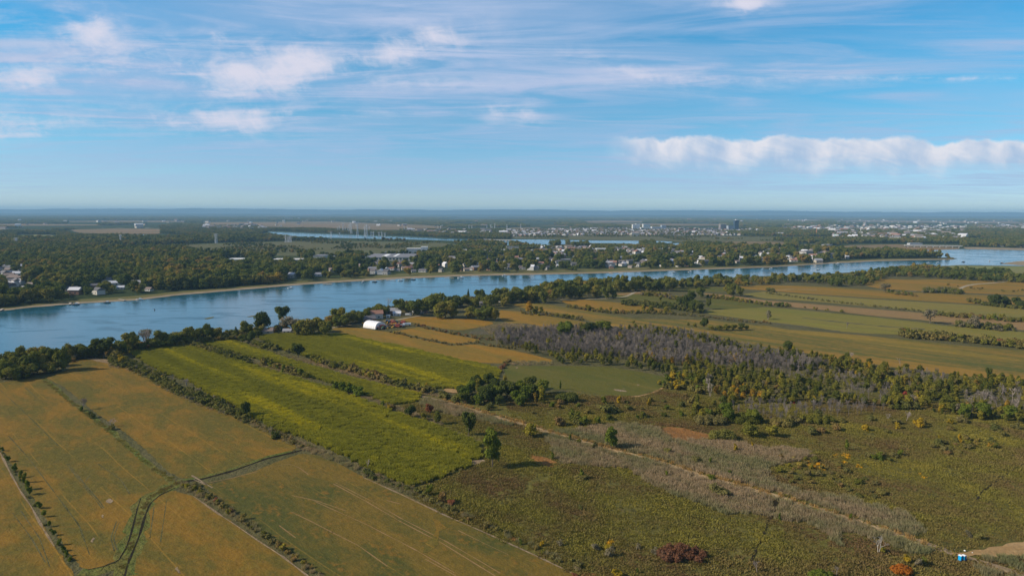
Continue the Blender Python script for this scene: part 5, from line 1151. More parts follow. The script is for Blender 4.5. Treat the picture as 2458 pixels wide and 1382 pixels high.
hedge('hedgerow', [(600, 1012), (650, 1036), (700, 1060), (750, 1082)], 8, 2.6, BUSH_D, .4, .8, 'thin end of the thick hedge near the field corner')
hedge('hedgerow', [(870, 1136), (940, 1163), (985, 1178), (1030, 1200), (1100, 1232)], 9, 2.6, BUSH + BUSH_D, .4, .8, 'low olive hedge running down from the corn corner')
hedge('hedgerow', [(1100, 1235), (1180, 1270), (1240, 1294), (1320, 1330), (1400, 1370)], 14, 2.8, BUSH + BUSH_D, .3, .7, 'ragged low bushes edging the olive brown field', dens=.5)
hedge('hedgerow', [(430, 826), (470, 832), (500, 842), (560, 860), (600, 872)], 9, 2.5, BUSH_D + BUSH, .4, 1.4, 'hedge from the river down between two corn strips')
hedge('hedgerow', [(630, 872), (680, 890), (700, 895), (738, 908)], 7, 3, BUSH_G + BUSH, .9, 1.8, 'tall bushy middle part of the hedge between the corn strips')
hedge('hedgerow', [(802, 936), (840, 942), (868, 952)], 7, 3, BUSH_G, .9, 2.0, 'tall green clump at the end of the hedge between the corn strips')
hedge('hedgerow', [(604, 822), (630, 835), (665, 842)], 9, 3.4, BUSH, .8, 1.5, 'olive bushes between the farm track and the upper corn')
hedge('hedgerow', [(750, 866), (800, 880), (850, 893), (905, 910), (960, 928), (1010, 938), (1040, 944)], 8, 2.5, BUSH + BUSH_D, .4, 1.7, 'long uneven hedge above the farm track', dens=.85)
hedge('hedgerow', [(1050, 948), (1100, 962), (1150, 968), (1190, 985)], 16, 4, BUSH + BUSH_D, .7, 1.4, 'thicket of bushes at the end of the farm track', dens=.6)
hedge('hedgerow', [(425, 1160), (470, 1175), (520, 1206), (560, 1236), (600, 1262), (650, 1300), (700, 1335), (770, 1384)], 12, 1.9, BUSH_D + BUSH_D + BUSH + BUSH_RB[:1], .18, .72, 'rough brown hedge running down between the two lower brown fields')
hedge('hedgerow', [(984, 1168), (1040, 1150), (1090, 1134), (1130, 1118)], 6, 2.6, BUSH_D, .3, .55, 'weedy dark edge below the corn corner')
hedge('hedgerow', [(930, 795), (1000, 812), (1085, 828), (1140, 823), (1200, 834), (1240, 838)], 4, 4.5, BUSH_D, .4, .9, 'low hedge seam between the orange strips')
hedge('hedgerow', [(995, 780), (1040, 792), (1090, 801), (1140, 812), (1185, 816)], 5, 4.5, BUSH_D + BUSH_RB, .5, 1.0, 'reddish brown hedge behind the short orange strip')
hedge('hedgerow', [(820, 803), (880, 817), (980, 838), (1050, 853), (1120, 868)], 2.5, 5, BUSH_D, .3, .7, 'sparse bushes between orange strip and upper corn', dens=.35)
hedge('hedgerow', [(1200, 900), (1205, 885), (1212, 878), (1225, 866)], 10, 4, BUSH_D + BUSH_RB, .6, 1.2, 'dark bushes between the upper corn and the rounded hay field')
hedge('hedgerow', [(1250, 752), (1330, 758), (1400, 768)], 5, 5, BUSH_S + BUSH, .6, 1.2, 'grey bushes along the seam of the orange strips')
hedge('hedgerow', [(1360, 736), (1420, 746), (1480, 752), (1560, 750), (1620, 752)], 4.5, 5, BUSH + BUSH_D, .6, 1.3, 'low dark hedge above the long orange strip')
hedge('hedgerow', [(1560, 752), (1650, 756), (1720, 764), (1790, 772), (1850, 776)], 3.5, 4.5, BUSH_S + BUSH_D, .5, .9, 'grey hedge line right of the ragged trees')
hedge('hedgerow', [(1490, 728), (1560, 733), (1640, 742), (1690, 750)], 9, 6, BUSH + BUSH_D, .8, 1.8, 'dark scrubby hedge between the green fields')
hedge('hedgerow', [(1540, 705), (1600, 712), (1640, 722)], 8, 6, BUSH + BUSH_S, .8, 1.8, 'scrub along the farm lane bend')
hedge('hedgerow', [(1697, 712), (1760, 720), (1800, 726), (1850, 733), (1900, 736)], 5, 5.5, BUSH_G + BUSH, .7, 1.4, 'bushes along the tan strip by the oaks')
hedge('hedgerow', [(1838, 703), (1900, 712), (1960, 720), (2050, 730), (2120, 738), (2200, 746), (2270, 754), (2340, 760), (2458, 772)], 3.0, 5.5, BUSH_D + BUSH_S, .4, .9, 'low grey green hedge line above the tan strip')
hedge('hedgerow', [(1930, 740), (1990, 746), (2040, 750)], 2.5, 6, BUSH, .6, 1.0, 'row of small bushes below the tan strip', dens=.6)
hedge('hedgerow', [(2160, 803), (2200, 808), (2260, 812), (2330, 818), (2400, 826), (2458, 832), (2600, 845)], 12, 5, BUSH + BUSH + BUSH_RB[:1] + BUSH_D, .9, 2.1, 'tall brown and green hedge on the right below the yellow green crop')
hedge('hedgerow', [(2295, 780), (2350, 785), (2400, 790), (2435, 792)], 10, 5.5, BUSH + BUSH_S, .9, 1.8, 'greyish bushes on the right between crop strips')
hedge('hedgerow', [(2250, 755), (2300, 760), (2370, 766), (2458, 772)], 6, 6, BUSH_G + BUSH, .7, 1.9, 'green bushes beside the tan strip near the right edge')
hedge('hedgerow', [(2320, 722), (2360, 730), (2420, 737), (2458, 740)], 6, 6, BUSH, .8, 1.6, 'bushes beneath the dark clump on the right')
hedge('hedgerow', [(1860, 700), (1845, 698), (1838, 690)], 6, 6, BUSH_D, .8, 1.4, 'bushes at the near end of the golden field')
hedge('hedgerow', [(2130, 702), (2160, 706), (2200, 710)], 5, 6, BUSH_G + BUSH_D, .8, 1.6, 'green scrub beside the violet grey tree')
hedge('hedgerow', [(2215, 700), (2260, 699), (2310, 703)], 8, 6, BUSH_S + BUSH, .9, 1.9, 'grey green scrub where the pale lane ends')
hedge('hedgerow', [(2270, 683), (2310, 690), (2430, 700), (2458, 698)], 4, 8, BUSH_D, .6, 1.4, 'scattered scrub around the pale lane', dens=.4)
hedge('hedgerow', [(1600, 912), (1640, 905), (1700, 930)], 8, 4, BUSH_Y + BUSH_G + BUSH_G, .8, 1.6, 'yellow green bushes at the corner of the rounded hay field')
hedge('hedgerow', [(1580, 925), (1640, 934), (1690, 944)], 10, 4.4, BUSH_G + BUSH_Y + BUSH, .8, 1.7, 'bright green and yellow bushes below the mixed wood')
# left row of bushes
lr = [(6, 1082, 10, 12), (20, 1108, 14, 16), (36, 1130, 18, 16), (58, 1158, 22, 16), (66, 1175, 22, 20), (72, 1187, 20, 20), (94, 1220, 18, 18), (106, 1240, 16, 16), (118, 1264, 14, 14), (130, 1285, 14, 16), (142, 1308, 15, 18), (152, 1322, 14, 16), (160, 1335, 14, 14), (168, 1346, 11, 14), (50, 1146, 16, 14)]
for a in lr: bush(*a, 'green bush in the row on the bottom left field margin', BUSH_G, 'bushes of the row between the two left brown fields')
hedge('hedgerow', [(0, 1080), (40, 1140), (70, 1195), (110, 1258), (150, 1322), (190, 1370)], 7, 2.2, BUSH_D, .25, .5, 'low weeds under the row of green bushes')
# meadow shrubs
own = [((543, 1222, 14, 22), 'dark bush in the rough hedge between the lower brown fields', BUSH_D), ((554, 1232, 12, 16), 'smaller dark bush beside it in the rough hedge', BUSH_D), ((468, 1170, 12, 30), 'low dark bush at the ditch crossing', BUSH_D),
       ((1030, 1187, 24, 26), 'bright green round bush just below the corn corner', BUSH_G), ((1062, 1205, 30, 26), 'yellowish tall bush beside the bright green one', BUSH), ((1082, 1210, 12, 24), 'dark red low bush beneath the yellowish one', BUSH_RB),
       ((934, 984, 16, 14), 'golden yellow bush in the seam of the corn', BUSH_Y), ((944, 982, 16, 14), 'dark bush beside the golden one in the seam of the corn', BUSH_D), ((919, 972, 10, 14), 'small green bush at the seam of the corn', BUSH_G), ((1023, 935, 18, 14), 'yellow tree-like bush in the hedge above the track', BUSH_Y), ((1030, 990, 24, 20), 'red brown bush where the farm track leaves the corn', BUSH_RB),
       ((293, 872, 22, 26), 'yellow bush at the river end of the thick hedge', BUSH_Y), ((392, 912, 12, 14), 'small yellow green bush in the thick hedge', BUSH_Y), ((504, 962, 14, 16), 'yellow green bush low in the thick hedge', BUSH_G), ((280, 862, 22, 34), 'large olive bush at the top of the thick hedge', BUSH),
       ((1572, 1330, 20, 22), 'violet grey twiggy bush beside the huge rust red one', BUSH_S), ((1458, 1316, 10, 28), 'orange yellow bush with grey twigs in the lower meadow', BUSH_Y), ((1462, 1334, 22, 36), 'grey twiggy bush below the orange yellow one', BUSH_S), ((1430, 1318, 16, 28), 'pale grey twiggy bush in the lower meadow', BUSH_S), ((1532, 1316, 12, 20), 'small violet grey bush between the grey and rust red ones', BUSH_S),
       ((2176, 1350, 22, 22), 'yellow bush just behind the vivid orange one', BUSH_Y), ((2205, 1358, 24, 24), 'pale grey twiggy bush near the vivid orange one', BUSH_S), ((2216, 1356, 20, 20), 'yellowish thin bush near the vivid orange one', BUSH), ((2118, 1326, 14, 18), 'green bush at the foot of the forked dead tree', BUSH),
       ((1396, 1148, 24, 14), 'upright small green tree-like bush in the brown meadow', BUSH_G), ((1392, 1150, 10, 40), 'olive low bush beneath the upright green one', BUSH), ((1326, 1102, 18, 10), 'thin yellow green sapling bush by the rust orange grass', BUSH_G), ((1250, 1306, 14, 12), 'small green bush at the edge of the olive brown field', BUSH_G), ((1300, 1310, 12, 16), 'yellow bush at the edge of the olive brown field', BUSH_Y), ((1344, 1308, 16, 20), 'pale olive round bush in the lower meadow', BUSH_S),
       ((1428, 1075, 16, 18), 'dark bush beside the reed path, before the bushy tree', BUSH_D), ((1368, 1058, 16, 12), 'dark bush at the upper side of the brown meadow', BUSH_G), ((1388, 1066, 12, 14), 'olive bush at the upper side of the brown meadow', BUSH), ((1602, 1088, 14, 24), 'olive round bush in the upper reeds', BUSH), ((1672, 1112, 18, 24), 'dark round bush in the upper reeds', BUSH_D), ((1704, 1114, 16, 12), 'bright green upright bush in the upper reeds', BUSH_G), ((1752, 1138, 10, 16), 'green low bush near the straw path', BUSH_G),
       ((1600, 1144, 14, 12), 'green bush in the lower reeds', BUSH_G), ((1708, 1156, 18, 26), 'green bush crossing the straw path', BUSH_G), ((1724, 1188, 30, 50), 'broad dark bush in the lower reeds', BUSH_D), ((1712, 1172, 14, 26), 'smaller dark bush above the broad one in the lower reeds', BUSH_D), ((1393, 1222, 10, 12), 'tiny dark bush in the middle of the brown meadow', BUSH_D),
       ((2041, 1246, 14, 12), 'dark green bush right beside the straw path', BUSH_G), ((1871, 1248, 18, 10), 'thin green bush at the reed edge', BUSH_G), ((2346, 1292, 18, 26), 'dark bush above the bare field corner', BUSH_D), ((2326, 1288, 16, 22), 'grey twiggy bush beside the dark one above the bare field', BUSH_S), ((2156, 1308, 10, 8), 'dark small bush between the dead tree and the toilets', BUSH_D),
       ((2032, 1080, 26, 12), 'upright green bush with a flat shadow in the right meadow', BUSH_G), ((1480, 1384, 22, 34), 'golden olive bush at the lower edge of the meadow', BUSH_Y), ((1530, 1376, 14, 8), 'thin yellow sapling bush at the lower edge', BUSH_G), ((2304, 1062, 20, 14), 'yellow upright bush in the far right scrub', BUSH_Y), ((2256, 1060, 14, 12), 'yellow bush among olive scrub', BUSH_Y), ((1380, 1384, 10, 20), 'rust bush at the lower field edge', BUSH_RB),
       ((1806, 1075, 14, 10), 'small yellow bush among the upper reeds', BUSH_Y), ((1766, 1084, 20, 20), 'golden bush among the upper reeds', BUSH_Y), ((1800, 1048, 30, 40), 'second pale yellow green bush above the reeds', BUSH), ((1855, 1048, 26, 34), 'third yellow green bush above the reeds', BUSH), ((1345, 935, 22, 8), 'thin green sapling bush on the hay field edge', BUSH_G), ((1485, 968, 18, 20), 'yellow green bush in the upper meadow', BUSH_Y), ((1558, 974, 20, 16), 'golden bush in the upper meadow', BUSH_Y), ((1460, 990, 22, 50), 'dark spreading bush in the upper meadow', BUSH_D)]
for a, lab, lib in own: bush(*a, lab, lib)
M['leaf_oxide'] = leaf_mat('leaf_oxide', [(0, (.120, .085, .060)), (.4, (.150, .078, .048)), (1, (.170, .090, .055))], .5, .2, .12, wn=1.2)
M['leaf_pale'] = leaf_mat('leaf_pale_willow', [(0, (.140, .150, .040)), (1, (.210, .210, .055))], gain=1.1)
def bigbush(px, py, hp, wp, mat, label, leaf=.30, dp=.6):
    k = mpx(px, py); w_, h_ = wp * k, hp * k; r = np.random.default_rng(int(px)); lob = []
    n_ = max(12, int(w_ * 1.7))
    for i in range(n_):
        a_ = r.uniform(0, 6.28); q = math.sqrt(r.uniform(0, 1)) * .42; s_ = r.uniform(.40, .62) * h_ * .5 * (1 - q * .7)
        x_, y_ = q * w_ * math.cos(a_), q * w_ * dp * math.sin(a_)
        zz = h_ * .55 * (1 - 1.5 * q * q) * r.uniform(.75, 1.1); lob.append((x_, y_, zz * .6, s_ * 1.5, s_ * 1.4, zz * .75))
    me = crown('shrub', lob, int(190 * n_), leaf, mat, .8, int(py))
    return tag(obj('shrub', me, None, P(px, py)), label, 'shrub')
bigbush(1636, 1338, 38, 128, M['leaf_oxide'], 'huge low rust red bush in the lower meadow', .26)
bigbush(2165, 1374, 30, 50, LM['orange'], 'vivid orange bush near the toilets', .24)
bigbush(1732, 1054, 34, 66, M['leaf_pale'], 'wide pale yellow green bush mass above the reeds')
bigbush(1362, 964, 32, 58, LM['dark'], 'big dark green round bush below the rounded hay field')
bigbush(1975, 1388, 28, 66, LM['green'], 'bright green wide bush at the lower edge of the meadow')
bigbush(1705, 1015, 26, 90, LM['scrub'], 'broad olive willow thicket above the pale bush mass', .34)
bigbush(1790, 1012, 28, 96, LM['wood'], 'broad olive green willow thicket between the wood and the reeds', .34)
bigbush(1880, 1020, 24, 80, LM['hedge'], 'olive brown willow thicket right of the other thickets above the reeds', .34)
bigbush(1960, 1012, 24, 90, LM['wood'], 'yellowish willow thicket hugging the mixed wood', .34)
zs = [([(1865, 1100), (1960, 1098), (2020, 1118), (2080, 1150), (2150, 1190), (2100, 1205), (2000, 1180), (1900, 1160), (1862, 1130)], 6.2, BUSH_D + BUSH, 'low dark rounded bush in the scrub above the reeds', (.5, 1.0), 84),
      ([(2220, 1060), (2380, 1056), (2400, 1076), (2330, 1086), (2250, 1085)], 6, BUSH_D + BUSH, 'low olive bush in the far right scrub patch', (.6, 1.1), 26),
      ([(2078, 1094), (2160, 1090), (2165, 1110), (2085, 1112)], 4.5, BUSH_D + BUSH_G, 'dark low bush of the small oval scrub patch', (.7, 1.1), 14),
      ([(2264, 1082), (2330, 1088), (2322, 1100), (2268, 1094)], 4.5, BUSH_D, 'dark low bush of the smallest scrub patch', (.7, 1.1), 8),
      ([(1340, 965), (1500, 960), (1640, 950), (1700, 965), (1640, 1005), (1500, 1010), (1380, 1010), (1260, 990)], 13, BUSH + BUSH_D + BUSH_G, 'scattered bush in the upper meadow below the hay field', (.6, 1.5), 44),
      ([(1320, 1010), (1460, 1015), (1460, 1030), (1340, 1024)], 6.5, BUSH_G + BUSH, 'bush in the row above the violet reeds', (1.0, 2.2), 14),
      ([(1880, 1010), (2000, 1000), (2200, 1000), (2458, 1030), (2458, 1050), (2200, 1040), (1900, 1050)], 14, BUSH + BUSH_D + BUSH_Y, 'scattered bush below the mixed wood', (.7, 1.8), 50)]
for poly, sp, lib, lab, (a, b), mx in zs:
    p = grid_pts([poly], sp); p = p[rng.permutation(len(p))][:mx]
    for x, y in p:
        s = random.uniform(a, b); o = obj('shrub', random.choice(lib), None, (x, y, 0), random.uniform(0, 6.28)); o.scale = (s, s, s * random.uniform(.7, 1.0)); tag(o, lab, 'shrub', lab + ' group')

print('hedge verts', HV)

# ------------------------------------------------------------------ buildings
def rand_mat(name, stops):
    mt, t, o = new_mat(name); oi = t.nodes.new('ShaderNodeObjectInfo')
    c = ramp(t, X(t, oi.outputs['Random']), stops, 'CONSTANT'); bsdf(t, o, c, .8, .2); return mt
WALLS = rand_mat('house_walls', [(0, (.56, .54, .50)), (.3, (.44, .40, .34)), (.5, (.33, .20, .15)), (.66, (.64, .64, .64)), (.80, (.34, .34, .34))])
ROOFS = rand_mat('house_roofs', [(0, (.16, .15, .16)), (.3, (.23, .18, .16)), (.5, (.30, .30, .33)), (.65, (.62, .62, .66)), (.82, (.30, .16, .12)), (.92, (.12, .12, .13))])
GLASS = plain('window_glass', (.05, .07, .09), .15, .6)
WHITE = plain('white_wall', (.80, .79, .77), .6, .3, .04); CREAM = plain('cream_wall', (.66, .60, .50), .8, .2, .06); BRICK = plain('brick_wall', (.34, .17, .12), .9, .1, .1); GREYW = plain('grey_wall', (.42, .43, .45), .7, .2, .08)
DARKT = plain('dark_glass_tower', (.045, .075, .115), .25, .6, .1); BLUEW = plain('blue_glass', (.16, .26, .36), .3, .5, .1); FLAT = plain('flat_roof', (.20, .20, .22), .9, .1, .15, .05); RROOF = plain('red_roof', (.60, .07, .05), .7, .2); ORANGE = plain('orange_wall', (.72, .30, .12), .8, .2); GREENW = plain('green_wall', (.05, .50, .16), .7, .2)
CONC = plain('concrete', (.52, .50, .47), .9, .1, .1, .1)
def box_arr(V, Fc, x0, x1, y0, y1, z0, z1):
    o = len(V); V += [(x0, y0, z0), (x1, y0, z0), (x1, y1, z0), (x0, y1, z0), (x0, y0, z1), (x1, y0, z1), (x1, y1, z1), (x0, y1, z1)]
    Fc += [tuple(o + i for i in f) for f in ((0, 3, 2, 1), (4, 5, 6, 7), (0, 1, 5, 4), (1, 2, 6, 5), (2, 3, 7, 6), (3, 0, 4, 7))]
def box_me(name, x0, x1, y0, y1, z0, z1, mat):
    V, Fc = [], []; box_arr(V, Fc, x0, x1, y0, y1, z0, z1); return mesh_np(name, V, Fc, [mat])
def boxes_me(name, bs, mat):
    V, Fc = [], []
    for b in bs: box_arr(V, Fc, *b)
    return mesh_np(name, V, Fc, [mat])
def gable_me(name, w_, d, h, r, mat, e=.5):
    x, y = w_ / 2 + e, d / 2 + e
    V = [(-x, -y, h), (x, -y, h), (x, y, h), (-x, y, h), (-x, 0, h + r), (x, 0, h + r)]
    return mesh_np(name, V, [(0, 1, 5, 4), (2, 3, 4, 5), (1, 2, 5), (3, 0, 4), (0, 3, 2, 1)], [mat])
HOUSE = []
for w_, d, h, r in ((12, 9, 5, 3), (10, 8, 3.2, 2.6), (14, 9, 3.4, 2.8), (9, 10, 5.6, 3.2)):
    HOUSE.append([('wall', box_me('wall', -w_ / 2, w_ / 2, -d / 2, d / 2, 0, h, WALLS)), ('roof', gable_me('roof', w_, d, h + .002, r, ROOFS)),
                  ('window', boxes_me('window', [(a, a + 1.6, -d / 2 - .06, -d / 2 + .02, 1.2, 2.6) for a in (-w_ * .36, w_ * .1)], GLASS))])
def house_mesh(i, mono=None):
    w_, d, h, r = ((12, 9, 5, 3), (10, 8, 3.2, 2.6), (14, 9, 3.4, 2.8), (20, 10, 6, 2.5))[i]
    V, Fc = [], []; box_arr(V, Fc, -w_ / 2, w_ / 2, -d / 2, d / 2, 0, h); k = len(Fc); o = len(V); x, y = w_ / 2 + .5, d / 2 + .5
    V += [(-x, -y, h + .01), (x, -y, h + .01), (x, y, h + .01), (-x, y, h + .01), (-x, 0, h + r), (x, 0, h + r)]
    Fc += [tuple(o + q for q in f) for f in ((0, 1, 5, 4), (2, 3, 4, 5), (1, 2, 5), (3, 0, 4))]
    return mesh_np('small_house', V, Fc, [WALLS, ROOFS], [0] * k + [1] * 4)
SMALLH = [house_mesh(i) for i in range(4)]
house_pts = []
def house(px, py, label, group=None, s=1.0, i=None, rz=None, cat='house', name='house'):
    p = P(px, py); house_pts.append((p.x, p.y, 1))
    return thing(name, label, cat, p, rz if rz is not None else random.uniform(-.6, .6), (s, s, s), group, HOUSE[random.randrange(4) if i is None else i])
FR = [(14, 646), (21, 655), (23, 668), (76, 690), (174, 698), (182, 706), (227, 690), (237, 706), (259, 680), (275, 684), (305, 675), (290, 694), (330, 684), (359, 698), (83, 626), (108, 623), (172, 622), (40, 706), (68, 704), (131, 691), (10, 690), (5, 672), (36, 680), (28, 640)]
for a in FR: house(*a, 'house half hidden by trees in the riverside village', 'houses of the riverside village', random.uniform(1.0, 1.4))
SEC = [(701, 667), (794, 654), (889, 646), (928, 659), (940, 648), (1015, 653), (1059, 653), (1120, 651), (1132, 648), (896, 657), (993, 653), (761, 663), (975, 640), (1090, 640), (1105, 650), (1150, 646)]
for a in SEC: house(*a, 'shore house among trees above the beach facing the arched barn', 'shore houses above the middle beach', random.uniform(.85, 1.2))
TH = [(1287, 648), (1250, 647), (1313, 641), (1460, 634), (1472, 636), (1505, 627), (1555, 631), (1576, 633), (1611, 633), (1661, 619), (1649, 639), (1684, 637), (1702, 633), (1737, 618), (1779, 625), (1797, 623), (1815, 605), (1835, 619), (1766, 612), (1401, 626), (1340, 640), (1380, 643), (1430, 640), (1530, 640), (1590, 640), (1630, 640), (1270, 640), (1223, 646), (1200, 640), (1180, 645)]
for a in TH: house(*a, 'small house on the middle stretch of the far bank', 'houses on the middle stretch of the far bank', random.uniform(.9, 1.3))
FO = [(1888, 620), (1883, 626), (1932, 617), (1951, 617), (1912, 619), (1987, 609), (1997, 619), (1847, 619), (1964, 631), (2022, 621), (2030, 621.5), (1870, 615), (1860, 625), (1905, 628), (1940, 628), (1975, 622)]
for a in FO: house(*a, 'bright house near the point of the peninsula', 'houses near the point of the peninsula', random.uniform(1.1, 1.6))
for i in range(14): house(2388 + i * 6.5 + random.uniform(-2, 2), 591 + random.uniform(-1, 1) + i * .15, 'white waterside cottage across the confluence', 'waterside cottages across the confluence', random.uniform(1.2, 1.7))
ep = grid_pts([EST], 30, jit=.2)
exq = [[(1210, 588), (1285, 588), (1285, 606), (1210, 606)], [(1425, 594), (1462, 594), (1462, 608), (1425, 608)]]
qx, qy, _ = to_px(ep[:, 0], ep[:, 1]); ok = ~in_poly(qx, qy, exq[0]) & ~in_poly(qx, qy, exq[1]); ep = ep[ok]; print('estate', len(ep))
ep = ep[rng.permutation(len(ep))]
for x, y in ep[:170]:
    house_pts.append((x, y, 0)); s = random.uniform(1.1, 1.5)
    thing('house', 'pale house in the dense housing estate behind the far bank', 'house', (x, y, 0.3), random.choice((.2, .2 + math.pi / 2)) + random.uniform(-.1, .1), (s, s, s), 'houses of the dense housing estate', HOUSE[random.randrange(4)])
scatter('distant_houses', ep[170:], SMALLH, 1, 1.5, 'further pale houses of the housing estate', 'distant houses', z=.3)
sub = [(1225, 553), (1400, 550), (1640, 549), (1800, 552), (1880, 558), (1880, 565), (1700, 565), (1500, 564), (1300, 566), (1225, 567)]
scatter('distant_houses', VILL, SMALLH, .9, 1.4, 'further village roofs among the trees of the far bank', 'distant houses', z=.2)
p = grid_pts([sub], 27, jit=.35); g = vnoise(p[:, 0], p[:, 1], 130, 31)
scatter('distant_houses', p[g > .18], SMALLH, .9, 1.5, 'roofs of the distant suburb around the high-rises', 'distant houses', z=.4)
p = grid_pts([sub], 27); scatter('woodland', p, FARW['far'], .5, 1.0, 'garden trees of the distant suburb', 'woodland', z=.3)
p = grid_pts([[(950, 553), (1080, 555), (1225, 556), (1225, 566), (1080, 565), (960, 560)], [(480, 545), (620, 540), (640, 552), (500, 553)], [(1990, 555), (2100, 552), (2320, 553), (2320, 575), (2180, 575), (2000, 572)], [(2330, 545), (2458, 540), (2600, 545), (2600, 552), (2340, 552)], [(1880, 548), (2000, 545), (2000, 556), (1880, 556)]], 62)
p = p[rng.random(len(p)) < .75]; house_far = p
scatter('distant_houses', p, SMALLH, 1.3, 2.4, 'scattered pale houses among the far woods', 'distant houses', z=1.5)
p = grid_pts([[(-120, 530), (1200, 531), (1200, 545), (-120, 552)], [(1400, 525), (2580, 531), (2580, 545), (1880, 548), (1800, 535)]], 330, jit=.5); p = p[rng.random(len(p)) < .35]
scatter('distant_houses', p, SMALLH, 1.4, 3.0, 'tiny white buildings dotted over the far plain', 'distant houses', z=2.0)
p = grid_pts([[(1990, 541), (2120, 541), (2330, 541), (2330, 548), (2200, 550), (2000, 550)], [(2000, 554), (2130, 554), (2130, 560), (2000, 560)]], 140, jit=.4)
scatter('distant_sheds', p, [box_me('shed', -30, 30, -16, 16, 0, 8, WALLS), box_me('shed', -20, 20, -20, 20, 0, 8, ROOFS), box_me('shed', -20, 24, -14, 14, 0, 7, WHITE)], .4, 1.1, 'pale warehouse sheds of the distant industrial park', 'distant sheds', z=.4)

def building(name, label, cat, x0, x1, yb, yt, dep, wall, roof=None, floors=0, glass=None, z=0.3, cols=0, extra=(), yb1=None):
    a = P(x0, yb, 0); b = P(x1, yb if yb1 is None else yb1, 0); L = (b - a).length; rz = math.atan2(b.y - a.y, b.x - a.x)
    h = (yb - yt) * mpx((x0 + x1) / 2, yb)
    parts = [('wall', box_me('wall', 0, L, 0, dep, 0, h, wall)), ('roof', box_me('roof', -.4, L + .4, -.4, dep + .4, h + .002, h + max(.5, h * .02), roof or FLAT))]
    e = thing(name, label, cat, (a.x, a.y, z), rz, (1, 1, 1), None, parts)
    for f in range(floors):
        z0 = h * (f + .35) / floors; z1 = h * (f + .80) / floors
        if cols:
            bs = [(L * (c + .2) / cols, L * (c + .8) / cols, -.15, .05, z0, z1) for c in range(cols)]
        else: bs = [(L * .03, L * .97, -.15, .05, z0, z1)]
        bs += [(-.15, .05, dep * .1, dep * .9, z0, z1)]
        obj('window', boxes_me('window', bs, glass or GLASS), e)
    for pn, b_, mt_ in extra: obj(pn, box_me(pn, *[v * (L if i < 2 else dep if i < 4 else h) for i, v in enumerate(b_)], mt_), e)
    return e
BL = 'high-rise suburb'
building('tower_block', 'tall dark glass tower, the tallest of the distant suburb', 'tower', 1763.5, 1773, 554, 529, 26, DARKT, GREYW, 18, plain('dark_blue_glass', (.025, .045, .075), .25, .6), extra=[('penthouse', (.3, .7, .2, .7, 1.02, 1.06), WHITE)])
building('tower_block', 'slim white tower on the near end of the high-rise row', 'tower', 1518.5, 1525, 552, 539, 22, WHITE, WHITE, 12, cols=3, glass=GREYW)
building('tower_block', 'white tower right beside the slim white one', 'tower', 1526, 1536, 552, 538, 22, WHITE, WHITE, 12, cols=5, glass=GREYW)
building('tower_block', 'stepped white block with a raised middle', 'tower', 1544, 1560, 547.5, 538, 24, WHITE, WHITE, 9, cols=6, glass=GREYW)
building('apartment_block', 'lower white block in front of the stepped one', 'apartment block', 1538.6, 1561.5, 552.5, 546.3, 30, WHITE, WHITE, 5, cols=9, glass=GREYW)
building('apartment_block', 'wide white terrace shaped block', 'apartment block', 1564.6, 1587.5, 552.5, 544.5, 30, WHITE, WHITE, 6, glass=BLUEW)
building('tower_block', 'blue grey tower joined to the wide white block', 'tower', 1588, 1599, 552, 541, 26, BLUEW, WHITE, 9, cols=4, glass=WHITE)
building('tower_block', 'brown rounded tower beside the grey office block', 'tower', 1729, 1742.5, 553, 538.5, 30, plain('brown_tower', (.36, .30, .28), .6, .3), WHITE, 12, cols=6)
building('office_block', 'grey office block between the brown and the dark tower', 'office block', 1748, 1760, 553.5, 542, 30, GREYW, FLAT, 7, glass=BLUEW)
for i, (a, b, w_) in enumerate(((1630, 1641, BRICK), (1643, 1653, GREYW), (1667, 1677, BRICK), (1678.5, 1692, CREAM), (1693, 1708, GREYW), (1655, 1665, BRICK), (1710, 1724, CREAM), (1621, 1629, CREAM))):
    building('apartment_block', 'mid-rise block between the white and dark towers', 'apartment block', a, b, 555.5 - (i % 2) * .6, 548 + (i % 3) * .5, 22, w_, FLAT, 6, cols=4)['group'] = 'mid-rise row between the towers'
building('apartment_block', 'small orange fronted block before the brick row', 'apartment block', 1643, 1649.5, 558, 554, 20, ORANGE, FLAT, 2, cols=3)
building('apartment_block', 'long low white block in front of the towers', 'apartment block', 1516.6, 1535, 567, 559.5, 24, CREAM, WHITE, 4, cols=7)
building('shop_building', 'long low shop with a bright red roof', 'shop', 1488, 1508.5, 558.5, 556, 40, CREAM, RROOF)
building('shop_building', 'long flat white store left of the brick row', 'shop', 1581, 1600, 558.5, 556, 40, WHITE, WHITE)
building('shop_building', 'long pale store right in front of the suburb middle', 'shop', 1661, 1697, 562, 560.3, 34, CREAM, CREAM)
building('shop_building', 'pale store at the near corner of the suburb', 'shop', 1360, 1388, 563.5, 561.8, 34, CREAM, WHITE)
building('shop_building', 'white store with a low red corner near the marsh', 'shop', 1462, 1488, 562.5, 559.5, 34, WHITE, WHITE)
building('warehouse', 'low brown factory with a curved pale roof edge', 'warehouse', 652, 722, 631, 623.5, 45, CREAM, plain('pale_roof', (.62, .60, .58), .7, .2), 1, cols=9)
building('warehouse', 'cream walled warehouse with a dark roof', 'warehouse', 751, 776, 626, 614.5, 60, plain('pale_green_wall', (.66, .66, .56), .8, .2), FLAT, extra=[('annex', (1.01, 1.7, .3, 1.0, 0, .7), GREYW)])
building('warehouse', 'very large flat roofed grey factory', 'warehouse', 876, 990, 626.5, 618, 150, CREAM, FLAT, 1, cols=14, extra=[('skylight', (.32, .42, .2, .8, 1.04, 1.10), WHITE), ('skylight', (.56, .62, .2, .9, 1.04, 1.10), WHITE)])
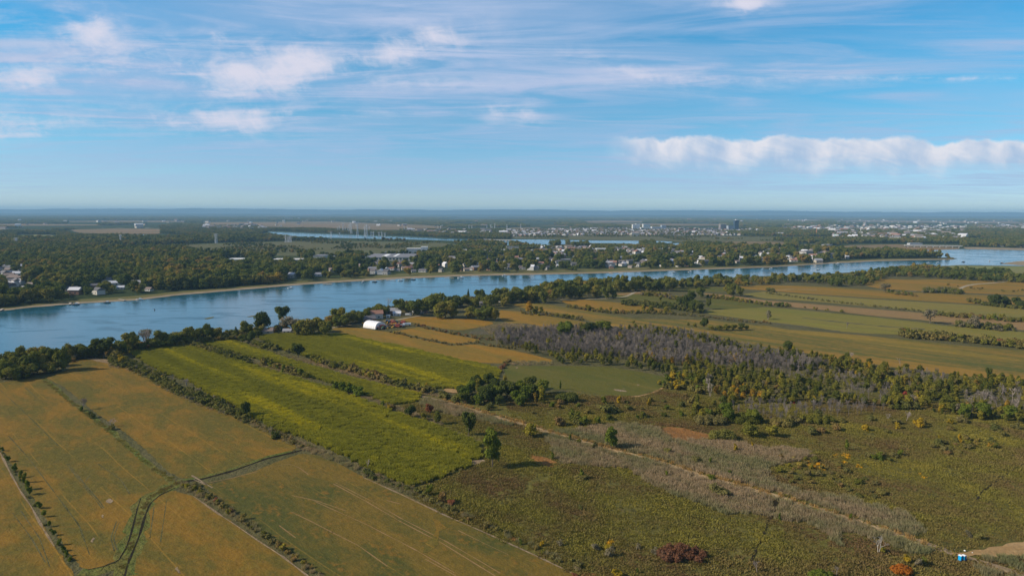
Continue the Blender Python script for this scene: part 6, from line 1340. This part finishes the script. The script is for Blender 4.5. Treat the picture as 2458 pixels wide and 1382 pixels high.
building('warehouse', 'long white shed at the edge of the far wood', 'warehouse', 543.6, 590, 628, 622.5, 40, WHITE, WHITE, extra=[('annex', (1.01, 1.2, 0, .8, 0, .6), GREYW)])
building('apartment_block', 'blue glazed apartment block on the marsh edge', 'apartment block', 976, 1010, 608, 597, 26, GREYW, WHITE, 5, cols=9, glass=BLUEW)
building('apartment_block', 'tall white apartment block on the marsh edge', 'apartment block', 1010.6, 1026, 610, 593, 26, WHITE, WHITE, 7, cols=4, glass=BLUEW)
building('apartment_block', 'beige apartment block at the lake end of the estate', 'apartment block', 1216, 1246, 605, 592.5, 22, CREAM, FLAT, 5, cols=8)
building('apartment_block', 'long grey apartment block beside the lake', 'apartment block', 1251, 1278, 601, 594.5, 22, GREYW, FLAT, 3, cols=8)
building('school', 'white flat roofed school building among trees', 'school', 1349, 1371, 632, 623.5, 34, CREAM, FLAT, 2, cols=7)
building('school', 'white low building in the middle of the estate', 'school', 1432, 1458, 606, 597.5, 30, WHITE, WHITE, 2, cols=7)
building('shop_building', 'low white hall with a pale blue roof', 'hall', 1502, 1541, 617.5, 613, 45, WHITE, plain('pale_blue_roof', (.50, .60, .68), .6, .3))
building('rowhouse', 'row of grey terraced houses behind the big factory', 'terrace', 924, 972, 611, 605, 14, GREYW, ROOFS, 2, cols=14)
building('shop_building', 'bright green fronted building beyond the peninsula', 'building', 2008, 2016, 569.5, 563, 20, GREENW, WHITE, 1, cols=2)
building('hall', 'red roofed hall beyond the peninsula', 'hall', 2058, 2068, 554, 551.5, 30, CREAM, RROOF)
building('hall', 'grey pavilion built into the low bridge', 'pavilion', 2184, 2214, 589.5, 585.5, 18, GREYW, plain('pale_metal_roof', (.55, .62, .68), .5, .4), z=2.5)
building('warehouse', 'long white block at the far left of the industrial park', 'warehouse', 2004, 2048, 550, 547.5, 50, WHITE, WHITE)
building('apartment_block', 'lone pale slab block far off beyond the tan cropland', 'apartment block', 714.5, 719.5, 528, 522, 40, CREAM, FLAT)
building('apartment_block', 'pinkish far block beside the lone pale slab', 'apartment block', 682, 703, 527.5, 523.5, 60, CREAM, FLAT)
building('hall', 'white flat hall far off on the left plain', 'hall', 133, 140, 522, 520, 60, WHITE, WHITE)
building('warehouse', 'white sheds row on the horizon plain', 'warehouse', 500, 546, 529.2, 528, 60, WHITE, WHITE)
# chimney, masts, crane
def mast(name, label, cat, px, yb, yt, wd, mat):
    h = (yb - yt) * mpx(px, yb); V, Fc = [], []; tube(V, Fc, (0, 0, 0), (0, 0, h), wd, wd * .6, 8)
    e = thing(name, label, cat, P(px, yb), 0, (1, 1, 1), None, [('shaft', mesh_np('shaft', V, Fc, [mat]))]); obj('cap', box_me('cap', -wd, wd, -wd, wd, h, h + wd * 1.2, mat), e); return e
mast('chimney', 'slim pale chimney rising from the trees behind the factory', 'chimney', 850, 634, 616, 1.1, WHITE)
mast('mast', 'white water tower mast beside the red roofed hall', 'mast', 2066, 561, 550, 2.4, WHITE); mast('mast', 'slim pale blue mast over the industrial park', 'mast', 2114, 553, 542, 2.4, WHITE)
hcr = 17 * mpx(1960, 562)
e = thing('tower_crane', 'orange tower crane beyond the tan field', 'crane', P(1960, 562), .3, parts=[('mast', box_me('mast', -1, 1, -1, 1, 0, hcr, ORANGE)), ('jib', box_me('jib', -14, 38, -.8, .8, hcr, hcr + 1.6, ORANGE)), ('counterweight', box_me('counterweight', -16, -12, -1.5, 1.5, hcr - 2, hcr - .1, CONC))])

# ------------------------------------------------------------------ power line towers
PW = plain('pylon_steel', (.72, .72, .74), .5, .4, .04)
V, Fc = [], []
for sx in (-1, 1):
    for sy in (-1, 1): tube(V, Fc, (sx * 3.2, sy * 3.2, 0), (sx * .7, sy * .7, 44), .55, .4, 4)
for k in range(7):
    z0, z1 = k * 6, (k + 1) * 6; r0, r1 = 3.2 - 2.5 * z0 / 44, 3.2 - 2.5 * z1 / 44
    for s in (-1, 1):
        tube(V, Fc, (-r0 * s, -r0, z0), (r1 * s, -r1, z1), .3, .3, 3); tube(V, Fc, (-r0, r0 * s, z0), (-r1, -r1 * s, z1), .3, .3, 3)
PM = mesh_np('mast', V, Fc, [PW])
V, Fc = [], []; tube(V, Fc, (-8, 0, 0), (0, 0, .9), .25, .5, 4); tube(V, Fc, (8, 0, 0), (0, 0, .9), .25, .5, 4); PA = mesh_np('cross_arm', V, Fc, [PW])
def pylon(px, yb, yt):
    h = (yb - yt) * mpx(px, yb); k = h / 44
    e = thing('pylon', 'white power line tower in the row crossing the lake and marsh', 'power line tower', P(px, yb), random.uniform(-.3, .3), (max(k, .9), max(k, .9), k), 'power line towers crossing the lake', [('mast', PM)])
    for zz in (32, 38, 43): o = obj('cross_arm', PA, e); o.location = (0, 0, zz)
PYL = [(38.6, 592, 571), (41.5, 592, 571), (290, 589, 563), (517.6, 584, 561), (520.8, 584, 561), (686, 582, 564.5), (691.5, 582, 567), (695, 582, 567), (698.5, 582, 566.5), (795, 573, 556), (810.6, 557.5, 545), (814.4, 557.5, 543), (815.7, 570, 558), (823.7, 558, 535.5), (829, 558, 545), (834.6, 558, 546.5),
       (838.4, 560, 539), (843, 561, 534), (858.3, 568, 539), (875.7, 568, 544), (880.7, 568, 539), (887.5, 557.5, 543.5), (890.8, 568, 556), (896.4, 569, 556), (909.8, 567, 557), (916.6, 568, 557), (923.9, 568.5, 559), (970.8, 555.5, 542), (977.9, 555, 543.5), (1051.5, 554, 541.5), (1058, 554, 541.5), (1126, 553, 540), (1132.7, 552.5, 541), (1169, 552, 541.5), (1177.6, 551.5, 539), (1181, 553, 543), (1187.7, 548, 536), (1217, 550, 539), (1250, 548.5, 538)]
for a in PYL: pylon(*a)

# ------------------------------------------------------------------ bridges
def bridge(label, a, b, zt, wd, piers, mat, th=1.4):
    A, B = P(*a), P(*b); L = (B - A).length; rz = math.atan2(B.y - A.y, B.x - A.x)
    e = thing('bridge', label, 'bridge', (A.x, A.y, 0), rz, parts=[('deck', box_me('deck', 0, L, 0, wd, zt - th, zt, mat)), ('railing', box_me('railing', 0, L, -.3, -.02, zt + .01, zt + 1.1, CONC)), ('railing', box_me('railing', 0, L, wd + .02, wd + .3, zt + .01, zt + 1.1, CONC))])
    for i in range(piers):
        x = L * (i + .5) / piers; obj('pier', box_me('pier', x - 1.6, x + 1.6, 1, wd - 1, -.2, zt - th - .003, CONC), e)
bridge('concrete bridge between the peninsula and the wooded far shore', (2172, 593), (2310, 595), 7, 14, 9, plain('bridge_concrete', (.36, .36, .36), .8, .2), 2.2)
bridge('highway bridge rising over the reddish tan field', (1946, 598), (1998, 591.5), 8, 22, 8, CONC, 2.6)
bridge('long low railway bridge over the narrow water', (1150, 579), (1226, 581), 8, 10, 10, plain('dark_steel', (.20, .20, .20), .7, .3), 2.4)

# ------------------------------------------------------------------ docks and boats on the river
WOOD = plain('dock_wood', (.42, .36, .30), .9, .1); HULL = plain('boat_hull', (.80, .80, .82), .35, .5, .03); DARKH = plain('dark_hull', (.10, .12, .16), .4, .5)
V, Fc = [], []
prof = [(0, .15), (.15, .75), (.45, 1.05), (.8, 1.1), (1, 1.0)]; Lb = 7.0
for f, w_ in prof: V += [(f * Lb, -w_, 1.0), (f * Lb, -w_ * .55, -.1), (f * Lb, w_ * .55, -.1), (f * Lb, w_, 1.0)]
for i in range(4):
    for k in range(3): a = i * 4 + k; Fc.append((a, a + 4, a + 5, a + 1))
    Fc.append((i * 4 + 3, i * 4 + 7, i * 4 + 4, i * 4))
Fc.append((16, 17, 18, 19))
HM = mesh_np('hull', V, Fc, [HULL]); HMD = mesh_np('hull', V, Fc, [DARKH]); CAB = box_me('cabin', 3, 5.2, -.7, .7, 1.02, 2.1, WHITE); WS = box_me('windscreen', 2.7, 2.95, -.65, .65, 1.02, 1.8, GLASS)
def boat(px, py, label, rz, s=1.3, dark=False): return thing('boat', label, 'boat', P(px, py), rz, (s, s, s), None, [('hull', HMD if dark else HM), ('cabin', CAB), ('windscreen', WS)])
DK = box_me('deck', -1.4, 1.4, 0, 18, .8, 1.1, WOOD); DP = boxes_me('post', [(sx * 1.2 - .15, sx * 1.2 + .15, y, y + .3, -.5, .78) for sx in (-1, 1) for y in (1, 9, 17)], WOOD)
def dock(px, py, label, rz, s=1.0): return thing('dock', label, 'dock', P(px, py), rz, (s, s, s), None, [('deck', DK), ('post', DP)])
for (x, y, r_, lb) in [(168, 731.5, .55, 'pale dock with a boat at the riverside village'), (190, 730, .7, 'second pale dock just right of it at the village'), (300, 722, .9, 'low wooden dock below the tan house'), (797, 683, 1.2, 'flat dock below the middle trees'), (950, 674, 1.3, 'wooden dock with a ramp up the beach'), (1090, 668, 1.4, 'large dock holding a white boat'), (1152, 665, 1.4, 'small dock right of the large one'), (1472, 658, .3, 'pale dock on the low stretch of beach'), (1496, 658, .3, 'twin pale dock right beside it'), (2002, 633, .2, 'busy white dock at the end of the sandy beach'), (0, 747, .5, 'dock at the left edge of the river')]: dock(x, y, lb, r_)
for (x, y, r_, lb, dk) in [(172, 732, .2, 'dark boat beside the village dock', 1), (248, 727, .1, 'dark moored boat below the village', 1), (326, 720, .2, 'white boat moored right of the village', 0), (690, 692, .1, 'small white boat off the dark trees', 0), (869, 678.5, 1.5, 'white boat seen end on by the beach', 0), (893, 677, .1, 'dark boat by the beach', 1), (955, 674, .1, 'white boat at the ramp dock', 0), (986, 671.5, .1, 'small dark boat right of the ramp dock', 1), (1098, 667.5, .1, 'biggest white boat lying at the large dock', 0), (1205, 662, .1, 'white boat off the grassy beach', 0), (1612, 655, .1, 'tiny white boat on the narrow reach', 0), (1651, 653, .1, 'tiny pale boat further along the narrow reach', 0), (2006, 633.5, 0, 'white boat at the busy dock', 0), (2308, 629, .1, 'dark boat out on the confluence', 1), (2375, 627, .9, 'white boat out on the confluence', 0), (2400, 632, .1, 'low dark boat near the sandbar', 1), (1846, 645.5, .1, 'flat pale boat near the shaded bank', 0), (1957, 648, 0, 'pale boat heading along the river bend', 0), (2224, 632, .1, 'speeding white boat with a wake', 0), (2247, 631, .1, 'second speeding white boat behind it', 0)]: boat(x, y, lb, r_, 1.7 if 'biggest' in lb else 1.3, dk)
V, Fc = [], []; tube(V, Fc, (0, 0, -.2), (0, 0, 1.2), .9, .4, 8); thing('buoy', 'dark buoy alone in the wide part of the river', 'buoy', P(371, 744), parts=[('float', mesh_np('float', V, Fc, [DARKH])), ('light', box_me('light', -.2, .2, -.2, .2, 1.25, 1.9, DARKH))])

# ------------------------------------------------------------------ farm by the river
a, b = P(901, 790.5), P(926, 786.0)          # the open end
c = P(876, 785.5)                            # far corner of the long side
wv = b - a; W_ = wv.length; lv = c - a; L_ = lv.length
wu = wv.normalized(); lu = Vector((-wu.y, wu.x, 0)); L_ = abs(lv.dot(lu)) if lv.dot(lu) > 0 else L_
SH = plain('white_fabric', (.84, .84, .86), .5, .3, .02); SEAM = plain('grey_seam', (.60, .60, .62), .6, .3)
hh_ = W_ * .47
ang = [math.pi * i / 22 for i in range(23)]
def arc(k, y): return [(W_ / 2 - W_ / 2 * math.cos(q) * k, y, .9 + (hh_ - .9) * (max(0, math.sin(q)) ** .8) * k) for q in ang]
V, Fc = [], []
for y in (0, L_): V += [(0, y, 0)] + arc(1, y) + [(W_, y, 0)]
n = 25
for i in range(n - 1): Fc.append((i, i + 1, n + i + 1, n + i))
cover = mesh_np('cover', V, Fc, [SH])
def endw(y):
    pts = [(0, y, 0)] + arc(1, y) + [(W_, y, 0)]; return mesh_np('end_wall', pts, [tuple(range(len(pts)))], [SH])
e = thing('arched_barn', 'large white fabric barn with an arched roof beside the orange field', 'barn', (a.x, a.y, .15), math.atan2(wu.y, wu.x), parts=[('cover', cover), ('end_wall', endw(.25)), ('end_wall', endw(L_ - .25)), ('base_rail', boxes_me('base_rail', [(-.25, .1, 0, L_, 0, .8), (W_ - .1, W_ + .25, 0, L_, 0, .8)], SEAM)), ('door', box_me('door', W_ * .34, W_ * .66, .1, .22, 0, hh_ * .55, SEAM))])
for k in range(1, 6):
    y = L_ * k / 6; V, Fc = [], []
    for yy in (y - .12, y + .12): V += [(p_[0], p_[1], p_[2]) for p_ in [(W_ / 2 + (q[0] - W_ / 2) * 1.006, q[1], q[2] * 1.008) for q in arc(1, yy)]]
    for i in range(22): Fc.append((i, i + 1, 23 + i + 1, 23 + i))
    obj('seam', mesh_np('seam', V, Fc, [SEAM]), e)
TYRE = plain('tyre', (.02, .02, .02), .9, .1)
def wheel_me(r_, w_):
    V, Fc = [], []; tube(V, Fc, (0, -w_ / 2, 0), (0, w_ / 2, 0), r_, r_, 12); o = len(V)
    Fc += [tuple(range(0, 12)), tuple(range(12, 24))[::-1]]; return mesh_np('wheel', V, Fc, [TYRE])
WB, WS_ = wheel_me(.85, .5), wheel_me(.5, .35)
def colour(nm, c): return plain(nm, c, .4, .5, .05)
CR, CB, CG, CY, CW_, CK = colour('red_paint', (.33, .07, .05)), colour('blue_paint', (.05, .16, .42)), colour('green_paint', (.04, .22, .07)), colour('yellow_paint', (.75, .42, .04)), colour('white_paint', (.78, .78, .78)), colour('rust_paint', (.28, .12, .07))
def wheels(e, lst):
    for me, x, y, z in lst: o = obj('wheel', me, e); o.location = (x, y, z)
def tractor(px, py, rz, mt, label):
    e = thing('tractor', label, 'tractor', P(px, py, .3), rz, (1.15,) * 3, None, [('bonnet', box_me('bonnet', .2, 2.4, -.45, .45, .8, 1.6, mt)), ('cab', box_me('cab', -1.2, .15, -.75, .75, 1.0, 2.6, GLASS)), ('cab_roof', box_me('cab_roof', -1.3, .25, -.85, .85, 2.603, 2.8, mt))])
    wheels(e, [(WB, -.8, -.95, .85), (WB, -.8, .95, .85), (WS_, 1.8, -.8, .5), (WS_, 1.8, .8, .5)])
def wagon(px, py, rz, mt, label, s=1.2):
    e = thing('farm_wagon', label, 'farm wagon', P(px, py, .3), rz, (s,) * 3, None, [('bed', boxes_me('bed', [(-2.6, 2.6, -1.1, 1.1, .9, 1.1), (-2.6, 2.6, -1.15, -1.0, 1.1, 2.1), (-2.6, 2.6, 1.0, 1.15, 1.1, 2.1), (-2.7, -2.55, -1.1, 1.1, 1.1, 2.1), (2.55, 2.7, -1.1, 1.1, 1.1, 2.1)], mt)), ('drawbar', box_me('drawbar', 2.75, 4.4, -.1, .1, .6, .75, CK))])
    wheels(e, [(WS_, -1.8, -1.1, .5), (WS_, -1.8, 1.1, .5), (WS_, 1.8, -1.1, .5), (WS_, 1.8, 1.1, .5)])
def combine(px, py, rz, mt, label):
    e = thing('combine_harvester', label, 'harvester', P(px, py, .3), rz, (1.1,) * 3, None, [('body', boxes_me('body', [(-3.2, 1.4, -1.3, 1.3, 1.1, 3.1), (-2.6, .2, -1.0, 1.0, 3.1, 3.7)], mt)), ('cab', box_me('cab', 1.45, 2.7, -.9, .9, 1.6, 3.2, GLASS)), ('header', box_me('header', 3.2, 4.3, -2.8, 2.8, .2, 1.1, CY)), ('auger', box_me('auger', -3.5, .8, 1.4, 1.7, 3.2, 3.5, mt))])
    wheels(e, [(WB, 1.0, -1.6, .85), (WB, 1.0, 1.6, .85), (WS_, -2.4, -1.4, .5), (WS_, -2.4, 1.4, .5)])
def car(px, py, rz, mt, label, s=1.0, z=.3):
    e = thing('parked_car', label, 'car', P(px, py, z), rz, (s,) * 3, None, [('body', box_me('body', -2.2, 2.2, -.9, .9, .4, 1.0, mt)), ('cabin', box_me('cabin', -1.2, 1.1, -.8, .8, 1.003, 1.5, GLASS))])
    wheels(e, [(WS_, -1.4, -.8, .42), (WS_, -1.4, .8, .42), (WS_, 1.4, -.8, .42), (WS_, 1.4, .8, .42)])
tractor(930, 774, .4, CB, 'blue tractor at the river side of the machinery yard'); tractor(935, 775.5, 1.2, CB, 'second blue tractor beside the first one')
combine(941, 775, 2.6, CK, 'rusty old harvester in the middle of the yard'); combine(948, 779, .3, CR, 'red harvester in the middle of the yard'); combine(952, 786, 3.0, CR, 'red and white harvester on the orange field side of the yard'); combine(966, 778, 2.9, CR, 'red harvester with a blue top near the hedge')
wagon(945, 781.5, .9, CY, 'yellow wagon between the harvesters'); wagon(958, 785.5, .2, CR, 'red wagon next to the red and white harvester'); wagon(964, 784, .5, CW_, 'white wagon at the end of the machine row'); wagon(977, 782, .2, CW_, 'pale long wagon under the last bushes of the yard', 1.5)
wagon(936, 783, .3, CK, 'dark wagon near the barn door'); wagon(940, 779, 1.4, CK, 'rusty wagon between the tractors and the red harvester')
tractor(908, 791, .3, CR, 'red tractor right before the barn end'); tractor(919, 790.5, 2.4, CG, 'green tractor before the barn end'); wagon(914, 790.5, .2, CW_, 'small white wagon before the barn end', .8); combine(920, 788, .4, CR, 'red harvester parked at the barn corner'); wagon(874, 778, .3, CY, 'yellow wagon behind the barn', .9); wagon(947, 774, .1, CG, 'green wagon behind the rusty harvester'); car(925, 784, .5, CW_, 'white van like car beside the barn', 1.2)
house(883, 772, 'dark roofed cottage behind the arched barn', None, 1.1, 2, .5, 'cottage', 'cottage'); house(903, 764, 'pale cottage with a grey roof under the broad tree', None, 1.2, 0, .3, 'cottage', 'cottage'); house(895, 757, 'small white cottage between the riverside trees', None, .9, 1, .2, 'cottage', 'cottage')
house(943, 753, 'low cottage below the bare grey tree', None, 1.2, 2, .2, 'cottage', 'cottage'); house(953, 757, 'pale cottage beside the lane trees', None, .9, 1, .1, 'cottage', 'cottage')
building('garden_shed', 'small white shed with a pale roof on the lawn behind the barn', 'shed', 927, 935, 763.5, 758, 4.5, WHITE, plain('shed_roof', (.55, .60, .62), .6, .3), 1, cols=1)
building('trailer', 'long white trailer beside the gravel lane', 'trailer', 973, 982, 757.5, 754.5, 3, WHITE, WHITE)
building('garage', 'tall grey garage door building beside the white trailer', 'garage', 982.5, 987.5, 758, 752.5, 4, GREYW, FLAT)
for i, (x, y) in enumerate(((998, 754), (1004, 753), (1010, 751.5), (1018, 751), (1013, 746))): house(x, y, 'white cottage glimpsed under the big trees by the lane', 'cottages under the big trees', .75, 1, .2, 'cottage', 'cottage')
house(1101, 735, 'white gable cottage in the tree gap by the river', None, .9, 0, .1, 'cottage', 'cottage'); house(1206, 724, 'white cottage near the end of the riverside trees', None, .9, 1, .3, 'cottage', 'cottage'); house(1345, 707, 'white trailer home inside the belt by the farm lane', None, .9, 1, .1, 'cottage', 'cottage'); house(1160, 732, 'small pale cottage behind the round trees', None, .9, 1, .1, 'cottage', 'cottage')
house(640, 800, 'grey roofed farm cottage below the lone riverside tree', None, .9, 2, .2, 'cottage', 'cottage'); house(690, 799, 'orange doored farm cottage under the greyish trees', None, .8, 1, .1, 'cottage', 'cottage'); house(596, 803, 'white boat house beside the conifer', None, .6, 1, .3, 'cottage', 'cottage')

# ------------------------------------------------------------------ blue toilets and small things near the camera
TB = colour('blue_plastic', (.006, .34, .72)); TW = plain('white_plastic', (.80, .80, .82), .4, .4, .03); TD = colour('dark_blue_plastic', (.01, .10, .24))
def toilet(px, py, rz, label):
    rf = []; V, Fc = [], []
    for y in (-.62, .62):
        for q in range(9): a_ = math.pi * q / 8; V.append((-.62 * math.cos(a_), y, 2.2 + .22 * math.sin(a_)))
    for i in range(8): Fc.append((i, i + 1, 10 + i, 9 + i))
    Fc += [tuple(range(9)), tuple(range(9, 18))[::-1]]
    e = thing('portable_toilet', label, 'portable toilet', P(px, py, .25), rz, (.90,) * 3, None, [('cabin', box_me('cabin', -.58, .58, -.58, .58, .08, 2.195, TB)), ('roof', mesh_np('roof', V, Fc, [TW])), ('base', box_me('base', -.62, .62, -.62, .62, 0, .078, TD)), ('vent', boxes_me('vent', [(-.4, .4, -.61, -.583, 1.85, 2.05)], TD))])
    d = obj('door', box_me('door', -.42, .42, -.625, -.583, .14, 1.8, TB if 'left' in label else TD), e); obj('handle', box_me('handle', .28, .34, -.68, -.628, .9, 1.1, TW), d)
toilet(2305.2, 1345, .45, 'blue portable toilet with white roof standing on the side of the orange bush')
toilet(2313.6, 1345, .35, 'blue portable toilet with white roof standing nearer the dirt track')
for i, (x, y, lb) in enumerate(((2316, 1321.5, 'white and green plastic litter at the edge of the bare field'), (2334, 1325.5, 'small white plastic bag on the bare field corner'), (2291, 1319, 'tiny pale bag beside the rutted track'), (2257, 1371, 'white plastic bag lying in the lower meadow'))):
    bm = bmesh.new(); bmesh.ops.create_icosphere(bm, subdivisions=2, radius=.5)
    for v in bm.verts: v.co *= random.uniform(.6, 1.2); v.co.z = max(0, v.co.z * .7 + .15)
    me = bpy.data.meshes.new('plastic_bag'); bm.to_mesh(me); bm.free(); me.materials.append(TW); o = obj('plastic_bag', me, None, P(x, y, .3)); tag(o, lb, 'litter'); o.scale = (.7 if i == 0 else .38,) * 3

# ------------------------------------------------------------------ labels that single out the members of a row
ONES = 'first second third fourth fifth sixth seventh eighth ninth tenth eleventh twelfth thirteenth fourteenth fifteenth sixteenth seventeenth eighteenth nineteenth'.split()
TENS = ['', '', 'twenty', 'thirty', 'forty', 'fifty', 'sixty', 'seventy', 'eighty', 'ninety']; TENTH = ['', '', 'twentieth', 'thirtieth', 'fortieth', 'fiftieth', 'sixtieth', 'seventieth', 'eightieth', 'ninetieth']
U = [q[:] for q in ONES[:9]]
def ordinal(n): return ONES[n - 1] if n < 20 else (TENTH[n // 10] if n % 10 == 0 else TENS[n // 10] + '-' + U[n % 10 - 1])
bpy.context.view_layer.update()
by = {}
for o in sc.objects:
    if o.parent is None and 'category' in o and o.get('kind') not in ('structure', 'stuff'): by.setdefault(o['label'], []).append(o)
for lab, obs in by.items():
    if 1 < len(obs) <= 99 and len(lab.split()) <= 12:
        def sx(o): l = o.matrix_world.translation; return float(to_px(l.x, l.y, l.z)[0])
        obs.sort(key=sx)
        for i, o in enumerate(obs): o['label'] = lab + (', ' + ordinal(i + 1) + ' from the left')
